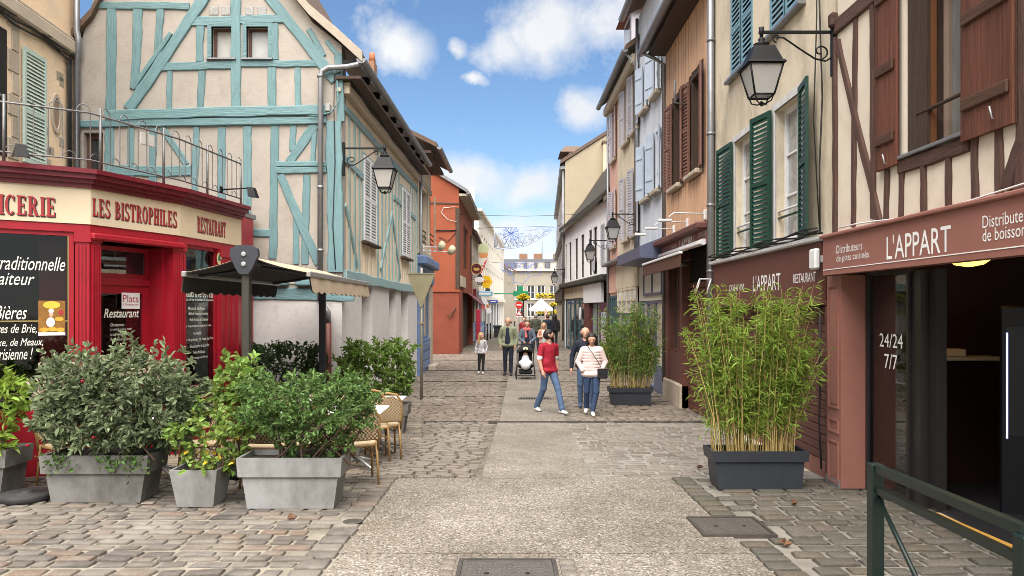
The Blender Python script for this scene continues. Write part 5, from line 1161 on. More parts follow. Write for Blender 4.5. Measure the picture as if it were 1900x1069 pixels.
Bh.louvre(m_green, W1[1] + .01, Bh.sv(1334, .05), zt0 - .04, zt1 + .02, n=.03, pitch=.064, rails=(.48,), ang=R(3), hinge=0)
Bh.louvre(m_green, W2[1] + .02, W2[1] + .02 + sw + .08, zt0 - .04, zt1 + .02, n=.04, ang=R(12), hinge=0, pitch=.064, rails=(.48,))
Bh.louvre(m_green, W2[0] - sw - .05, W2[0] - .02, zt0 - .04, zt1 + .02, n=.04, ang=R(10), hinge=1, pitch=.064, rails=(.48,), mslat=m_green)
for w in (U1, U2):
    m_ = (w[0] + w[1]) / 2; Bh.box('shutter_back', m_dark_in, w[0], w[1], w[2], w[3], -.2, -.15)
    Bh.louvre(m_blug, w[0], m_ - .01, w[2], w[3], n=-.02, pitch=.075, rails=(.4,)); Bh.louvre(m_blug, m_ + .01, w[1], w[2], w[3], n=-.02, pitch=.075, rails=(.4,))
    Bh.box('sill', m_zinc, w[0] - .12, w[1] + .12, w[2] - .06, w[2] - .002, -.1, .10, b=.01); Bh.box('meeting_strip', m_green, m_ - .012, m_ + .012, w[2], w[3], -.03, .02)
# fascia, ledge, roller door
BS = empty('shop_sign', (3.64, 8.34, 0), Bh.ang, 'dark brown fascia sign above the roller door behind the tall bamboo', 'sign')
MB().box(.22, LB - .12, .002, .06, zsg0, zsg1 - .04).build('board', m_brown_d, BS); MB().bbox(.2, LB - .1, .0, .10, zsg0 - .05, zsg0 - .001, .008).build('moulding', m_brown_d, BS)
sign_text(Bh, BS, 'CAVE À VINS', 1353, 541, 526, 1381, .0625); sign_text(Bh, BS, "L'APPART", 1397, 541, 512, 1448, .0625, bold=.004, name='letter'); sign_text(Bh, BS, 'RESTAURANT', 1472, 526, 509, 1514, .0625)
Bh.box('ledge', m_peel, .1, LB - .05, zsg1 - .03, zsg1 + .03, -.02, .13, b=.015)
for j in range(4): Bh.put(MB().tube([(.1 + i * .35, .10 + .02 * j, zsg1 + .05 + .02 * j + .02 * math.sin(i * 1.6 + j * 2)) for i in range(15)], .012, 5), 'cable', mcab)
Bh.put(MB().tube([(.28, .05, 9.5), (.34, .04, 5.5), (.22, .05, 4.2), (.30, .05, 3.4), (.26, .06, zsg1 + .05)], .010, 5), 'cable', mcab); Bh.put(MB().tube([(.42, .05, 9.5), (.38, .05, 5.2), (.5, .04, 4.0), (.30, .05, zsg1 + .1)], .008, 5), 'cable', mcab)
Bh.put(MB().tube([(.24, .07, zsg0), (.23, .07, 1.0), (.26, .07, .4), (.20, .07, g(8.5) + .15)], .012, 5), 'cable', mcab)
Bh.box('jamb', m_brown_d, 0, .22, -.6, zsg0 - .051, -.3, .02); Bh.box('jamb', m_brown_d, LB - .5, LB - .1, -.6, zsg0 - .051, -.3, .02)
rz0 = g(9) - .05; nsl = 18; hsl = (zsg0 - .06 - (rz0 + .25)) / nsl
for i in range(nsl):
    o = MB().bbox(.22, LB - .5, -.10, -.075, rz0 + .25 + i * hsl + .003, rz0 + .25 + (i + 1) * hsl - .003, .009).build('door_slat', m_brown_d, Bh.root)
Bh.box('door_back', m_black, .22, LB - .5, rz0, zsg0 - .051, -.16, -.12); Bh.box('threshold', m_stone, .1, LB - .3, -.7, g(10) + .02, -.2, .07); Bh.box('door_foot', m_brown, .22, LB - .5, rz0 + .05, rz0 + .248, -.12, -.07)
wl_ = empty('box_floodlight', (3.64 - .02, 8.5, EYE + .45), Bh.ang, 'white square box light at the joint of the two brown signs', 'lamp')
MB().bbox(0, .18, .07, .14, 0, .24, .02).build('housing', m_white, wl_); MB().bbox(.05, .12, .0, .07, .08, .16, .005).build('bracket', m_white, wl_)
dp = Bh.put(MB().tube([(LB - .04, .08, 10), (LB - .04, .08, -.4)], .065, 10), 'downpipe', m_zinc)
for z in (6.6, 4.9, 3.6, 2.4): Bh.put(MB().lathe([(.078, 0), (.078, .05)], 10, (LB - .04, .08, z)), 'pipe_collar', m_zinc)
lf = empty('folded_light', (3.55, 13.2, EYE + .42), R(90), 'white framed shop spotlight beside the grey down pipe', 'lamp')
MB().tube([(0, 0, .1), (0, .2, .1), (0, .28, -.12), (0, .08, -.16), (0, 0, .1)], .014, 6).build('frame', m_white, lf); MB().tube([(0, .2, .1), (.12, .16, .06), (.12, .22, -.1), (0, .28, -.12)], .012, 6).build('arm', m_white, lf)
# ---------------------------------------------------------------- right side: house with orange boards
m_board = mat('orange_board', (0.66, 0.42, 0.27), (0.56, 0.34, 0.21), rough=.8, nscale=3, stretch=(6, 1, .5), bump=.4, bscale=10, perobj=.16)
m_brsh = mat('brown_louvre', (.20, .095, .068), (.16, .075, .055), rough=.6, nscale=5)
m_blgrey = mat('blue_grey_render', (0.64, 0.675, 0.73), (0.56, 0.6, 0.65), rough=.9, nscale=1.4, bump=.25, c3=(.27, .29, .32), s3=1.6, a3=.45, stretch=(1, 1, .5))
m_bgsh = mat('blue_grey_shutter', (0.44, 0.51, 0.6), (0.38, 0.45, 0.54), rough=.6, nscale=4)
m_greysh = mat('lilac_grey_shutter', (0.42, 0.41, 0.45), (0.36, 0.35, 0.39), rough=.6, nscale=4)
m_pink = mat('pink_render', (0.64, 0.38, 0.3), (0.57, 0.33, 0.26), rough=.9, nscale=1.5, bump=.2, c3=(.33, .2, .16), s3=2, a3=.4)
m_ochre = mat('ochre_render', (0.64, 0.55, 0.41), (0.56, 0.47, 0.34), rough=.9, nscale=1.3, bump=.25, c3=(.26, .22, .16), s3=1.6, a3=.45, stretch=(1, 1, .5))
m_whiteR = mat('white_limewash', (0.86, 0.84, 0.84), (0.8, 0.78, 0.78), rough=.9, nscale=1.2, bump=.2, c3=(.42, .39, .37), s3=1.5, a3=.35, stretch=(1, 1, .5))
m_moss = mat('mossy_tile', (0.055, 0.045, 0.036), (0.03, 0.026, 0.021), rough=.95, nscale=10, contrast=1.6, bump=1.0, bscale=14, c3=(.07, .066, .045), s3=4, a3=.5)
m_gcream = mat('cream_gable', (0.394, 0.336, 0.238), (0.353, 0.295, 0.205), rough=.9, nscale=.9, bump=.15, c3=(0.295, 0.254, 0.189), s3=1.0, a3=.4)
m_navy = mat('navy_shop_paint', (.085, .10, .16), (.10, .115, .18), rough=.5, nscale=4)
m_awn = mat('brown_awning', (.10, .045, .028), (.085, .038, .024), rough=.9, nscale=6)
Ch = Frame('boarded_house', (3.70, 13.56), (3.70, 17.75), 'house faced in orange boards with brown louvred shutters', 'house')
cq = Ch.q; LC = Ch.len
zc0 = cq(1280, 428)[1]; zc1 = 7.9
ho_ = [vh(Ch, 1287, 1302, 290, 140), vh(Ch, 1252, 1266, 370, 190)]
zA, zB = cq(1290, 322)[1], cq(1290, 142)[1]; hC = [(Ch.sv(1302), Ch.sv(1283), zA, zB), (Ch.sv(1266), Ch.sv(1250), zA, zB)]
Ch.wall(m_dkwood, 0, LC, zc0, zc1 + .3, hC, t=.3); Ch.box('building_mass', m_dark_in, 0, LC, -.4, zc1 + .2, -6, -.31)
x = .02; i = 0
while x < LC - .1:
    w = rr.uniform(.19, .27); zb = zc0; seg = [(zc0, zc1)]
    for h in hC:
        if x + w > h[0] - .02 and x < h[1] + .02: seg = [(zc0, h[2] - .12), (h[3] + .1, zc1)]
    for (a, b) in seg:
        Ch.box('board', m_board, x, min(LC, x + w) - .055, a + rr.uniform(0, .05), b, .002, .018 + rr.uniform(0, .008))
    x += w
for h in hC:
    Ch.box('window_lining', m_brsh, h[0], h[1], h[2], h[3], -.25, -.2); Ch.box('sill', m_stone, h[0] - .12, h[1] + .12, h[2] - .1, h[2], 0, .16, b=.02); Ch.window(h[0] + .05, h[1] - .05, h[2] + .02, h[3] - .05, m_brsh, m_pane, n=-.18, fw=.06, mull=2, rail=2)
    wd = (h[1] - h[0]) * .58
    Ch.louvre(m_brsh, h[1] + .02, h[1] + .02 + wd, h[2], h[3], n=.03, ang=R(8), hinge=0, pitch=.07); Ch.louvre(m_brsh, h[0] - .02 - wd, h[0] - .02, h[2], h[3], n=.03, ang=R(12), hinge=1, pitch=.07)
Ch.put(MB().hexa([(-.1, -4, 10.6), (LC + .1, -4, 10.6), (LC + .1, .5, zc1), (-.1, .5, zc1)], [(-.1, -4, 10.8), (LC + .1, -4, 10.8), (LC + .1, .5, zc1 + .16), (-.1, .5, zc1 + .16)]), 'roof', m_tile)
gut(Ch, -.1, LC + .1, .60, zc1 - .0, .09, m_zinc); Ch.box('eave_boards', m_dkwood, 0, LC, zc1 - .1, zc1 - .05, 0, .45)
Ch.put(MB().tube([(LC - .15, .58, zc1 - .08), (LC - .12, .3, zc1 - .2), (LC - .06, .07, zc1 - .32), (LC - .06, .07, 0)], .045, 8), 'downpipe', m_zinc)
Ch.put(MB().tube([(1.9, .04, 6.0), (1.9, .30, 6.05), (1.85, .3, 6.5)], .025, 6), 'antenna_bracket', m_rail)
# shopfront with sign, awning and lamps on arms
CS = empty('shop_sign', (3.70, 13.56, 0), Ch.ang, 'small brown fascia sign over the brown awning of the boarded house', 'sign')
zk = cq(1320, 462)[1]; zk1 = zc0 - .02
MB().box(.08, LC - .05, .02, .12, zk + .12, zk1 - .14).build('board', m_brown, CS); MB().bbox(.0, LC, .0, .32, zk1 - .14, zk1, .03).build('moulding', m_brown_d, CS)
sign_text(Ch, CS, "L'APPART", 1260, 466, 436, 1290, .1225, bold=.02); sign_text(Ch, CS, 'RESTAURANT', 1295, 442, 433, 1311, .1225); sign_text(Ch, CS, 'CAVE À VINS', 1246, 462, 454, 1255, .1225)
AW = empty('shop_awning', (3.70, 13.56, 0), Ch.ang, 'dark brown fabric awning under the small brown sign', 'awning')
n_ = 10; mb = MB()
for i in range(n_):
    f0, f1 = i / n_, (i + 1) / n_
    mb.hexa([(.15, .13 + .42 * f0, zk + .10 - .16 * f0), (LC - .1, .13 + .42 * f0, zk + .10 - .16 * f0), (LC - .1, .13 + .42 * f1, zk + .10 - .16 * f1), (.15, .13 + .42 * f1, zk + .10 - .16 * f1)], [(.15, .13 + .42 * f0, zk + .11 - .16 * f0), (LC - .1, .13 + .42 * f0, zk + .11 - .16 * f0), (LC - .1, .13 + .42 * f1, zk + .11 - .16 * f1), (.15, .13 + .42 * f1, zk + .11 - .16 * f1)])
mb.build('canopy', m_awn, AW); MB().bbox(.13, LC - .08, .54, .60, zk - .09, zk - .04, .01).build('front_bar', m_white, AW); MB().bbox(.15, LC - .1, .565, .575, zk - .33, zk - .091, .003).build('valance', m_awn, AW)
MB().tube([(.1, .16, zk + .13), (LC - .06, .16, zk + .13)], .06, 10).build('roller', m_white, AW)
for k_, (x, nm) in enumerate(((.5, 'nearest the down pipe'), (1.9, 'in the middle of three'), (3.2, 'farthest down the street'))):
    o = empty('sign_lamp', (3.70, 13.56 + x, zk1 + .1), Ch.ang, 'white arm lamp above the small brown sign, ' + nm, 'lamp', 'white arm lamps'); MB().bbox(-.05, .05, 0, .06, -.02, .18, .01).build('wall_box', m_white, o); MB().tube([(0, .05, .1), (0, .62, .12), (0, .72, .04)], .014, 6).build('arm', m_white, o); h_ = MB().bbox(-.05, .05, .66, .92, -.05, .0, .015).build('lamp_head', m_white, o)
zd = zk + .1
Ch.box('shop_pier', m_brown_d, LC - .5, LC, -.6, zd, -.3, .05); Ch.box('shop_pier', m_brown_d, 2.35, 2.6, -.6, zd, -.3, .04); Ch.window(2.6, LC - .5, .75, zd, m_brown_d, m_pane, n=-.1, fw=.07, mull=2); Ch.box('stall_riser', m_brown_d, 2.6, LC - .5, .1, .75, -.2, .02)
Ch.box('stone_plinth', m_stone, 2.35, LC + .02, -.7, .1, -.25, .09, b=.03); Ch.box('shop_pier', m_brown_d, 0, .35, -.6, zd, -.3, .05)
for i in range(20): z_ = g(15) + i * .135; Ch.box('door_slat', m_brown_d, .35, 2.35, z_ + .004, z_ + .131, -.12, -.09, b=.01)
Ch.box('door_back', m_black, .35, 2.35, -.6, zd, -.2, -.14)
for x in (1.0, 2.2, 3.4): 
    o = empty('pendant_shade', (3.70 - .35, 13.56 + x, zk - .22), 0, 'grey metal shade hanging under the brown awning, %s' % ('first of three' if x == 1.0 else 'middle of three' if x == 2.2 else 'last of three'), 'lamp', 'shades under the awning'); MB().lathe([(.13, -.05), (.05, .02), (.02, .06)], 12).build('shade', m_zinc, o); MB().tube([(0, 0, .05), (.3, 0, .1)], .01, 5).build('arm', m_zinc, o)
# ---------------------------------------------------------------- blue-grey house
Dh = Frame('blue_grey_house', (3.70, 17.78), (3.68, 21.4), 'blue-grey rendered house with matching plank shutters', 'house')
dq = Dh.q; LD = Dh.len
zl1 = (dq(1222, 352)[1], dq(1222, 240)[1]); zl2 = (dq(1212, 185)[1], dq(1212, 95)[1])
hD = [(.55, 1.25, *zl1), (1.9, 2.7, *zl1), (.6, 1.3, *zl2), (2.1, 2.8, *zl2)]
zf = dq(1220, 452)[1]
Dh.wall(m_blgrey, 0, LD, zf, 10.2, hD, t=.3); Dh.box('building_mass', m_dark_in, 0, LD, -.4, 10, -6, -.31)
for h in hD:
    Dh.window(*h, m_white, m_pane, n=-.16, mull=2, rail=2); Dh.box('sill', m_stone, h[0] - .1, h[1] + .1, h[2] - .12, h[2] - .001, 0, .16, b=.02)
    for a, b, hg, an in ((h[0] - .38, h[0] - .01, 1, 14), (h[1] + .01, h[1] + .38, 0, 22)):
        o = MB().box(0, b - a, 0, .03, 0, h[3] - h[2]).build('shutter', m_bgsh, Dh.root); w = b - a
        o.matrix_basis = Matrix.Translation((a, .03, h[2])) @ (Matrix.Rotation(R(an), 4, 'Z') if hg == 0 else Matrix.Translation((w, 0, 0)) @ Matrix.Rotation(-R(an), 4, 'Z') @ Matrix.Translation((-w, 0, 0)))
        for i in range(3): MB().bbox(i * w / 3 + .003, (i + 1) * w / 3 - .003, .031, .042, 0, h[3] - h[2], .003).build('plank', m_bgsh, o)
        for zb in (.2, .75): MB().bbox(.02, w - .02, .043, .06, (h[3] - h[2]) * zb, (h[3] - h[2]) * zb + .09, .005).build('batten', m_bgsh, o)
gut(Dh, -.1, LD + .1, .5, 10.15, .09, m_zinc); Dh.put(MB().hexa([(-.1, -4, 12.6), (LD + .1, -4, 12.6), (LD + .1, .45, 10.2), (-.1, .45, 10.2)], [(-.1, -4, 12.8), (LD + .1, -4, 12.8), (LD + .1, .45, 10.36), (-.1, .45, 10.36)]), 'roof', m_tile)
Dh.put(MB().tube([(LD - .06, .07, 10.1), (LD - .06, .07, 3.2)], .05, 8), 'downpipe', m_zinc)
Dh.put(MB().hexa([(0, 0, zf - .45), (LD, 0, zf - .45), (LD, .62, zf - .42), (0, .62, zf - .42)], [(0, 0, zf + .10), (LD, 0, zf + .10), (LD, .64, zf - .15), (0, .64, zf - .15)]), 'canopy', m_navy)
z_ = zf - .46
mw = mat('shop_white', (.62, .58, .50), (.55, .51, .44), rough=.7, nscale=2)
Dh.box('shop_wall', mw, 0, LD, 2.2, z_, -.3, 0); Dh.window(.3, LD - .9, dq(1210, 548)[1], dq(1210, 505)[1], m_navy, mw, n=.005, fw=.06, mull=2, name='notice_case')
Dh.box('shop_wall', mw, 0, LD, 1.95, 2.199, -.3, .0); Dh.window(.15, 1.3, .25, 1.94, m_navy, mat('blind_behind_glass', (.55, .52, .40), (.47, .44, .34), rough=.1, nscale=1, spec=.6), n=-.05, fw=.06); Dh.window(1.35, LD - .35, -.35, 1.94, m_navy, m_lace, n=-.05, fw=.07, mull=2)
Dh.box('stall_riser', m_navy, .15, 1.3, -.6, .249, -.2, .01); Dh.box('pilaster', m_navy, 0, .149, -.6, 1.94, -.2, .04); Dh.box('pilaster', m_navy, LD - .35, LD, -.6, 1.94, -.2, .03)
# ---------------------------------------------------------------- ochre house with a pink end
Eh = Frame('ochre_house', (3.68, 21.42), (3.64, 27.5), 'tall ochre and pink house with lilac-grey louvred shutters', 'house')
eq = Eh.q; LE = Eh.len; sp_ = Eh.sv(1146)
def eh(u0, u1, vb, vt): return (Eh.sv(u1), Eh.sv(u0), eq((u0 + u1) / 2, vb)[1], eq((u0 + u1) / 2, vt)[1])
zl1 = (eq(1170, 440)[1], eq(1170, 320)[1]); zl2 = (eq(1165, 262)[1], eq(1165, 160)[1])
xs_ = [(Eh.sv(1184), Eh.sv(1177)), (Eh.sv(1166), Eh.sv(1161)), (Eh.sv(1142), Eh.sv(1138.5))]
hE = [(a, b, *z) for a, b in xs_ for z in (zl1, zl2)]; zf = eq(1165, 478)[1]; ztop = EYE + 7.45
Eh.wall(m_ochre, 0, sp_, zf, ztop, [h for h in hE if h[0] < sp_], t=.3); Eh.wall(m_pink, sp_, LE, 1.2, ztop, [h for h in hE if h[0] > sp_], t=.3, name='pink_wall'); Eh.box('building_mass', m_dark_in, 0, LE, -.4, ztop, -6, -.31)
for h in hE:
    Eh.window(*h, m_white, m_pane, n=-.16, mull=2, rail=2); Eh.box('sill', m_stone, h[0] - .3, h[1] + .3, h[2] - .12, h[2] - .002, 0, .12, b=.02)
    Eh.louvre(m_greysh, h[1] + .02, h[1] + .47, h[2], h[3], n=.03, ang=R(12), hinge=0, pitch=.08); Eh.louvre(m_greysh, h[0] - .47, h[0] - .02, h[2], h[3], n=.03, ang=R(8), hinge=1, pitch=.08)
gut(Eh, -.1, LE + .1, .42, ztop + .02, .09, m_zinc); Eh.box('cornice', m_cream_w, 0, LE, ztop - .35, ztop - .05, 0, .25, b=.05); Eh.put(MB().hexa([(-.1, -4, ztop + 3.2), (LE + .1, -4, ztop + 3.2), (LE + .1, .4, ztop), (-.1, .4, ztop)], [(-.1, -4, ztop + 3.4), (LE + .1, -4, ztop + 3.4), (LE + .1, .4, ztop + .16), (-.1, .4, ztop + .16)]), 'roof', m_tile)
dz0 = ztop + .4; dm = Eh.box('dormer', m_greysh, 2.2, 3.7, dz0, dz0 + 1.7, -2.0, -.15); Eh.put(MB().hexa([(1.95, -2.2, dz0 + 1.701), (3.95, -2.2, dz0 + 1.701), (3.95, .1, dz0 + 1.701), (1.95, .1, dz0 + 1.701)], [(2.4, -2.2, dz0 + 2.4), (3.5, -2.2, dz0 + 2.4), (3.3, -.6, dz0 + 2.4), (2.6, -.6, dz0 + 2.4)]), 'dormer_roof', mat('dormer_tile', (.26, .12, .07), (.2, .09, .055), rough=.85, nscale=14, bump=.5)); Eh.box('pane', m_pane, 2.4, 3.5, dz0 + .3, dz0 + 1.5, -.149, -.13, dm)
Eh.put(MB().tube([(.05, .4, ztop), (.05, .08, ztop - .4), (.05, .08, 3)], .05, 8), 'downpipe', m_zinc); Eh.put(MB().tube([(LE - .05, .08, ztop - .3), (LE - .05, .08, 0)], .05, 8), 'downpipe', m_zinc)
Eh.box('shop_ledge', m_zinc, 0, LE, zf - .08, zf + .02, 0, .32, b=.02); Eh.box('shop_fascia', m_ochre, 0, sp_, zf - .95, zf - .081, -.3, .05)
m_teald = mat('petrol_shop_paint', (.05, .10, .12), rough=.5, nscale=4)
Eh.window(.2, sp_ - .2, 1.6, zf - .96, m_ochre, m_pane_refl, n=.0, fw=.07, mull=4, rail=1, name='shop_window'); Eh.window(.2, sp_ - .2, -.2, 1.598, m_teald, m_pane_refl, n=.0, fw=.08, mull=4, rail=0, name='shop_window'); Eh.window(sp_ + .1, LE - .2, -.3, 2.2, m_teald, m_pane, n=.0, fw=.09, mull=3, rail=1, name='shop_window')
Eh.box('pink_fascia', m_pink, sp_, LE, 2.3, 3.2, 0, .04); Eh.box('stall_riser', m_teald, 0, LE, -.6, -.201, -.2, .02)
# ---------------------------------------------------------------- low white house with a mossy roof
Fh = Frame('white_house', (3.62, 27.55), (2.84, 39.4), 'low whitewashed house with steep mossy tiled roof', 'house')
fq = Fh.q; LF = Fh.len; zt = EYE + 4.15; zf = fq(1090, 518)[1]
hF = []
for (u0, u1, vt, vb) in ((1049.5, 1052, 470, 532), (1056, 1060, 463, 530), (1067, 1072, 455, 527), (1078, 1084, 447, 522), (1092.5, 1098, 440, 512), (1101, 1108, 433, 506)):
    m_ = (u0 + u1) / 2; hF.append((Fh.sv(u1), Fh.sv(u0), 3.15, 5.1))
Fh.wall(m_whiteR, 0, LF, zf, zt, hF, t=.3); Fh.box('building_mass', m_dark_in, 0, LF, -.4, zt, -6, -.31)
for h in hF: Fh.window(*h, m_dkwood, m_pane, n=-.1, fw=.06, mull=1, rail=2)
Fh.louvre(m_greysh, .75, 1.45, fq(1122, 490)[1], fq(1122, 415)[1], n=.02, pitch=.09); Fh.box('vent_box', m_greysh, 3.0, 3.35, 3.3, 3.8, 0, .05)
# roof: a steep curved slope
pr_ = [(.32, zt - .12), (-.1, zt + .25), (-.9, zt + 1.25), (-2.0, zt + 2.9), (-3.4, zt + 4.6)]
mb = MB()
for i in range(4): a, b = pr_[i], pr_[i + 1]; mb.hexa([(-.05, a[0], a[1]), (LF + .05, a[0], a[1]), (LF + .05, b[0], b[1]), (-.05, b[0], b[1])], [(-.05, a[0], a[1] + .2), (LF + .05, a[0], a[1] + .2), (LF + .05, b[0], b[1] + .2), (-.05, b[0], b[1] + .2)])
Fh.put(mb, 'roof', m_moss)
for i in range(6):
    for j in range(40):
        pass
Fh.box('shop_ledge', m_moss, 0, LF, zf - .25, zf, 0, .35, b=.05)
m_plum = mat('plum_paint', (.085, .022, .05), rough=.45, nscale=4); m_dkr = mat('dark_red_pier', (.11, .035, .03), rough=.5, nscale=4)
Fh.box('blank_sign', m_white, 1.0, 5.2, zf - 1.05, zf - .26, 0, .12, b=.01); sA = Fh.sv(1078)
Fh.box('shop_pier', m_plum, .2, 1.9, -.6, zf - 1.051, -.3, .02); Fh.box('shop_pier', m_dkr, 4.3, 5.6, -.6, zf - 1.051, -.3, .02); Fh.window(1.9, 4.3, -.4, zf - 1.051, m_plum, mat('mint_glass', (.30, .40, .37), (.22, .3, .28), rough=.08, nscale=2, spec=.7), n=-.15, mull=2)
for (z0_, c_) in ((1.0, (.45, .5, .62)), (.35, (.6, .5, .55))): Fh.box('poster', mat('poster_pale_%d' % int(c_[0] * 100), c_, tuple(x * .6 for x in c_), rough=.5, nscale=14, contrast=2), .45, 1.5, z0_, z0_ + .6, .021, .03)
Fh.box('shop_fascia', m_ochre, 5.6, LF, zf - .8, zf - .251, -.3, .05); Fh.window(5.7, LF - .2, -.3, zf - .81, m_teald, m_pane, n=-.05, fw=.1, mull=4, name='shop_window')
Fh.box('house_end', m_whiteR, LF - .2, LF, -.6, zf - .252, -.3, .03); o = Fh.put(MB().lathe([(.30, 0), (.30, .03)], 16), 'round_sticker', m_white); o.rotation_euler = (R(90), 0, 0); o.location = (6.6, .06, 1.5)
# ---------------------------------------------------------------- tall cream gable beyond
Gh = Frame('gable_house', (6.6, 39.55), (2.84, 39.55), 'tall cream house whose blank gable rises above the mossy roof', 'house')
gq = Gh.q; zg1 = gq(1048, 300)[1]; slope = (gq(1135, 243)[1] - zg1) / (gq(1048, 0)[0] - gq(1135, 0)[0])
GS = Gh.sub((2.84, 39.56), (3.75, 62.0))
Gh.wall(m_gcream, 0, Gh.len, -.6, zg1, [], t=.3); Gh.put(MB().poly([(Gh.len, zg1), (0, zg1), (0, zg1 + slope * Gh.len)], -.3, 0), 'gable', m_gcream)
hs = [(1.5 + i * 3.2, 2.6 + i * 3.2, b, b + 1.7) for i in range(6) for b in (3.4, 6.2)]
GS.wall(m_gcream, .31, GS.len, -.6, zg1, hs, t=.3)
for h in hs: GS.window(*h, m_white, m_pane, n=-.15, mull=2, rail=1); GS.louvre(m_greysh, h[1], h[1] + .5, h[2], h[3], n=.02, slats=False, ang=R(10))
for z_ in (3.0, 5.8, zg1 - .3): GS.box('ledge', m_zinc, 0, GS.len, z_ - .1, z_ + .05, 0, .25)
GS.box('shop_fascia', m_dkwood, 0, GS.len, 2.2, 2.9, 0, .15); GS.put(MB().tube([(.15, .1, zg1), (.15, .1, 0)], .06, 8), 'downpipe', m_zinc)
rp_ = [(Gh.len + .25, zg1 - .12), (0, zg1 + slope * Gh.len - .0), (0, zg1 + slope * Gh.len + .18), (Gh.len + .25, zg1 + .08)]; Gh.put(MB().hexa([(x, .08, z) for x, z in rp_], [(x - .92, -22, z) for x, z in rp_]), 'roof', m_tile)
Gh.box('dormer', m_whiteR, Gh.len - .95, Gh.len - .3, zg1 - .2, zg1 + .75, -3, -1.2); Gh.put(MB().hexa([(Gh.len - 1.1, -3.2, zg1 + .751), (Gh.len + .2, -3.2, zg1 + .751), (Gh.len + .2, -1.0, zg1 + .751), (Gh.len - 1.1, -1.0, zg1 + .751)], [(Gh.len - .9, -2.6, zg1 + 1.15), (Gh.len - .1, -2.6, zg1 + 1.15), (Gh.len - .1, -1.5, zg1 + 1.15), (Gh.len - .9, -1.5, zg1 + 1.15)]), 'dormer_roof', m_tile)
Gh.box('chimney_breast', m_ochre, gq(1140, 0)[0], gq(1118, 0)[0], 5.0, gq(1130, 268)[1], .001, .35); Gh.box('chimney_cap', m_tile, gq(1142, 0)[0], gq(1116, 0)[0], gq(1130, 268)[1], gq(1130, 264)[1], -.05, .4)
# ---------------------------------------------------------------- street lanterns on wall brackets
m_frost = mat('frosted_lantern_glass', (.62, .61, .58), (.54, .53, .50), rough=.35, nscale=3, spec=.5, trans=.35)
def lantern(loc, ang, L_, label, k=1.0):
    o = empty('wall_lantern', loc, ang, label, 'street lamp', 'wall lanterns along the street')
    MB().bbox(-.03, .02, -.03, .03, -.55, .12, .008).build('wall_plate', m_black_metal, o)
    MB().bbox(.02, L_ + .03, -.018, .018, -.018, .018, .004).build('arm', m_black_metal, o)
    def spiral(cx, cz, r0, turns, a0, sg): return [(cx + (r0 * (1 - t)) * math.cos(a0 + sg * t * turns * 2 * math.pi), 0, cz + (r0 * (1 - t)) * math.sin(a0 + sg * t * turns * 2 * math.pi)) for t in [i / 16 * .8 for i in range(17)]]
    MB().tube([(.02, 0, -.32), (.08, 0, -.36), (.2, 0, -.33), (.38, 0, -.2), (.55, 0, -.07), (L_ - .12, 0, -.05)], .011, 6).build('brace', m_black_metal, o)
    MB().tube(spiral(.14, -.24, .10, 1.4, R(-80), -1), .010, 6).build('scroll', m_black_metal, o); MB().tube(spiral(L_ - .17, -.07, .055, 1.3, R(-90), 1), .009, 6).build('scroll', m_black_metal, o)
    lan = [('finial', MB().tube([(0, 0, .06), (0, 0, -.06)], [.035, .022], 8).lathe([(.02, -.06), (.045, -.09), (.03, -.12), (.10, -.15), (.085, -.165), (.11, -.20)], 14, (0, 0, 0)))]
    ht = -.20
    cap = MB(); hx = lambda a, z: [(-a, -a, z), (a, -a, z), (a, a, z), (-a, a, z)]
    cap.hexa(hx(.20, ht - .20), hx(.125, ht)); cap.hexa(hx(.235, ht - .235), hx(.215, ht - .2005)); lan.append(('lamp_cap', cap))
    t, b = .205, .12; zt, zb = ht - .236, ht - .60
    fr = MB()
    for sx, sy in ((-1, -1), (1, -1), (1, 1), (-1, 1)): fr.tube([(sx * t, sy * t, zt), (sx * b, sy * b, zb)], .012, 6)
    for a, z in ((t, zt - .008), (b, zb)):
        c = [(-a, -a, z), (a, -a, z), (a, a, z), (-a, a, z), (-a, -a, z)]
        for i in range(4): fr.tube([c[i], c[i + 1]], .012, 6)
    lan.append(('lamp_frame', fr))
    sc = MB(); 
    for i in range(4):
        a = i * math.pi / 2 + math.pi / 4; sc.tube([(b * 1.35 * math.cos(a), b * 1.35 * math.sin(a), zb), (b * 1.1 * math.cos(a), b * 1.1 * math.sin(a), zb - .07), (.05 * math.cos(a), .05 * math.sin(a), zb - .10), (0, 0, zb - .075)], .009, 6)
    sc.lathe([(.0, -.13), (.022, -.11), (.03, -.085), (.01, -.06)], 10, (0, 0, zb)); lan.append(('lamp_foot', sc))
    for nm, mb in lan: mb.build(nm, m_black_metal, o).location = (L_, 0, -.0)
    for i in range(4):
        a = i * math.pi / 2; c, s = math.cos(a), math.sin(a)
        pts = [(t * .96, -t * .96, zt - .01), (t * .96, t * .96, zt - .01), (b * .96, b * .96, zb + .01), (b * .96, -b * .96, zb + .01)]
        pn = MB(); pn.quad(*[(x * c - y * s, x * s + y * c, z) for x, y, z in pts]); pn.build('lamp_pane', m_frost, o).location = (L_, 0, 0)
    o.scale = (1, .9, .9)
    for c_ in o.children: c_.scale = (.9, 1, 1) if c_.name.startswith('lamp') or c_.name.startswith('finial') else (1, 1, 1)
    return o
lantern((3.60, 8.30, P(0, 60, 8.3).z), R(180), .80, 'large black lantern on a scrolled bracket between the two brown signs')
lantern((-3.05, 13.42, P(0, 275, 13.4).z), 0, .74, 'black lantern on the corner post of the pale blue timbered house')
lantern((3.64, 21.45, P(0, 397, 21.4).z), R(180), .72, 'black lantern against the lilac-grey shutters of the ochre house')
lantern((3.58, 27.5, P(0, 446, 27.4).z), R(180), .68, 'black lantern in front of the low whitewashed house')
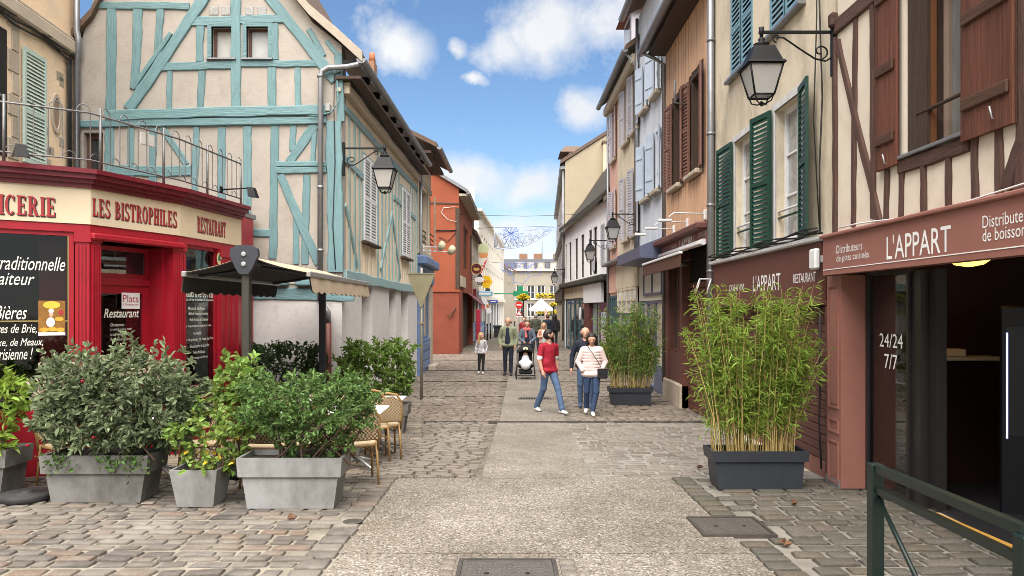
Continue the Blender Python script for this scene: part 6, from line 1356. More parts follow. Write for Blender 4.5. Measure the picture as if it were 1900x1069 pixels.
lantern((2.82, 39.5, P(0, 500, 39.4).z), R(180), .55, 'black lantern at the far corner of the tall cream gable house')
lantern((-2.32, 42.0, P(0, 505, 42).z), 0, .5, 'small black lantern between the round maroon sign and the yellow sign')
lantern((-2.3, 55.0, P(0, 530, 55).z), 0, .5, 'small dark lantern on the first bay of the white building')
# ---------------------------------------------------------------- planters
m_conc = mat('grey_fibre_planter', (.205, .20, .19), (.155, .15, .14), rough=.75, nscale=2.5, bump=.2, c3=(.075, .07, .06), s3=3.5, a3=.75, stretch=(1, 1, .6))
m_conc_l = mat('pale_grey_planter', (.285, .285, .28), (.235, .235, .228), rough=.7, nscale=2.5, bump=.15, c3=(.12, .115, .10), s3=3.5, a3=.65, stretch=(1, 1, .6))
m_anthp = mat('anthracite_plastic', (.030, .034, .042), (.024, .027, .034), rough=.5, nscale=6, bump=.06)
m_soil = mat('potting_soil', (.06, .042, .028), (.04, .028, .02), rough=.95, nscale=20, bump=.8)
def planter(loc, rz, w, d, h, m, label, lip=.0, taper=.82, name='planter', group=None):
    o = empty(name, loc, rz, label, 'planter', group)
    hx = lambda a, b, z: [(-a, -b, z), (a, -b, z), (a, b, z), (-a, b, z)]
    def shell(mb, a0, b0, z0, a1, b1, z1, t=.03):
        mb.add(hx(a0, b0, z0) + hx(a1, b1, z1) + hx(a1 - t, b1 - t, z1) + hx(a1 - t, b1 - t, z1 - .12), [(3, 2, 1, 0)] + [(i, (i + 1) % 4, 4 + (i + 1) % 4, 4 + i) for i in range(4)] + [(4 + i, 4 + (i + 1) % 4, 8 + (i + 1) % 4, 8 + i) for i in range(4)] + [(8 + i, 8 + (i + 1) % 4, 12 + (i + 1) % 4, 12 + i) for i in range(4)])
    a1, b1 = w / 2, d / 2; a0, b0 = a1 * taper, b1 * taper
    if lip:
        f = 1 - lip / h; am, bm_ = a0 + (a1 - .035 - a0) * .85, b0 + (b1 - .035 - b0) * .85
        MB().hexa(hx(a0, b0, 0), hx(am, bm_, h - lip)).build('tub', m, o)
        mb = MB(); shell(mb, am + .03, bm_ + .03, h - lip - .015, a1, b1, h); r_ = mb.build('rim', m, o)
    else:
        mb = MB(); shell(mb, a0, b0, 0, a1, b1, h, .022); mb.build('tub', m, o)
    MB().box(-a1 + .032, a1 - .032, -b1 + .032, b1 - .032, h - .10, h - .05).build('soil', m_soil, o)
    return o
def gp(x, y, dz=0): return (x, y, g(y) + .012 + dz)
p1 = planter(gp(-4.22, 7.68), 0, 1.10, .46, .48, m_conc, 'dark weathered grey planter holding the big silvery shrub', .17, group='grey planters round the terrace')
p3 = planter(gp(-2.17, 7.42), 0, 1.03, .46, .50, m_conc_l, 'pale grey planter with the leafy rose bush nearest the path', .17, group='grey planters round the terrace')
p2 = planter(gp(-3.13, 7.46), 0, .47, .42, .37, m_conc_l, 'small square grey pot with the yellowing rose', 0, .76, group='grey planters round the terrace')
p0_ = planter(gp(-5.82, 8.0), 0, 1.0, .46, .48, m_conc, 'grey planter cut by the left edge of the picture', .17, group='grey planters round the terrace')
p4_ = planter(gp(-2.30, 12.6), 0, 1.12, .44, .50, m_conc, 'grey planter under the glossy hedge at the end of the terrace', .17, group='grey planters round the terrace')
p5_ = planter(gp(-3.95, 12.85), 0, 1.3, .40, .45, m_conc, 'grey planter along the white wall under the dark hedge', .16, group='grey planters round the terrace')
bp1 = planter(gp(2.72, 8.28), 0, 1.06, .42, .42, m_anthp, 'anthracite plastic trough of the large bamboo', .10, .86, group='bamboo troughs')
bp2 = planter(gp(2.63, 16.5), 0, .98, .40, .38, m_anthp, 'anthracite plastic trough of the smaller bamboo down the street', .09, .86, group='bamboo troughs')
# ---------------------------------------------------------------- leaves
def leaves(name, m, parent, base, dirs, ln, wd, rs, fold=.25, curl=.15, mi=None):
    """one folded leaf per base point, along dirs; arrays"""
    n = len(base); d = dirs / np.linalg.norm(dirs, axis=1, keepdims=True)
    r = rs.normal(size=(n, 3)); s = np.cross(d, r); s /= np.maximum(1e-6, np.linalg.norm(s, axis=1, keepdims=True)); up = np.cross(s, d); sg = np.sign(up[:, 2:3]); sg[sg == 0] = 1; up *= sg; s *= sg
    L_ = ln * rs.uniform(.5, 1.4, (n, 1)); W_ = wd * rs.uniform(.7, 1.2, (n, 1))
    b = base; t = base + d * L_ - up * L_ * curl
    m1 = base + d * L_ * .33; m2 = base + d * L_ * .7 - up * L_ * curl * .4
    V = np.stack([b, m1 + s * W_ * .5 + up * W_ * fold, m2 + s * W_ * .42 + up * W_ * fold, t, m2 - s * W_ * .42 + up * W_ * fold, m1 - s * W_ * .5 + up * W_ * fold], 1).reshape(-1, 3)
    i = (np.arange(n) * 6)[:, None]; F = np.concatenate([i + np.array([[0, 1, 2, 3]]), i + np.array([[0, 3, 4, 5]])], 0)
    return numpy_mesh(name, V, F, m, parent, smooth=False)
def shrub(loc, label, mleaf, mstem, rx, ry, zc, rz, ntw, nlf, ln, wd, seed, stems=7, z0=.4, up=.35, twl=.12, sprigs=0, power=2.6, lump=.22, cat='shrub', group='terrace shrubs', name='shrub', hollow=.55):
    rs = np.random.RandomState(seed); o = empty(name, loc, 0, label, cat, group)
    # twig feet in a lumpy superellipsoid
    pts = []
    while len(pts) < ntw:
        p = rs.uniform(-1, 1, 3); r = (abs(p) ** power).sum() ** (1 / power)
        l = 1 + lump * (math.sin(p[0] * 5 + seed) * math.sin(p[1] * 4 + 1.3 * seed) + .6 * math.sin(p[2] * 6 + seed * .7) * math.sin(p[0] * 9 + .4 * seed))
        if r < l and (r > hollow or rs.rand() < .35): pts.append(p)
    pts = np.array(pts) * np.array([rx, ry, rz]) + np.array([0, 0, zc])
    cdir = pts - np.array([0, 0, zc - rz * .3]); cdir /= np.linalg.norm(cdir, axis=1, keepdims=True)
    tdir = cdir + np.array([0, 0, up]) + rs.normal(size=cdir.shape) * .45; tdir /= np.linalg.norm(tdir, axis=1, keepdims=True)
    tl = twl * rs.uniform(.6, 1.4, len(pts))
    if sprigs:
        top = np.argsort(-pts[:, 2] - .25 * rs.rand(len(pts)))[:sprigs]; tdir[top] = np.array([0, 0, 1]) + rs.normal(size=(sprigs, 3)) * .22; tl[top] *= 2.0
    f = rs.rand(len(pts), nlf, 1); base = pts[:, None, :] + tdir[:, None, :] * tl[:, None, None] * f
    ld = tdir[:, None, :] * .55 + rs.normal(size=base.shape) * .62
    leaves('foliage', mleaf, o, base.reshape(-1, 3), ld.reshape(-1, 3), ln, wd, rs)
    mb = MB()
    for i in range(stems):
        a = rs.uniform(-.7, .7) * rx; q_ = pts[rs.randint(len(pts))]; b = np.array([a, rs.uniform(-.5, .5) * ry, z0]); mid = (b + q_) / 2 + rs.normal(size=3) * .05; mid[2] += .05
        mb.tube([b, b * .6 + mid * .4 + rs.normal(size=3) * .02, mid, q_], [.013, .011, .008, .004], 5)
    for i in range(min(140, ntw)): j = rs.randint(len(pts)); mb.tube([pts[j] - tdir[j] * .05, pts[j] + tdir[j] * tl[j]], [.003, .0015], 4, caps=False)
    mb.build('stems', mstem, o); return o
m_stem = mat('brown_stem', (.10, .065, .045), rough=.85, nscale=10)
def leafm(n, a, b, var=.7, hue=.03, tr=.3, rough=.5): return mat(n, a, b, rough=rough, nscale=30, perobj=var, island=True, satvar=hue, spec=.35, trans=tr)
l_silver = leafm('silver_green_leaf', (.135, .18, .085), (.19, .225, .13), .95, .03)
l_rose = leafm('rose_leaf', (.085, .155, .04), (.12, .20, .055), .9, .03); l_yrose = leafm('yellowing_rose_leaf', (.145, .24, .048), (.22, .30, .065), .8, .05)
l_yel = leafm('yellow_leaf', (.62, .42, .03), (.5, .36, .05), .4, .02); l_lime = leafm('lime_laurel_leaf', (.24, .34, .045), (.17, .27, .04), .6, .03); l_photi = leafm('glossy_hedge_leaf', (.10, .175, .035), (.15, .22, .04), .9, .04, rough=.35)
l_dark = leafm('dark_hedge_leaf', (.035, .07, .025), (.05, .09, .03), .9, .03); l_bam = leafm('bamboo_leaf', (.20, .30, .045), (.28, .37, .06), .9, .04, .4); l_bam2 = leafm('far_bamboo_leaf', (.13, .22, .04), (.18, .27, .055), .9, .03, .3)
shrub(gp(-4.10, 7.68), 'big silvery-green shrub with upright sprigs before the red shopfront', l_silver, m_stem, .80, .42, .96, .41, 900, 13, .068, .037, 3, z0=.43, sprigs=60, stems=12, power=3.0)
shrub(gp(-2.05, 7.42), 'leafy rose bush with bare legs in the pale planter', l_rose, m_stem, .66, .42, 1.0, .25, 600, 12, .05, .027, 5, z0=.42, stems=16, up=.1, power=2.8, lump=.3)
shrub(gp(-2.0, 7.42), 'low green skirt of foliage inside the pale planter', l_rose, m_stem, .36, .2, .66, .22, 130, 9, .05, .028, 9, z0=.42, stems=5, up=.2, hollow=.2)
yr = shrub(gp(-3.05, 7.46), 'sparse tall rose with light green and yellowing leaves', l_yrose, m_stem, .30, .22, .62, .28, 80, 8, .075, .05, 13, z0=.28, stems=6, hollow=.1, lump=.4)
sh2 = shrub(gp(-2.82, 7.75), 'tall leggy rose shoots leaning on the awning post', l_yrose, m_stem, .24, .15, 1.03, .38, 90, 9, .078, .05, 14, z0=.3, stems=4, hollow=.1, lump=.4)
rs_ = np.random.RandomState(4); nb = 26; leaves('yellow_leaves', l_yel, yr, rs_.uniform(-1, 1, (nb, 3)) * np.array([.26, .2, .16]) + np.array([.02, -.03, .5]), rs_.normal(size=(nb, 3)), .065, .045, rs_)
shrub(gp(-5.78, 8.0), 'lime-green laurel at the left edge of the picture', l_lime, m_stem, .52, .35, .88, .42, 160, 9, .11, .042, 17, z0=.43, up=.5)
shrub(gp(-2.30, 12.6), 'glossy green clipped hedge at the street end of the terrace', l_photi, m_stem, .60, .34, 1.04, .44, 380, 11, .085, .036, 19, z0=.44, stems=9, power=4, hollow=.5, lump=.12)
shrub(gp(-3.95, 12.85), 'dark small-leaved clipped hedge against the white wall', l_dark, m_stem, .66, .24, 1.0, .45, 820, 12, .05, .026, 23, z0=.4, stems=9, power=5, hollow=.5, lump=.08)
# paler new shoots on top of the silvery shrub
sv_ = [k_ for k_ in bpy.data.objects if k_.get('label', '').startswith('big silvery')][0]; rs_ = np.random.RandomState(77); nb = 420
q_ = rs_.uniform(-1, 1, (nb, 2)); nsh_ = leaves('shoot_foliage', leafm('red_tinged_shoot', (.30, .24, .17), (.36, .33, .24), .6, .05), sv_, np.stack([q_[:, 0] * .72, q_[:, 1] * .36, 1.34 + rs_.normal(0, .09, nb) - .22 * np.abs(q_[:, 0]) ** 2], 1), rs_.normal(size=(nb, 3)) * .6 + np.array([0, 0, .7]), .055, .024, rs_); nsh_['kind'] = 'stuff'
# ivy and rose blooms
for (x, y, z, s_) in ((-4.0, 7.44, .40, 31), (-3.82, 7.44, .42, 32), (-4.55, 7.44, .44, 33)):
    rs_ = np.random.RandomState(s_); n_ = 60; bpt = np.stack([rs_.normal(0, .09, n_), rs_.normal(0, .03, n_), -abs(rs_.normal(0, .09, n_)) + .06], 1)
    o = empty('trailing_ivy', gp(x, y, z), 0, {31: 'ivy hanging lowest over the front of the dark planter', 32: 'ivy spilling over the right of the dark planter', 33: 'ivy at the left corner of the dark planter'}[s_], 'ivy', 'ivy over the planter rim'); leaves('foliage', l_rose, o, bpt, rs_.normal(size=(n_, 3)) + np.array([0, -1, -.3]), .045, .036, rs_)
m_rosep = mat('red_rose', (.45, .02, .03), (.35, .01, .02), rough=.6, nscale=30)
for i, (u, v, D) in enumerate(((51, 827, 7.9), (173, 812, 7.35), (153, 708, 7.4))):
    o = MB().lathe([(.004, -.03), (.022, -.01), (.032, .008), (.026, .022), (.012, .026)], 9).build('rose_bloom', m_rosep); o.location = P(u, v, D); o.scale = (.6, .6, .6); tag(o, ('red bloom beside the round black base', 'red bloom low in the silvery shrub', 'red bloom high in the silvery shrub')[i], 'flower', 'red blooms')
def bamboo(loc, label, ml, w, d, h, nc, nl, ln, wd, seed):
    rs = np.random.RandomState(seed); o = empty('bamboo', loc, 0, label, 'bamboo', 'bamboos in troughs'); mb = MB(); B = []; Dv = []
    for i in range(nc):
        x = rs.uniform(-.46, .46) * w; y = rs.uniform(-.4, .4) * d; hh = h * rs.uniform(.55, 1.08); lean = np.array([x * .50 + rs.normal() * .09, y * .5 + rs.normal() * .12])
        pts = [np.array([x + lean[0] * (t ** 1.6), y + lean[1] * (t ** 1.6), .32 + (hh - .32) * t]) + np.append(rs.normal(0, .008, 2), 0) for t in np.linspace(0, 1, 7)]
        mb.tube(pts, [.006, .006, .0055, .005, .004, .003, .0015], 5, caps=False)
        k = int(nl * rs.uniform(.6, 1.4)); t = rs.uniform(.12, 1.0, k) ** .62
        P_ = np.array([[np.interp(tt, np.linspace(0, 1, 7), [p[c] for p in pts]) for c in range(3)] for tt in t])
        side = rs.normal(size=(k, 3)) * np.array([1, 1, .35]); side /= np.linalg.norm(side, axis=1, keepdims=True); br = rs.uniform(.02, .20, (k, 1)) * (1.15 - .5 * t[:, None])
        nb_ = 4
        for j in range(nb_):
            B.append(P_ + side * br * (j + 1) / nb_ + np.array([0, 0, .04]) * (j / nb_)); Dv.append(side + rs.normal(size=(k, 3)) * .55 + np.array([0, 0, -.15]))
    leaves('foliage', ml, o, np.concatenate(B), np.concatenate(Dv), ln, wd, rs, fold=.15, curl=.25)
    mb.build('canes', mat('bamboo_cane', (.44, .33, .13), (.34, .25, .08), rough=.5, nscale=20, perobj=.3, island=True), o); return o
bamboo(gp(2.70, 8.28), 'large light green bamboo in front of the roller door', l_bam, .94, .32, 2.10, 125, 24, .085, .0115, 41)
bamboo(gp(2.63, 16.5), 'smaller darker bamboo beside the walking couple', l_bam2, .92, .34, 2.1, 100, 20, .095, .014, 43)
# ---------------------------------------------------------------- terrace furniture
m_cane = mat('cane_frame', (.33, .20, .075), (.25, .15, .055), rough=.45, nscale=12, c3=(.14, .08, .03), s3=9, a3=.35)
m_weave = mat('woven_seat', (.56, .44, .27), rough=.6, nscale=20, weave=(46.0, (.12, .07, .04)))
m_seat = mat('woven_pale_seat', (.60, .50, .34), rough=.6, nscale=20, weave=(50.0, (.33, .25, .15)))
m_top = mat('white_table_top', (.74, .74, .73), (.68, .68, .67), rough=.35, nscale=4, spec=.5)
def make_chair():
    o = empty('bistro_chair', (0, 0, 0), 0, 'woven cane bistro chair', 'chair', 'cane chairs on the terrace')
    for sx in (-1, 1):
        MB().tube([(sx * .19, -.19, .44), (sx * .205, -.20, .22), (sx * .21, -.215, 0)], [.016, .015, .013], 8).build('leg', m_cane, o)
        MB().tube([(sx * .19, .19, .46), (sx * .20, .21, .22), (sx * .205, .245, 0)], [.016, .015, .013], 8).build('leg', m_cane, o)
    MB().tube([(-.205, .20, .40), (-.215, .24, .60), (-.20, .275, .78), (-.13, .295, .88), (0, .30, .905), (.13, .295, .88), (.20, .275, .78), (.215, .24, .60), (.205, .20, .40)], .017, 8).build('back_frame', m_cane, o)
    vs = []; nx, nz = 8, 8
    for k in range(2):
        for j in range(nz + 1):
            z = .52 + .34 * j / nz; hw = .20 if z < .76 else .20 - .11 * ((z - .76) / .10) ** 1.6
            for i in range(nx + 1): x = -hw + 2 * hw * i / nx; vs.append((x, .225 + .08 * (z - .5) / .4 + .012 * (1 - (x / .2) ** 2) + k * .012, z))
    M_ = (nx + 1); fs = []
    for k in range(2):
        for j in range(nz):
            for i in range(nx): a = k * M_ * (nz + 1) + j * M_ + i; fs.append((a, a + 1, a + M_ + 1, a + M_))
    MB().add(vs, fs).build('backrest', m_weave, o)
    MB().tube([(-.21, .225, .52), (0, .235, .515), (.21, .225, .52)], .014, 6).build('back_rail', m_cane, o)
    st_ = MB(); n = 20; pr = [(.20 * math.copysign(abs(math.cos(t)) ** .55, math.cos(t)), .20 * math.copysign(abs(math.sin(t)) ** .55, math.sin(t))) for t in [2 * math.pi * i / n for i in range(n)]]
    st_.hexa([(x, y, .435) for x, y in pr], [(x, y, .46) for x, y in pr]); st_.build('seat', m_seat, o)
    MB().tube([(x * 1.06, y * 1.06, .445) for x, y in pr + pr[:1]], .016, 6, caps=False).build('seat_rim', m_cane, o)
    for sx in (-1, 1): MB().tube([(sx * .2, -.2, .30), (sx * .2, 0, .41), (sx * .205, .21, .28)], .009, 6).build('brace', m_cane, o)
    MB().tube([(-.2, -.2, .30), (0, -.19, .41), (.2, -.2, .30)], .009, 6).build('brace', m_cane, o); return o
def make_table():
    o = empty('bistro_table', (0, 0, 0), 0, 'white topped table', 'table', 'white tables on the terrace')
    MB().bbox(-.35, .35, -.33, .33, .72, .75, .01).build('table_top', m_top, o); MB().bbox(-.30, .30, -.28, .28, .70, .7195, .005).build('top_frame', m_steel, o)
    MB().tube([(0, 0, .08), (0, 0, .70)], .032, 12).build('column', m_steel, o)
    for i in range(4):
        a = i * math.pi / 2 + .78; MB().tube([(0, 0, .14), (.16 * math.cos(a), .16 * math.sin(a), .085), (.36 * math.cos(a), .36 * math.sin(a), .02)], [.026, .022, .016], 6).build('foot', m_steel, o)
    return o
ch0 = make_chair(); tb0 = make_table()
tabs = [(-1.95, 9.35, 0, 'white table right of the rose bush, nearer the camera'), (-1.93, 10.75, 0, 'white table at the street end, beside the far grey pot'), (-2.95, 9.2, 0, 'white table hidden behind the rose bush'), (-4.15, 8.75, .1, 'white table behind the silvery shrub'), (-3.0, 11.0, 0, 'white table under the back of the awning')]
for i, (x, y, a, lb) in enumerate(tabs):
    o = tb0 if i == 0 else copy_tree(tb0); o.location = gp(x, y); o.rotation_euler = (0, 0, a); o['label'] = lb
chs = [(-2.75, 8.32, 172, 'cane chair showing its woven back between the small pot and the pale planter'), (-2.28, 8.50, 186, 'cane chair mostly hidden by the rose bush'), (-1.78, 8.5, 200, 'cane chair with legs showing right of the pale planter'),
       (-1.88, 9.95, 15, 'cane chair tucked against the nearer street-end table'), (-1.78, 10.2, -160, 'cane chair between the two street-end tables'), (-2.35, 10.05, 10, 'cane chair with arched back above the rose bush'), (-2.6, 10.9, 80, 'cane chair at the inner side of the far table'),
       (-3.55, 8.45, 120, 'cane chair behind the small square pot'), (-5.02, 8.35, 60, 'cane chair left of the dark planter'), (-3.6, 9.3, 80, 'cane chair under the awning behind the leggy rose')]
for i, (x, y, a, lb) in enumerate(chs):
    o = ch0 if i == 0 else copy_tree(ch0); o.location = gp(x, y); o.rotation_euler = (0, 0, R(a)); o['label'] = lb
pb_ = MB().lathe([(.24, 0), (.25, .01), (.25, .055), (.235, .07), (.05, .075), (.05, .09), (.03, .09)], 28).build('parasol_base', mat('black_rubber', (.018, .018, .019), (.03, .03, .03), rough=.7, nscale=8, bump=.1)); pb_.location = gp(-5.0, 7.62); tag(pb_, 'round black parasol base on the cobbles left of the dark planter', 'parasol base')
# ---------------------------------------------------------------- green barrier, road sign
m_bgreen = mat('dark_green_paint', (0.005, 0.014, 0.012), (0.004, 0.011, 0.009), rough=.4, nscale=8, spec=.4)
ba = empty('street_barrier', (2.05, 4.17, g(4.17)), 0, 'dark green tubular barrier at the bottom right corner', 'barrier')
X2, Y2_ = 1.99 - 2.05, 2.86 - 4.17
for (x, y) in ((0, 0), (X2, Y2_)): MB().bbox(x - .035, x + .035, y - .035, y + .035, 0, 1.0, .006).build('post', m_bgreen, ba)
def rail(z, t, nm):
    d = Vector((X2, Y2_, .0)); d.z = -.03 * 0 + (g(2.86) - g(4.17)); 
    a = Vector((0, 0, z)); b = a + d; s = Vector((-d.y, d.x, 0)).normalized() * t; u_ = Vector((0, 0, t)); mb = MB()
    mb.hexa([a - s - u_, a + s - u_, a + s + u_, a - s + u_], [b - s - u_, b + s - u_, b + s + u_, b - s + u_]); return mb.build(nm, m_bgreen, ba)
rail(.975, .022, 'top_rail'); rail(.855, .018, 'middle_rail')
dzb = g(2.86) - g(4.17); mid = Vector((X2 * .42, Y2_ * .42, .46))
for e in ((0, 0, .84), (X2, Y2_, .80 + dzb), (X2, Y2_, .12 + dzb), (0, 0, .12)): MB().tube([mid, Vector(e)], .013, 8).build('brace', m_bgreen, ba)
r_ = MB().lathe([(.045, -.02), (.045, .02)], 16).build('clamp_ring', m_bgreen, ba); r_.location = mid; r_.rotation_euler = (0, R(90), 0)
m_galv = mat('sign_back', (.30, .27, .17), (.25, .22, .14), rough=.5, metal=.3, nscale=6)
gsx = gd(782, 741); gs_ = empty('give_way_sign', gsx, 0, 'triangular road sign seen from behind on a grey pole', 'sign')
MB().tube([(0, 0, 0), (0, 0, P(0, 497, gsx.y).z - gsx.z)], .035, 10).build('pole', mat('pole_grey', (.30, .29, .24), (.24, .23, .19), rough=.5, metal=.4, nscale=5), gs_)
zt_, zb_ = P(0, 508, gsx.y).z - gsx.z, P(0, 568, gsx.y).z - gsx.z
def tri(s): c = (zt_ * 2 + zb_) / 3; return [(-.32 * s, c + (zt_ - c) * s), (.32 * s, c + (zt_ - c) * s), (.02 * s, c + (zb_ - c) * s), (-.02 * s, c + (zb_ - c) * s)]
MB().poly(tri(1), -.062, -.045).build('plate', m_galv, gs_); mb = MB(); a, b = tri(1.04), tri(.93)
for i in range(4): j = (i + 1) % 4; mb.hexa([(a[i][0], -.075, a[i][1]), (a[j][0], -.075, a[j][1]), (b[j][0], -.075, b[j][1]), (b[i][0], -.075, b[i][1])], [(a[i][0], -.043, a[i][1]), (a[j][0], -.043, a[j][1]), (b[j][0], -.043, b[j][1]), (b[i][0], -.043, b[i][1])])
mb.build('edge', m_galv, gs_)
for z in (zt_ - .15, zb_ - .42): MB().bbox(-.06, .06, -.06, .05, z, z + .05, .005).build('clamp', m_galv, gs_)
# ---------------------------------------------------------------- people: smooth bodies grown from tapered limbs
def grow(prims, vox):
    """prims: dicts a,b (3), r0,r1, s (squash xyz), m (material index), k (blend). Returns verts, quads, material index"""
    lo = np.min([np.minimum(p['a'], p['b']) - max(p['r0'], p['r1']) * 1.3 for p in prims], 0) - 3 * vox
    hi = np.max([np.maximum(p['a'], p['b']) + max(p['r0'], p['r1']) * 1.3 for p in prims], 0) + 3 * vox
    n = np.ceil((hi - lo) / vox).astype(int) + 1
    F = np.full(n, .2, np.float32); Bd = np.full(n, .2, np.float32); M = np.zeros(n, np.int16)
    ax = [lo[i] + vox * np.arange(n[i]) for i in range(3)]
    for p in prims:
        mr = max(p['r0'], p['r1']) * 1.25 + .05
        i0 = [max(0, int((min(p['a'][c], p['b'][c]) - mr - lo[c]) / vox)) for c in range(3)]; i1 = [min(n[c], int((max(p['a'][c], p['b'][c]) + mr - lo[c]) / vox) + 2) for c in range(3)]
        sl = tuple(slice(a, b) for a, b in zip(i0, i1))
        X, Y, Z = np.meshgrid(ax[0][sl[0]], ax[1][sl[1]], ax[2][sl[2]], indexing='ij')
        s = p['s']; a = p['a'] / s; b = p['b'] / s; X, Y, Z = X / s[0], Y / s[1], Z / s[2]
        d = b - a; L2 = max(1e-9, float(d @ d)); t = np.clip(((X - a[0]) * d[0] + (Y - a[1]) * d[1] + (Z - a[2]) * d[2]) / L2, 0, 1)
        dist = (np.sqrt((X - a[0] - t * d[0]) ** 2 + (Y - a[1] - t * d[1]) ** 2 + (Z - a[2] - t * d[2]) ** 2) - (p['r0'] + (p['r1'] - p['r0']) * t)) * float(min(s))
        dist = dist.astype(np.float32); f = F[sl]; k = p['k']
        h = np.clip(.5 + .5 * (f - dist) / k, 0, 1); F[sl] = f * (1 - h) + dist * h - k * h * (1 - h)
        bt = dist < Bd[sl]; Bd[sl] = np.where(bt, dist, Bd[sl]); M[sl] = np.where(bt, p['m'], M[sl])
    ins = F < 0; c = tuple(x - 1 for x in n)
    cor = [(0, 0, 0), (1, 0, 0), (0, 1, 0), (1, 1, 0), (0, 0, 1), (1, 0, 1), (0, 1, 1), (1, 1, 1)]
    cs = [ins[x:x + c[0], y:y + c[1], z:z + c[2]] for x, y, z in cor]; cnt = sum(q.astype(np.int8) for q in cs); act = (cnt > 0) & (cnt < 8)
    idx = np.full(c, -1, np.int64); ijk = np.argwhere(act); idx[act] = np.arange(len(ijk))
    acc = np.zeros((len(ijk), 3)); num = np.zeros(len(ijk)); vals = [F[x:x + c[0], y:y + c[1], z:z + c[2]][act] for x, y, z in cor]
    for (e0, e1) in ((0, 1), (2, 3), (4, 5), (6, 7), (0, 2), (1, 3), (4, 6), (5, 7), (0, 4), (1, 5), (2, 6), (3, 7)):
        v0, v1 = vals[e0], vals[e1]; mk = (v0 < 0) != (v1 < 0); t = np.where(mk, v0 / np.where(mk, v0 - v1, 1), 0)
        p0 = np.array(cor[e0], float); p1 = np.array(cor[e1], float); acc[mk] += (p0 + (p1 - p0) * t[:, None])[mk]; num[mk] += 1
    V = (ijk + acc / np.maximum(num, 1)[:, None]) * vox + lo
    MV = M[:c[0], :c[1], :c[2]][act]; Q = []; Qm = []
    for a_ in range(3):
        b_, c_ = (a_ + 1) % 3, (a_ + 2) % 3
        s0 = [slice(1, c[i]) for i in range(3)]; s1 = list(s0); s0[a_] = slice(0, c[a_]); s1[a_] = slice(1, c[a_] + 1)
        A0 = ins[tuple(s0)]; A1 = ins[tuple(s1)]; e = np.argwhere(A0 != A1); off = np.array([1, 1, 1]); off[a_] = 0; e2 = e + off; flip = A1[tuple(e.T)]
        db = np.zeros(3, int); db[b_] = 1; dc = np.zeros(3, int); dc[c_] = 1
        q = np.stack([idx[tuple((e2 - db - dc).T)], idx[tuple((e2 - dc).T)], idx[tuple(e2.T)], idx[tuple((e2 - db).T)]], 1); q[flip] = q[flip][:, ::-1]; ok = (q >= 0).all(1); Q.append(q[ok])
    Q = np.concatenate(Q); return V, Q, MV[Q[:, 0]]
def pr(a, b, r0, r1=None, m=0, s=(1, 1, 1), k=.02): return dict(a=np.array(a, float), b=np.array(b, float), r0=r0, r1=r0 if r1 is None else r1, m=m, s=np.array(s, float), k=k)
def cloth(n, c, r=.85): return mat('cloth_' + n, c, tuple(x * .75 for x in c), rough=r, nscale=9, contrast=1.3, bump=1.0, bscale=11)
m_skin = mat('skin', (.50, .29, .205), (.45, .25, .175), rough=.55, nscale=9); m_eye = mat('eye', (.03, .02, .02), rough=.2); m_lip = mat('lips', (.40, .13, .11), rough=.5)
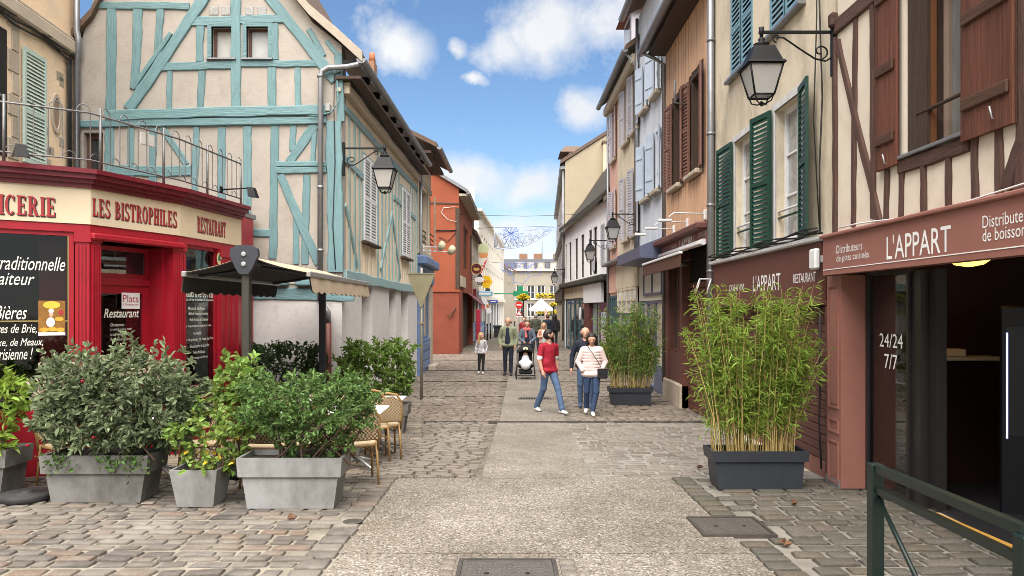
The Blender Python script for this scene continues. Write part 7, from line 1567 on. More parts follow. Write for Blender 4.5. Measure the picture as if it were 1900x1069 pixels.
def person(loc, rz, H, label, top, bottom, shoe, hairm=None, hair='short', legs=((.0, .02), (.0, .0), (.0, .02), (.0, .0)), armL=((-.04, -.02, -.27), (.02, .06, -.52)), armR=((.04, -.02, -.27), (-.02, .06, -.52)),
           headyaw=0, headpitch=0, short_sleeve=False, puff=0.0, vox=.008, inner=None, hands=True, skirt=None, beard=None, trim=None, lean=0.0, child=False, scarf=None, hem=0.0, hemz=.92, quilt=False):
    """local +y is the way the person faces. legs: knee L, ankle L, knee R, ankle R offsets (x,y); arms: elbow and wrist relative to the shoulder"""
    o = empty('person', loc, rz, label, 'person', 'people walking in the street'); S = H / 1.75
    mats = [m_skin, top, bottom, shoe, m_eye, m_lip, inner or top, beard or m_skin, trim or top]; P_ = []
    pf_ = puff; hs_ = 1.18 if child else 1.0; w_ = .88 if child else 1.0
    hipz, shz = .885, 1.42
    for sg, kn, an in ((-1, legs[0], legs[1]), (1, legs[2], legs[3])):
        hip = np.array([sg * .088 * w_, 0, hipz]); kne = np.array([sg * .092 + kn[0], kn[1], .50]); ank = np.array([sg * .085 + an[0], an[1], .085 + (an[2] if len(an) > 2 else 0)])
        P_ += [pr(hip, kne, .092, .066, 2, k=.03), pr(kne, ank + (0, 0, .02), .064, .050 + hem, 2, k=.02), pr(ank + (0, -.045, -.045), ank + (sg * .015, .13, -.055), .040, .034, 3, (1, 1, .95), .012), pr(ank + (0, 0, .0), ank + (0, .03, -.035), .042, .04, 3, k=.012)]
    P_ += [pr((-.06, -.005, .91), (.06, -.005, .91), .106, m=2, s=(1, .85, 1), k=.03)]
    ly = lean
    P_ += [pr((0, .0, 1.0), (0, ly * .6, 1.30), .142 * w_ + pf_, .160 * w_ + pf_, 1, (1, .70, 1), .03), pr((-.125 * w_, ly, shz - .015), (.125 * w_, ly, shz - .015), .075 + pf_ * .6, m=1, s=(1, .85, 1), k=.05)]
    P_ += [pr((-.078 * w_, 0, hemz), (.078 * w_, 0, hemz), (.136 + pf_) * w_, m=1, s=(1, .90, .55), k=.02), pr((-.06, 0, hemz + .05), (.06, 0, 1.05), (.130 + pf_) * w_, m=1, s=(1, .80, 1), k=.03)]
    if quilt: P_ += [pr((-.05, .0, z_), (.05, .0, z_), .152, m=1, s=(1, .77, .45), k=.006) for z_ in (.92, .985, 1.05, 1.115, 1.18, 1.245, 1.31, 1.37)]
    if inner: P_ += [pr((0, .055, .98), (0, .065 + ly, 1.36), .118, .085, 6, (.9, .75, 1), .01)]
    for sg, (el, wr) in ((-1, armL), (1, armR)):
        sh_ = np.array([sg * .185 * w_, ly, shz - .02]); el = sh_ + np.array(el); wr = sh_ + np.array(wr); ms = 0 if short_sleeve else 1
        if short_sleeve: P_ += [pr(sh_, sh_ + (el - sh_) * .80, .060, .060, 1, k=.03), pr(sh_ + (el - sh_) * .78, sh_ + (el - sh_) * .86, .062, .062, 8, k=.004), pr(sh_ + (el - sh_) * .8, el, .044, .042, 0, k=.01)]
        else: P_ += [pr(sh_, el, .058 + pf_ * .8, .048 + pf_ * .7, 1, k=.03)]
        P_ += [pr(el, wr, .043 + (0 if short_sleeve else .006) + pf_ * .6, .030 + (0 if short_sleeve else .008) + pf_ * .5, ms, k=.015)]
        d = wr - el; d /= np.linalg.norm(d); f_ = np.array([0, 1, 0]) - d * d[1]; f_ /= max(1e-6, np.linalg.norm(f_)); si = np.cross(d, f_)
        if hands:
            pm = wr + d * .06; P_ += [pr(wr + d * .005, pm + d * .025, .029, .031, 0, (1, 1, 1), .01)]
            for j, (o_, l_) in enumerate(((-.028, .062), (-.010, .074), (.010, .070), (.027, .055))):
                b0 = pm + d * .03 + f_ * o_; b1 = b0 + d * l_ * .55 - si * sg * .008; b2 = b1 + d * l_ * .4 - si * sg * .022
                P_ += [pr(b0, b1, .0105, .0095, 0, k=.004), pr(b1, b2, .0095, .008, 0, k=.004)]
            P_ += [pr(wr + d * .025 + f_ * .025, wr + d * .07 + f_ * .05 - si * sg * .012, .0115, .0095, 0, k=.006), pr(wr + d * .07 + f_ * .05 - si * sg * .012, wr + d * .10 + f_ * .048 - si * sg * .022, .0095, .008, 0, k=.004)]
    P_ += [pr((0, ly, 1.42), (0, ly + .015, 1.54), .058, .052, 0, k=.02)]
    if scarf: P_ += [pr((-.05, ly + .03, 1.455), (.05, ly + .03, 1.455), .085, m=8, s=(1, .9, .8), k=.02), pr((.02, ly + .085, 1.43), (.03, ly + .12, 1.20), .045, .05, 8, (1, .6, 1), .01)]
    # head in its own frame
    c, s = math.cos(headyaw), math.sin(headyaw); cp, sp = math.cos(headpitch), math.sin(headpitch); hc = np.array([0, ly + .02, 1.545])
    def hd(v): x, y, z = [q_ * hs_ for q_ in v]; y, z = y * cp + z * sp, -y * sp + z * cp; return hc + np.array([x * c - y * s, x * s + y * c, z])
    P_ += [pr(hd((0, .005, .105)), hd((0, -.012, .115)), .090 * hs_, .092 * hs_, 0, k=.02), pr(hd((0, .045, .025)), hd((0, .03, .08)), .050 * hs_, .066 * hs_, 7 if beard else 0, k=.02), pr(hd((0, .090, .09)), hd((0, .108, .062)), .010 * hs_, .016 * hs_, 0, k=.012)]
    for sg in (-1, 1): P_ += [pr(hd((sg * .034, .086, .098)), hd((sg * .034, .088, .098)), .0085 * hs_, m=4, k=.002), pr(hd((sg * .090, -.01, .075)), hd((sg * .094, -.015, .105)), .016 * hs_, .02 * hs_, 0, (1, 1, 1), .006)]
    P_ += [pr(hd((-.02, .088, .035)), hd((.02, .088, .035)), .009 * hs_, m=5, k=.002)]
    V, Q, mi = grow(P_, vox); V = V * S; zmin = V[:, 2].min(); V[:, 2] -= zmin
    numpy_mesh('body', V, Q, mats, o, mi)
    if hairm is not None:
        Hp = [pr(hd((0, -.022, .130)), hd((0, -.035, .10)), .100 * hs_, .098 * hs_, 0, k=.02)]
        if hair == 'long':
            for sg in (-1, 1): Hp += [pr(hd((sg * .075, -.015, .12)), hd((sg * .10, -.01, -.10)), .045 * hs_, .040 * hs_, 0, k=.02), pr(hd((sg * .10, -.01, -.10)), hd((sg * .10, .02, -.20)), .042 * hs_, .025 * hs_, 0, k=.02)]
            Hp += [pr(hd((0, -.07, .10)), hd((0, -.10, -.15)), .085 * hs_, .065 * hs_, 0, k=.03)]
        elif hair == 'bun': Hp += [pr(hd((0, -.09, .10)), hd((0, -.11, .09)), .05, m=0)]
        elif hair == 'bald': Hp = [pr(hd((sg * .088, -.03, .09)), hd((sg * .07, -.075, .06)), .026, .035, 0) for sg in (-1, 1)] + [pr(hd((-.05, -.085, .06)), hd((.05, -.085, .06)), .035, m=0)]
        V, Q, mi = grow(Hp, vox); V = V * S; V[:, 2] -= zmin; numpy_mesh('hair', V, Q, [hairm], o)
    o['_z'] = 0; del o['_z']; return o, S, hd, zmin
c_red = cloth('red_polo', (.34, .012, .03)); c_jean = cloth('mid_denim', (.075, .125, .22)); c_jean2 = cloth('dark_denim', (.03, .055, .12)); c_navy = cloth('navy', (.014, .018, .034)); c_blk = cloth('black', (.016, .016, .018)); c_pinkj = mat('pink_padded_jacket', (.72, .58, .54), (.62, .49, .46), rough=.45, nscale=8, bump=.2)
c_olive = cloth('sage_jacket', (.23, .25, .16)); c_whs = mat('patterned_sweater', (.62, .60, .60), (.25, .24, .27), rough=.9, nscale=26, contrast=2.5); c_den = cloth('denim_jacket', (.10, .13, .17)); c_peach = cloth('peach', (.62, .33, .23)); c_coral = cloth('coral_scarf', (.62, .14, .13)); c_dol = cloth('dark_olive', (.06, .06, .045)); c_dred = cloth('dark_red', (.22, .02, .025)); c_wht = cloth('white_trim', (.7, .7, .7))
s_white = mat('white_shoe', (.70, .70, .70), rough=.6, nscale=9); s_dark = mat('dark_shoe', (.03, .028, .03), rough=.6); s_blue = mat('blue_shoe', (.06, .09, .17), rough=.6)
h_dark = mat('dark_hair', (.018, .012, .010), rough=.5, nscale=40, stretch=(6, 6, 1), bump=.4); h_blond = mat('blond_hair', (.42, .28, .13), (.30, .19, .08), rough=.5, nscale=30, stretch=(6, 6, 1), bump=.4); h_grey = mat('grey_hair', (.26, .24, .22), rough=.6, nscale=30); h_brown = mat('brown_hair', (.07, .04, .025), rough=.5, nscale=30, stretch=(6, 6, 1))
def at(u, v): return gd(u, v) + Vector((0, 0, .012))
person(at(1018, 766), R(212), 1.69, 'man in red polo and jeans striding with his head turned away', c_red, c_jean, s_white, h_dark, 'short', legs=((-.01, .20), (-.02, .34), (.0, -.06), (.02, -.30)), armL=((-.06, -.06, -.28), (-.04, .0, -.52)), armR=((.07, .02, -.28), (.05, .10, -.50)), headyaw=R(62), short_sleeve=True, beard=h_dark, trim=c_wht, vox=.0065, hem=.014, hemz=.89)
wp = person(at(1098, 771), R(176), 1.63, 'woman in pale pink padded jacket looking down, hands in pockets', c_pinkj, c_jean2, s_white, h_dark, 'long', legs=((.0, .10), (.07, .16), (.02, .0), (.03, -.14, .03)), armL=((-.11, -.02, -.26), (-.02, .09, -.43)), armR=((.11, -.02, -.26), (.02, .09, -.43)), headpitch=R(16), puff=.014, hands=False, vox=.0065, quilt=True, hemz=.88)
person(at(1086, 757), R(178), 1.72, 'man in navy jacket half hidden behind the woman in pink', c_navy, c_jean, s_blue, h_grey, 'bald', legs=((-.02, .04), (-.02, .05), (.02, .0), (.02, -.05)), armL=((-.08, -.04, -.27), (-.10, .02, -.52)), armR=((.10, -.03, -.27), (.12, .03, -.52)), puff=.012, vox=.008)
person(at(943, 697), R(172), 1.80, 'balding man in open sage jacket over navy jumper, hands in pockets', c_olive, c_navy, s_dark, h_grey, 'bald', legs=((.0, .04), (-.01, .08), (.0, .0), (.02, -.04)), armL=((-.09, -.03, -.27), (-.05, .06, -.48)), armR=((.09, -.03, -.27), (.05, .06, -.48)), puff=.016, inner=c_navy, vox=.009, headyaw=R(-12))
person(at(893, 694), R(170), 1.28, 'small blond girl in white patterned sweater and dark leggings', c_whs, c_blk, s_white, h_blond, 'long', legs=((.0, .03), (-.0, .06), (.0, .0), (.02, -.03)), armL=((-.08, -.03, -.26), (-.06, .05, -.48)), armR=((.08, -.02, -.26), (.08, .04, -.50)), headyaw=R(40), child=True, vox=.008, puff=.01)
person(at(978, 691), R(180), 1.68, 'woman in denim jacket and coral scarf pushing a stroller', c_den, c_blk, s_dark, h_brown, 'bun', legs=((.0, .03), (.0, .0), (.0, .08), (.0, .15)), armL=((-.08, .06, -.26), (.06, .30, -.36)), armR=((.08, .06, -.26), (-.06, .30, -.36)), scarf=1, trim=c_coral, inner=c_navy, puff=.012, vox=.009)
person(at(1009, 676), R(178), 1.52, 'blond girl in peach top behind the man in red', c_peach, c_blk, s_white, h_blond, 'long', legs=((.0, .03), (.0, .06), (.0, .0), (.0, -.04)), armL=((-.07, .0, -.25), (.08, .16, -.22)), armR=((.07, .0, -.25), (-.08, .16, -.24)), vox=.009, inner=c_wht)
far = [(973, 655, 160, 1.66, 'person in dark red jacket walking behind the stroller', c_dred, c_blk, h_brown, 'short', .02), (994, 651, 10, 1.80, 'person in dark olive coat seen from behind', c_dol, c_navy, h_grey, 'short', .03), (1016, 647, 5, 1.74, 'man in navy jacket seen from behind far down the street', c_navy, c_jean2, h_brown, 'short', .03), (1029, 644, 0, 1.72, 'dark-clad person farthest down the street', c_blk, c_blk, h_dark, 'long', .03)]
for (u, v, a, H_, lb, t_, b_, h_, hh, pf_) in far: person(at(u, v), R(a), H_, lb, t_, b_, s_dark, h_, hh, legs=((.0, .08), (.0, .12), (.0, .0), (.0, -.12)), armL=((-.06, .02, -.27), (-.04, .12, -.5)), armR=((.06, -.04, -.27), (.06, -.02, -.52)), puff=pf_, vox=.014, hem=.012)
# bag and strap of the woman in pink (things she carries)
bl = at(1098, 771); bg_ = empty('shoulder_bag', (bl.x + .20, bl.y - .13, bl.z), 0, 'small black bag on a thin strap at the hip of the woman in pink', 'bag')
MB().bbox(-.10, .10, -.03, .05, .74, .94, .02).build('pouch', c_blk, bg_); MB().bbox(-.103, .103, -.036, -.028, .82, .945, .006).build('flap', c_blk, bg_)
MB().tube([(-.02, .0, .93), (-.07, -.045, 1.04), (-.16, -.075, 1.18), (-.25, -.055, 1.31), (-.30, .03, 1.40), (-.28, .14, 1.40)], .007, 6).build('strap', c_blk, bg_)
# stroller with a baby under a white blanket
sl = at(975, 703); st_ = empty('stroller', sl, 0, 'black stroller with a white blanket pushed by the woman in denim', 'stroller')
m_tyre = mat('rubber_tyre', (.015, .015, .016), rough=.8)
for (x, y, r_) in ((-.27, -.38, .085), (.27, -.38, .085), (-.29, .30, .11), (.29, .30, .11)):
    w = MB(); n = 20; w.tube([(0, r_ * .86 * math.cos(2 * math.pi * i / n), r_ * .86 * math.sin(2 * math.pi * i / n)) for i in range(n + 1)], r_ * .16, 6, caps=False); wo = w.build('wheel', m_tyre, st_); wo.location = (x, y, r_ + .005)
    h_ = MB().lathe([(r_ * .25, -.02), (r_ * .25, .02)], 10).build('hub', m_steel, wo); h_.rotation_euler = (0, R(90), 0)
fr = MB()
for sx in (-1, 1): fr.tube([(sx * .27, -.38, .09), (sx * .25, -.05, .40), (sx * .25, .40, .98)], .014, 6); fr.tube([(sx * .29, .30, .12), (sx * .25, -.02, .45)], .014, 6)
fr.tube([(-.25, .40, .98), (0, .43, 1.0), (.25, .40, .98)], .016, 6); fr.tube([(-.27, -.38, .12), (.27, -.38, .12)], .012, 6); fr.build('frame', m_black_metal, st_)
V, Q, mi = grow([pr((-.14, -.05, .38), (.14, -.05, .38), .10, m=0, s=(1, 1.3, .7), k=.03), pr((-.13, .16, .45), (-.12, .26, .75), .085, m=0, k=.05), pr((.13, .16, .45), (.12, .26, .75), .085, m=0, k=.05), pr((0, .2, .45), (0, .28, .75), .12, m=0, s=(1.2, .6, 1), k=.05)], .014); numpy_mesh('seat', V, Q, [c_blk], st_)
hd_ = MB(); n = 12; vs = []; fs = []
for i in range(n + 1):
    a = math.pi * i / n
    for j in range(7): b = math.pi * .5 * j / 6 * 1.25; vs.append((.255 * math.cos(a), .26 - .36 * math.sin(b) * 1.0 + .02, .72 + .28 * math.sin(a) * (.35 + .65 * math.cos(b * .8))))
for i in range(n):
    for j in range(6): fs.append((i * 7 + j, i * 7 + j + 1, (i + 1) * 7 + j + 1, (i + 1) * 7 + j))
hd_.add(vs, fs, 0, True).build('hood', c_blk, st_)
for sx in (-1, 1): o = MB().bbox(-.03, .03, -.004, .004, -.04, .04, .003).build('hood_window', mat('pale_yellow', (.6, .6, .35), rough=.4), st_); o.location = (sx * .035, -.085, .90); o.rotation_euler = (R(-38), 0, R(sx * 20))
MB().bbox(-.2, .2, -.25, .22, .14, .28, .04).build('basket', c_blk, st_)
V, Q, mi = grow([pr((-.10, -.14, .47), (.10, -.14, .47), .105, m=0, s=(1, 1.2, .8), k=.04), pr((0, -.05, .50), (0, .08, .60), .13, .11, m=0, k=.04), pr((0, -.27, .40), (0, -.2, .45), .12, m=0, s=(1.2, .7, 1), k=.04)], .012)
bk = numpy_mesh('baby_blanket', V, Q, [cloth('white_blanket', (.66, .66, .70))]); bk.location = sl; tag(bk, 'white blanket over the baby in the stroller', 'blanket')
by = empty('person', sl, 0, 'baby under the stroller hood with only the face showing', 'person'); V, Q, mi = grow([pr((0, .10, .72), (0, .11, .72), .07, m=0), pr((0, .1, .62), (0, .02, .52), .06, .07, m=1, k=.03), pr((0, .033, .715), (0, .035, .71), .012, m=0), pr((-.022, .042, .73), (-.022, .043, .73), .009, m=2, k=.002), pr((.022, .042, .73), (.022, .043, .73), .009, m=2, k=.002)], .008); numpy_mesh('body', V, Q, [m_skin, c_wht, m_eye], by)
# ---------------------------------------------------------------- far street: signs, awning, tent, garlands, small things
def fsign(u, v, D, label, build, ang=0):
    o = empty('hanging_sign', P(u, v, D), ang, label, 'sign', 'shop signs on the left row'); build(o); return o
m_maroon = mat('maroon_sign', (.10, .012, .02), rough=.4); m_gold = mat('gold_sign', (.55, .36, .10), rough=.4); m_sred = mat('bright_red_sign', (.62, .02, .02), rough=.4); m_syel = mat('yellow_sign', (.80, .50, .02), rough=.4); m_sblue = mat('blue_sign', (.03, .06, .35), rough=.4); m_sky = mat('sky_blue_sign', (.22, .42, .58), rough=.4); m_sgreen = mat('green_sign', (.02, .22, .10), rough=.4)
def flat_text(o, body, w, h, z, y, m, x0=None):
    me, co, _ = text_mesh(body, w, h); x0 = -w / 2 if x0 is None else x0
    me.vertices.foreach_set('co', np.stack([x0 + co[:, 0] * w, np.full(len(co), y), z + co[:, 1] * h], 1).astype(np.float32).ravel()); me.materials.clear(); me.materials.append(m); me.polygons.foreach_set('material_index', [0] * len(me.polygons)); me.update(); link('lettering', me, o)
def b_round(o):
    d = MB().lathe([(.30, -.03), (.30, .03)], 24).build('disc', m_maroon, o); d.rotation_euler = (R(90), 0, 0); r = MB().lathe([(.27, .031), (.285, .036), (.30, .031)], 24, caps=False).build('ring', m_gold, o); r.rotation_euler = (R(90), 0, 0)
    MB().poly([(-.16, -.06), (-.05, -.10), (.12, -.09), (.18, -.02), (.10, .06), (-.04, .04), (-.14, .08)], -.036, -.031).build('emblem', m_gold, o); MB().tube([(-.3, 0, 0), (-.48, 0, 0)], .015, 6).build('arm', m_black_metal, o)
fsign(884, 499, 40.0, 'round maroon hanging sign with gold emblem', b_round)
def b_carrot(o):
    MB().poly([(.22, .58), (.05, .10), (-.24, -.55), (-.12, -.05), (.02, .30)], -.05, .05).build('panel', m_sred, o)
    for i, c in enumerate('TABAC'): flat_text(o, c, .08, .10, .34 - i * .19, -.052, m_pwhite, .05 - i * .062 - .02)
    MB().tube([(-.05, 0, .0), (-.55, 0, .0)], .015, 6).build('arm', m_black_metal, o)
fsign(898, 497, 43.0, 'slanted red lozenge tobacco sign', b_carrot)
def b_bar(o):
    MB().poly([(-.36, 0), (-.2, .36), (.16, .36), (.36, 0), (.12, -.40), (-.22, -.34)], -.05, .05).build('panel', m_syel, o); flat_text(o, 'BAR', .30, .14, -.06, -.052, m_sred); MB().tube([(-.3, 0, .1), (-.6, 0, .1)], .015, 6).build('arm', m_black_metal, o)
fsign(903, 523, 45.0, 'yellow six-sided bar sign', b_bar)
def b_oval(o): d = MB().lathe([(.24, -.03), (.24, .03)], 20).build('disc', m_white, o); d.rotation_euler = (R(90), 0, 0); d.scale = (1.15, .62, 1); MB().tube([(-.2, 0, 0), (-.5, 0, 0)], .012, 6).build('arm', m_black_metal, o)
fsign(890, 519, 41.5, 'white oval sign next to the yellow bar sign', b_oval)
def b_tree(o):
    MB().poly([(-.30, -.1), (-.34, .2), (-.2, .42), (.05, .46), (.28, .36), (.34, .1), (.24, -.1)], -.05, .05).build('panel', mat('pale_green_sign', (.38, .50, .30), (.5, .45, .25), rough=.5, nscale=5), o); MB().poly([(-.28, -.12), (-.22, -.42), (.22, -.42), (.28, -.12)], -.045, .045).build('basket', mat('orange_basket', (.55, .25, .10), rough=.6, nscale=9), o); MB().tube([(-.3, 0, .3), (-.6, 0, .3)], .012, 6).build('arm', m_black_metal, o)
fsign(897, 466, 44.0, 'pale green sign over an orange basket shape, highest on the row', b_tree)
def b_blue(o): MB().bbox(-.32, .32, -.06, .06, -.13, .13, .02).build('panel', m_sblue, o); MB().box(-.24, .2, -.063, -.061, -.03, .04).build('bar', m_pwhite, o); MB().tube([(-.3, 0, .0), (-.6, 0, .0)], .012, 6).build('arm', m_black_metal, o)
fsign(916, 560, 58.0, 'dark blue box sign with a white bar', b_blue)
def b_sky(o): MB().bbox(-.62, .62, -.05, .05, -.16, .16, .02).build('panel', m_sky, o); MB().box(-.5, .46, -.053, -.051, -.06, .06).build('bar', m_pwhite, o)
fsign(897, 545, 48.0, 'sky-blue shop panel with white writing', b_sky, R(20))
bn = empty('banner_flag', P(892, 552, 44), 0, 'white and brown cloth banner hanging aslant over a shop door', 'banner'); MB().poly([(0, 0), (.28, .02), (.66, -.86), (.40, -.98)], -.012, .012).build('cloth', m_white, bn); MB().poly([(.30, -.46), (.44, -.40), (.52, -.60), (.38, -.66)], -.016, .016).build('print', mat('banner_print', (.45, .16, .06), rough=.7), bn); MB().tube([(-.2, 0, .02), (.32, 0, .05)], .012, 6).build('pole', m_steel, bn)
ra = empty('red_awning', (-2.32, 38.6, P(0, 545, 40).z), 0, 'small dark red shop awning beyond the red house', 'awning'); MB().hexa([(0, 0, -.02), (0, 5, -.02), (.72, 5, -.62), (.72, 0, -.62)], [(0, 0, .02), (0, 5, .02), (.74, 5, -.58), (.74, 0, -.58)]).build('canopy', m_dkred, ra); MB().box(.725, .74, 0, 5, -.86, -.621).build('valance', m_sred, ra)
pk = MB().bbox(-.14, .14, -.1, .1, 0, 2.0, .02).build('pink_panel', mat('hot_pink', (.60, .05, .10), rough=.5)); pk.location = (-2.1, 46.0, g(46)); tag(pk, 'tall hot pink panel by the shop door beyond the red awning', 'panel')
ab = empty('pavement_board', gd(888, 634), 0, 'blue advertising board standing on the pavement', 'sign'); 
f_ = MB(); f_.box(-.36, .36, -.06, -.03, .05, 1.22); f_.build('panel', mat('blue_poster', (.10, .20, .45), (.45, .5, .6), rough=.4, nscale=7, contrast=1.6), ab); fr = MB(); fr.tube([(-.38, -.045, 0), (-.38, -.045, 1.25), (.38, -.045, 1.25), (.38, -.045, 0)], .025, 6); fr.tube([(-.36, .35, 0), (-.36, -.02, 1.2)], .02, 6); fr.tube([(.36, .35, 0), (.36, -.02, 1.2)], .02, 6); fr.build('frame', m_black_metal, ab)
for i, (u, v) in enumerate(((904, 631), (910, 629), (955, 622))):
    o = empty('bollard', gd(u, v), 0, ('dark bollard next to the blue advertising board', 'dark bollard second from the blue advertising board', 'dark bollard between the balding man and the road signs')[i], 'bollard', 'bollards'); MB().tube([(0, 0, 0), (0, 0, .95)], [.05, .045], 10).build('shaft', m_black_metal, o); MB().lathe([(.03, .95), (.065, .98), (.065, 1.02), (.03, 1.07)], 12).build('head', m_black_metal, o)
planter(gd(923, 626), 0, .62, .6, .85, m_anthp, 'tall black tub planter far down the left pavement', .12, .75)
# sign post with flower basket, pharmacy cross, no entry
m_flower = mat('yellow_flower', (.75, .52, .03), (.45, .42, .03), rough=.7, nscale=20, contrast=2)
def basket(D, u, vb, vt, label, r):
    b = gd(u, vb); o = empty('flower_post', b, 0, label, 'flower basket', 'flower baskets on posts'); zt = P(u, vt, b.y).z - b.z; MB().tube([(0, 0, 0), (0, 0, zt)], .05, 8).build('post', m_black_metal, o)
    MB().lathe([(.05, 0), (r * .8, .06), (r, .2)], 14, (0, 0, zt - .1)).build('bowl', m_black_metal, o); rs = np.random.RandomState(int(u)); n = 220; q = rs.normal(size=(n, 3)); q /= np.linalg.norm(q, axis=1, keepdims=True); q[:, 2] = abs(q[:, 2]) * .6
    leaves('flowers', m_flower, o, q * r + np.array([0, 0, zt + .05]), q + rs.normal(size=(n, 3)) * .5, r * .5, r * .4, rs)
basket(62, 971, 618, 556, 'black post with a bowl of yellow flowers behind the road signs', .42); basket(75, 1027, 613, 567, 'slim post with small yellow flower bowl at the far right', .26)
ne = empty('no_entry_sign', gd(963, 615), 0, 'red no-entry disc above a small triangular warning sign on one pole', 'sign'); zt = P(963, 566, ne.location.y).z - ne.location.z
MB().tube([(0, 0, 0), (0, 0, zt + .3)], .035, 8).build('pole', m_steel, ne); d = MB().lathe([(.33, -.02), (.33, .02)], 24).build('disc', m_sred, ne); d.rotation_euler = (R(90), 0, 0); d.location = (0, -.06, zt); MB().box(-.22, .22, -.085, -.081, zt - .05, zt + .05).build('bar', m_pwhite, ne)
MB().poly([(-.32, zt - .95), (.32, zt - .95), (0, zt - .42)], -.07, -.05).build('triangle', m_sred, ne); MB().poly([(-.22, zt - .89), (.22, zt - .89), (0, zt - .53)], -.075, -.0705).build('triangle_face', m_white, ne)
px_ = empty('pharmacy_cross', P(966, 545, 68), 0, 'green pharmacy cross sign over the street', 'sign'); MB().bbox(-.25, .25, -.07, .07, -.7, .7, .02).build('upright', m_sgreen, px_); MB().bbox(-.7, -.251, -.065, .065, -.24, .24, .02).build('arm', m_sgreen, px_); MB().bbox(.251, .7, -.065, .065, -.24, .24, .02).build('arm', m_sgreen, px_); MB().tube([(-.6, 0, .0), (-2.6, 0, .0)], .06, 6).build('bracket', m_sgreen, px_)
tn = empty('market_tent', (P(1004, 600, 94).x, 94, g(94)), 0, 'white pointed market tent at the end of the street', 'tent')
for sx in (-1, 1):
    for sy in (-1, 1): MB().tube([(sx * 1.45, sy * 1.45, 0), (sx * 1.45, sy * 1.45, 2.0)], .04, 6).build('pole', m_steel, tn)
hx = lambda a, z: [(-a, -a, z), (a, -a, z), (a, a, z), (-a, a, z)]
mb = MB(); mb.hexa(hx(1.5, 2.0), hx(.9, 2.45)); mb.hexa(hx(.9, 2.451), hx(.05, 3.3)); mb.build('roof', m_white, tn); MB().hexa(hx(1.51, 1.7), hx(1.51, 1.999)).build('valance', m_white, tn)
pfl = empty('feather_flag', P(1011, 612, 82), 0, 'pale pink feather flag before the market tent', 'flag'); MB().tube([(0, 0, -.4), (0, 0, 2.4)], .02, 6).build('pole', m_steel, pfl); MB().poly([(0, .6), (.30, .7), (.26, 1.8), (.06, 2.5), (0, 2.4)], -.01, .01).build('cloth', mat('flag_pink', (.6, .30, .24), rough=.8), pfl)
for i, (u, v) in enumerate(((1005, 547), (1027, 547), (1005, 577), (1027, 577))):
    o = empty('window_box', P(u, v + 1, 104.7), 0, ('yellow flower box under the upper left window of the mansion', 'yellow flower box under the upper right window of the mansion', 'yellow flower box under the lower left window of the mansion', 'yellow flower box under the lower right window of the mansion')[i], 'flower box', 'flower boxes'); MB().bbox(-.7, .7, -.2, .15, -.15, .05, .03).build('box', m_black_metal, o); rs = np.random.RandomState(i); n = 160; q = rs.uniform(-1, 1, (n, 3)) * np.array([.75, .25, .25]); leaves('flowers', m_flower, o, q + np.array([0, -.1, -.05]), rs.normal(size=(n, 3)), .2, .16, rs)
# light garlands strung across the street
m_wire = mat('white_blue_wire', (.36, .44, .62), (.30, .38, .58), rough=.5, nscale=3); m_wire_b = mat('blue_wire', (.16, .24, .60), rough=.5)
ga = empty('light_garland', P(918, 422, 37), 0, 'fan-shaped net of unlit festive lights strung across the street', 'garland'); D_ = 37.0; base = P(918, 422, D_)
def gp2(u, v): return P(u, v, D_) - base
rg = random.Random(5); fr = MB(); arc = [(918, 460), (935, 462), (955, 460), (975, 456), (995, 447), (1015, 434), (1034, 419)]
fr.tube([gp2(918, 422), gp2(1034, 419)], .022, 5); fr.tube([gp2(918, 422), gp2(918, 460)], .022, 5); fr.tube([gp2(*p) for p in arc], .022, 5); fr.build('frame', m_wire, ga)
st = MB()
for k_ in range(12): a = k_ * math.pi / 6; r_ = (17 if k_ % 2 else 24); u1, v1 = 948 + r_ * math.cos(a), 434 + r_ * math.sin(a) * .95; st.tube([gp2(948, 434), gp2(u1, max(421, v1))], .02, 4); st.tube([gp2(948 + 10 * math.cos(a), 434 + 10 * math.sin(a)), gp2(948 + 15 * math.cos(a + .3), max(421, 434 + 15 * math.sin(a + .3)))], .014, 4)
st.build('star', m_wire_b, ga)
def arcv(u):
    for i in range(len(arc) - 1):
        if arc[i][0] <= u <= arc[i + 1][0]: t = (u - arc[i][0]) / (arc[i + 1][0] - arc[i][0]); return arc[i][1] * (1 - t) + arc[i + 1][1] * t
    return 440
nt_ = MB()
for i in range(46):
    u0 = rg.uniform(920, 1028); u1 = min(1032, max(919, u0 + rg.uniform(-26, 26))); nt_.tube([gp2(u0, 421.5), gp2(u1, max(421, arcv(u1) - 1))], .008, 4)
for i in range(24):
    u0 = rg.uniform(920, 1010); u1 = u0 + rg.uniform(8, 26); v0 = rg.uniform(424, arcv(u0)); nt_.tube([gp2(u0, v0), gp2(u1, min(arcv(min(1033, u1)), max(421, v0 + rg.uniform(-14, 14))))], .011, 4)
nt_.build('net', m_wire, ga)
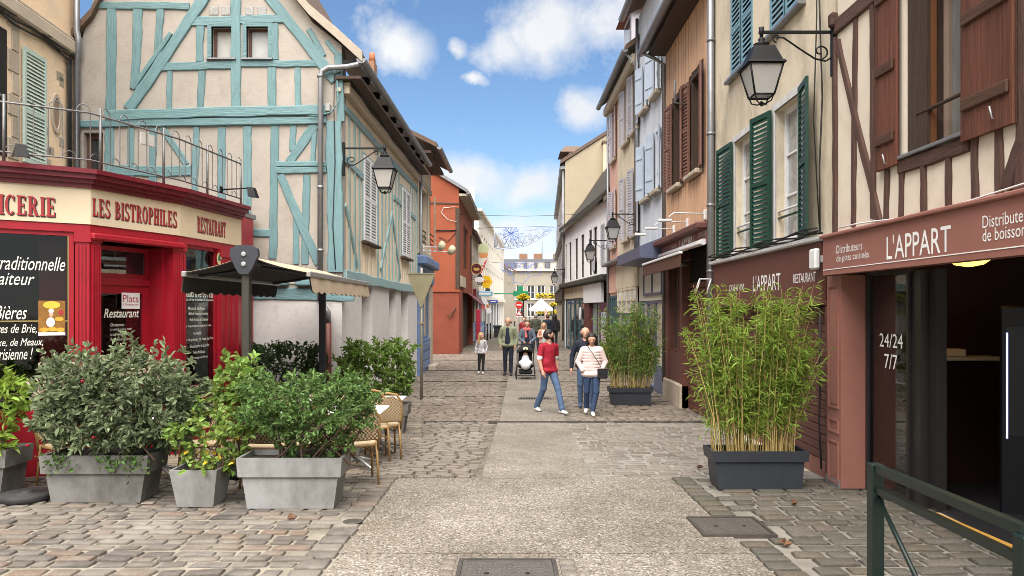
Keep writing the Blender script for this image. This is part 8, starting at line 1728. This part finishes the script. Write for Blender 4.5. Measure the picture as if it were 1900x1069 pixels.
MB().tube([P(885, 424, D_) - base, gp2(918, 422)], .012, 4).tube([gp2(1034, 419), P(1052, 416, D_) - base], .012, 4).build('cable', mcab, ga)
gb = empty('light_garland', P(930, 488, 60), 0, 'oblong net of unlit festive lights farther down the street', 'garland'); base2 = P(930, 488, 60)
def gp3(u, v): return P(u, v, 60) - base2
fr = MB(); fr.tube([gp3(930, 488), gp3(1004, 488), gp3(1004, 512), gp3(984, 510), gp3(972, 526), gp3(955, 524), gp3(948, 508), gp3(930, 500), gp3(930, 488)], .025, 5); fr.build('frame', m_wire_b, gb); nt_ = MB()
for i in range(60): u0 = rg.uniform(932, 1002); v0 = rg.uniform(489, 508); nt_.tube([gp3(u0, v0), gp3(min(1003, max(931, u0 + rg.uniform(-12, 12))), min(522, max(489, v0 + rg.uniform(-12, 12))))], .014, 4)
nt_.build('net', m_wire_b, gb); MB().tube([P(905, 486, 60) - base2, gp3(930, 488)], .014, 4).tube([gp3(1004, 488), P(1036, 486, 60) - base2], .014, 4).build('cable', mcab, gb)
cb = empty('span_wire', (-2.38, 34.0, P(0, 398, 34).z), 0, 'thin wire spanning the street from the red house', 'wire'); MB().tube([(0, 0, 0), (1.5, 0, -.05), (3.0, 0, -.08), (4.4, 0, -.04), (5.6, 0, .02)], .009, 4).build('wire_line', mcab, cb)
# small leftovers on the ground: fallen leaves
m_dead = mat('fallen_leaf', (.11, .052, .03), (.15, .08, .04), rough=.8, nscale=20, perobj=.5)
for i, (u, v, lb) in enumerate(((1447, 1014, 'brown fallen leaf beside the square iron cover'), (1455, 1017, 'second brown fallen leaf beside the square iron cover'), (1292, 872, 'brown fallen leaf on the setts left of the large bamboo'), (1469, 939, 'dark fallen leaf behind the square iron cover'), (532, 968, 'pale fallen leaf on the cobbles before the pale planter'))):
    rs = np.random.RandomState(60 + i); o = leaves('fallen_leaf', m_dead, None, np.array([[0, 0, .01], [.02, .01, .012]]), np.array([[1, .3, .15], [.2, 1, .2]]), .10, .07, rs); o.location = gd(u, v) + Vector((0, 0, .015)); tag(o, lb, 'leaf', 'fallen leaves')
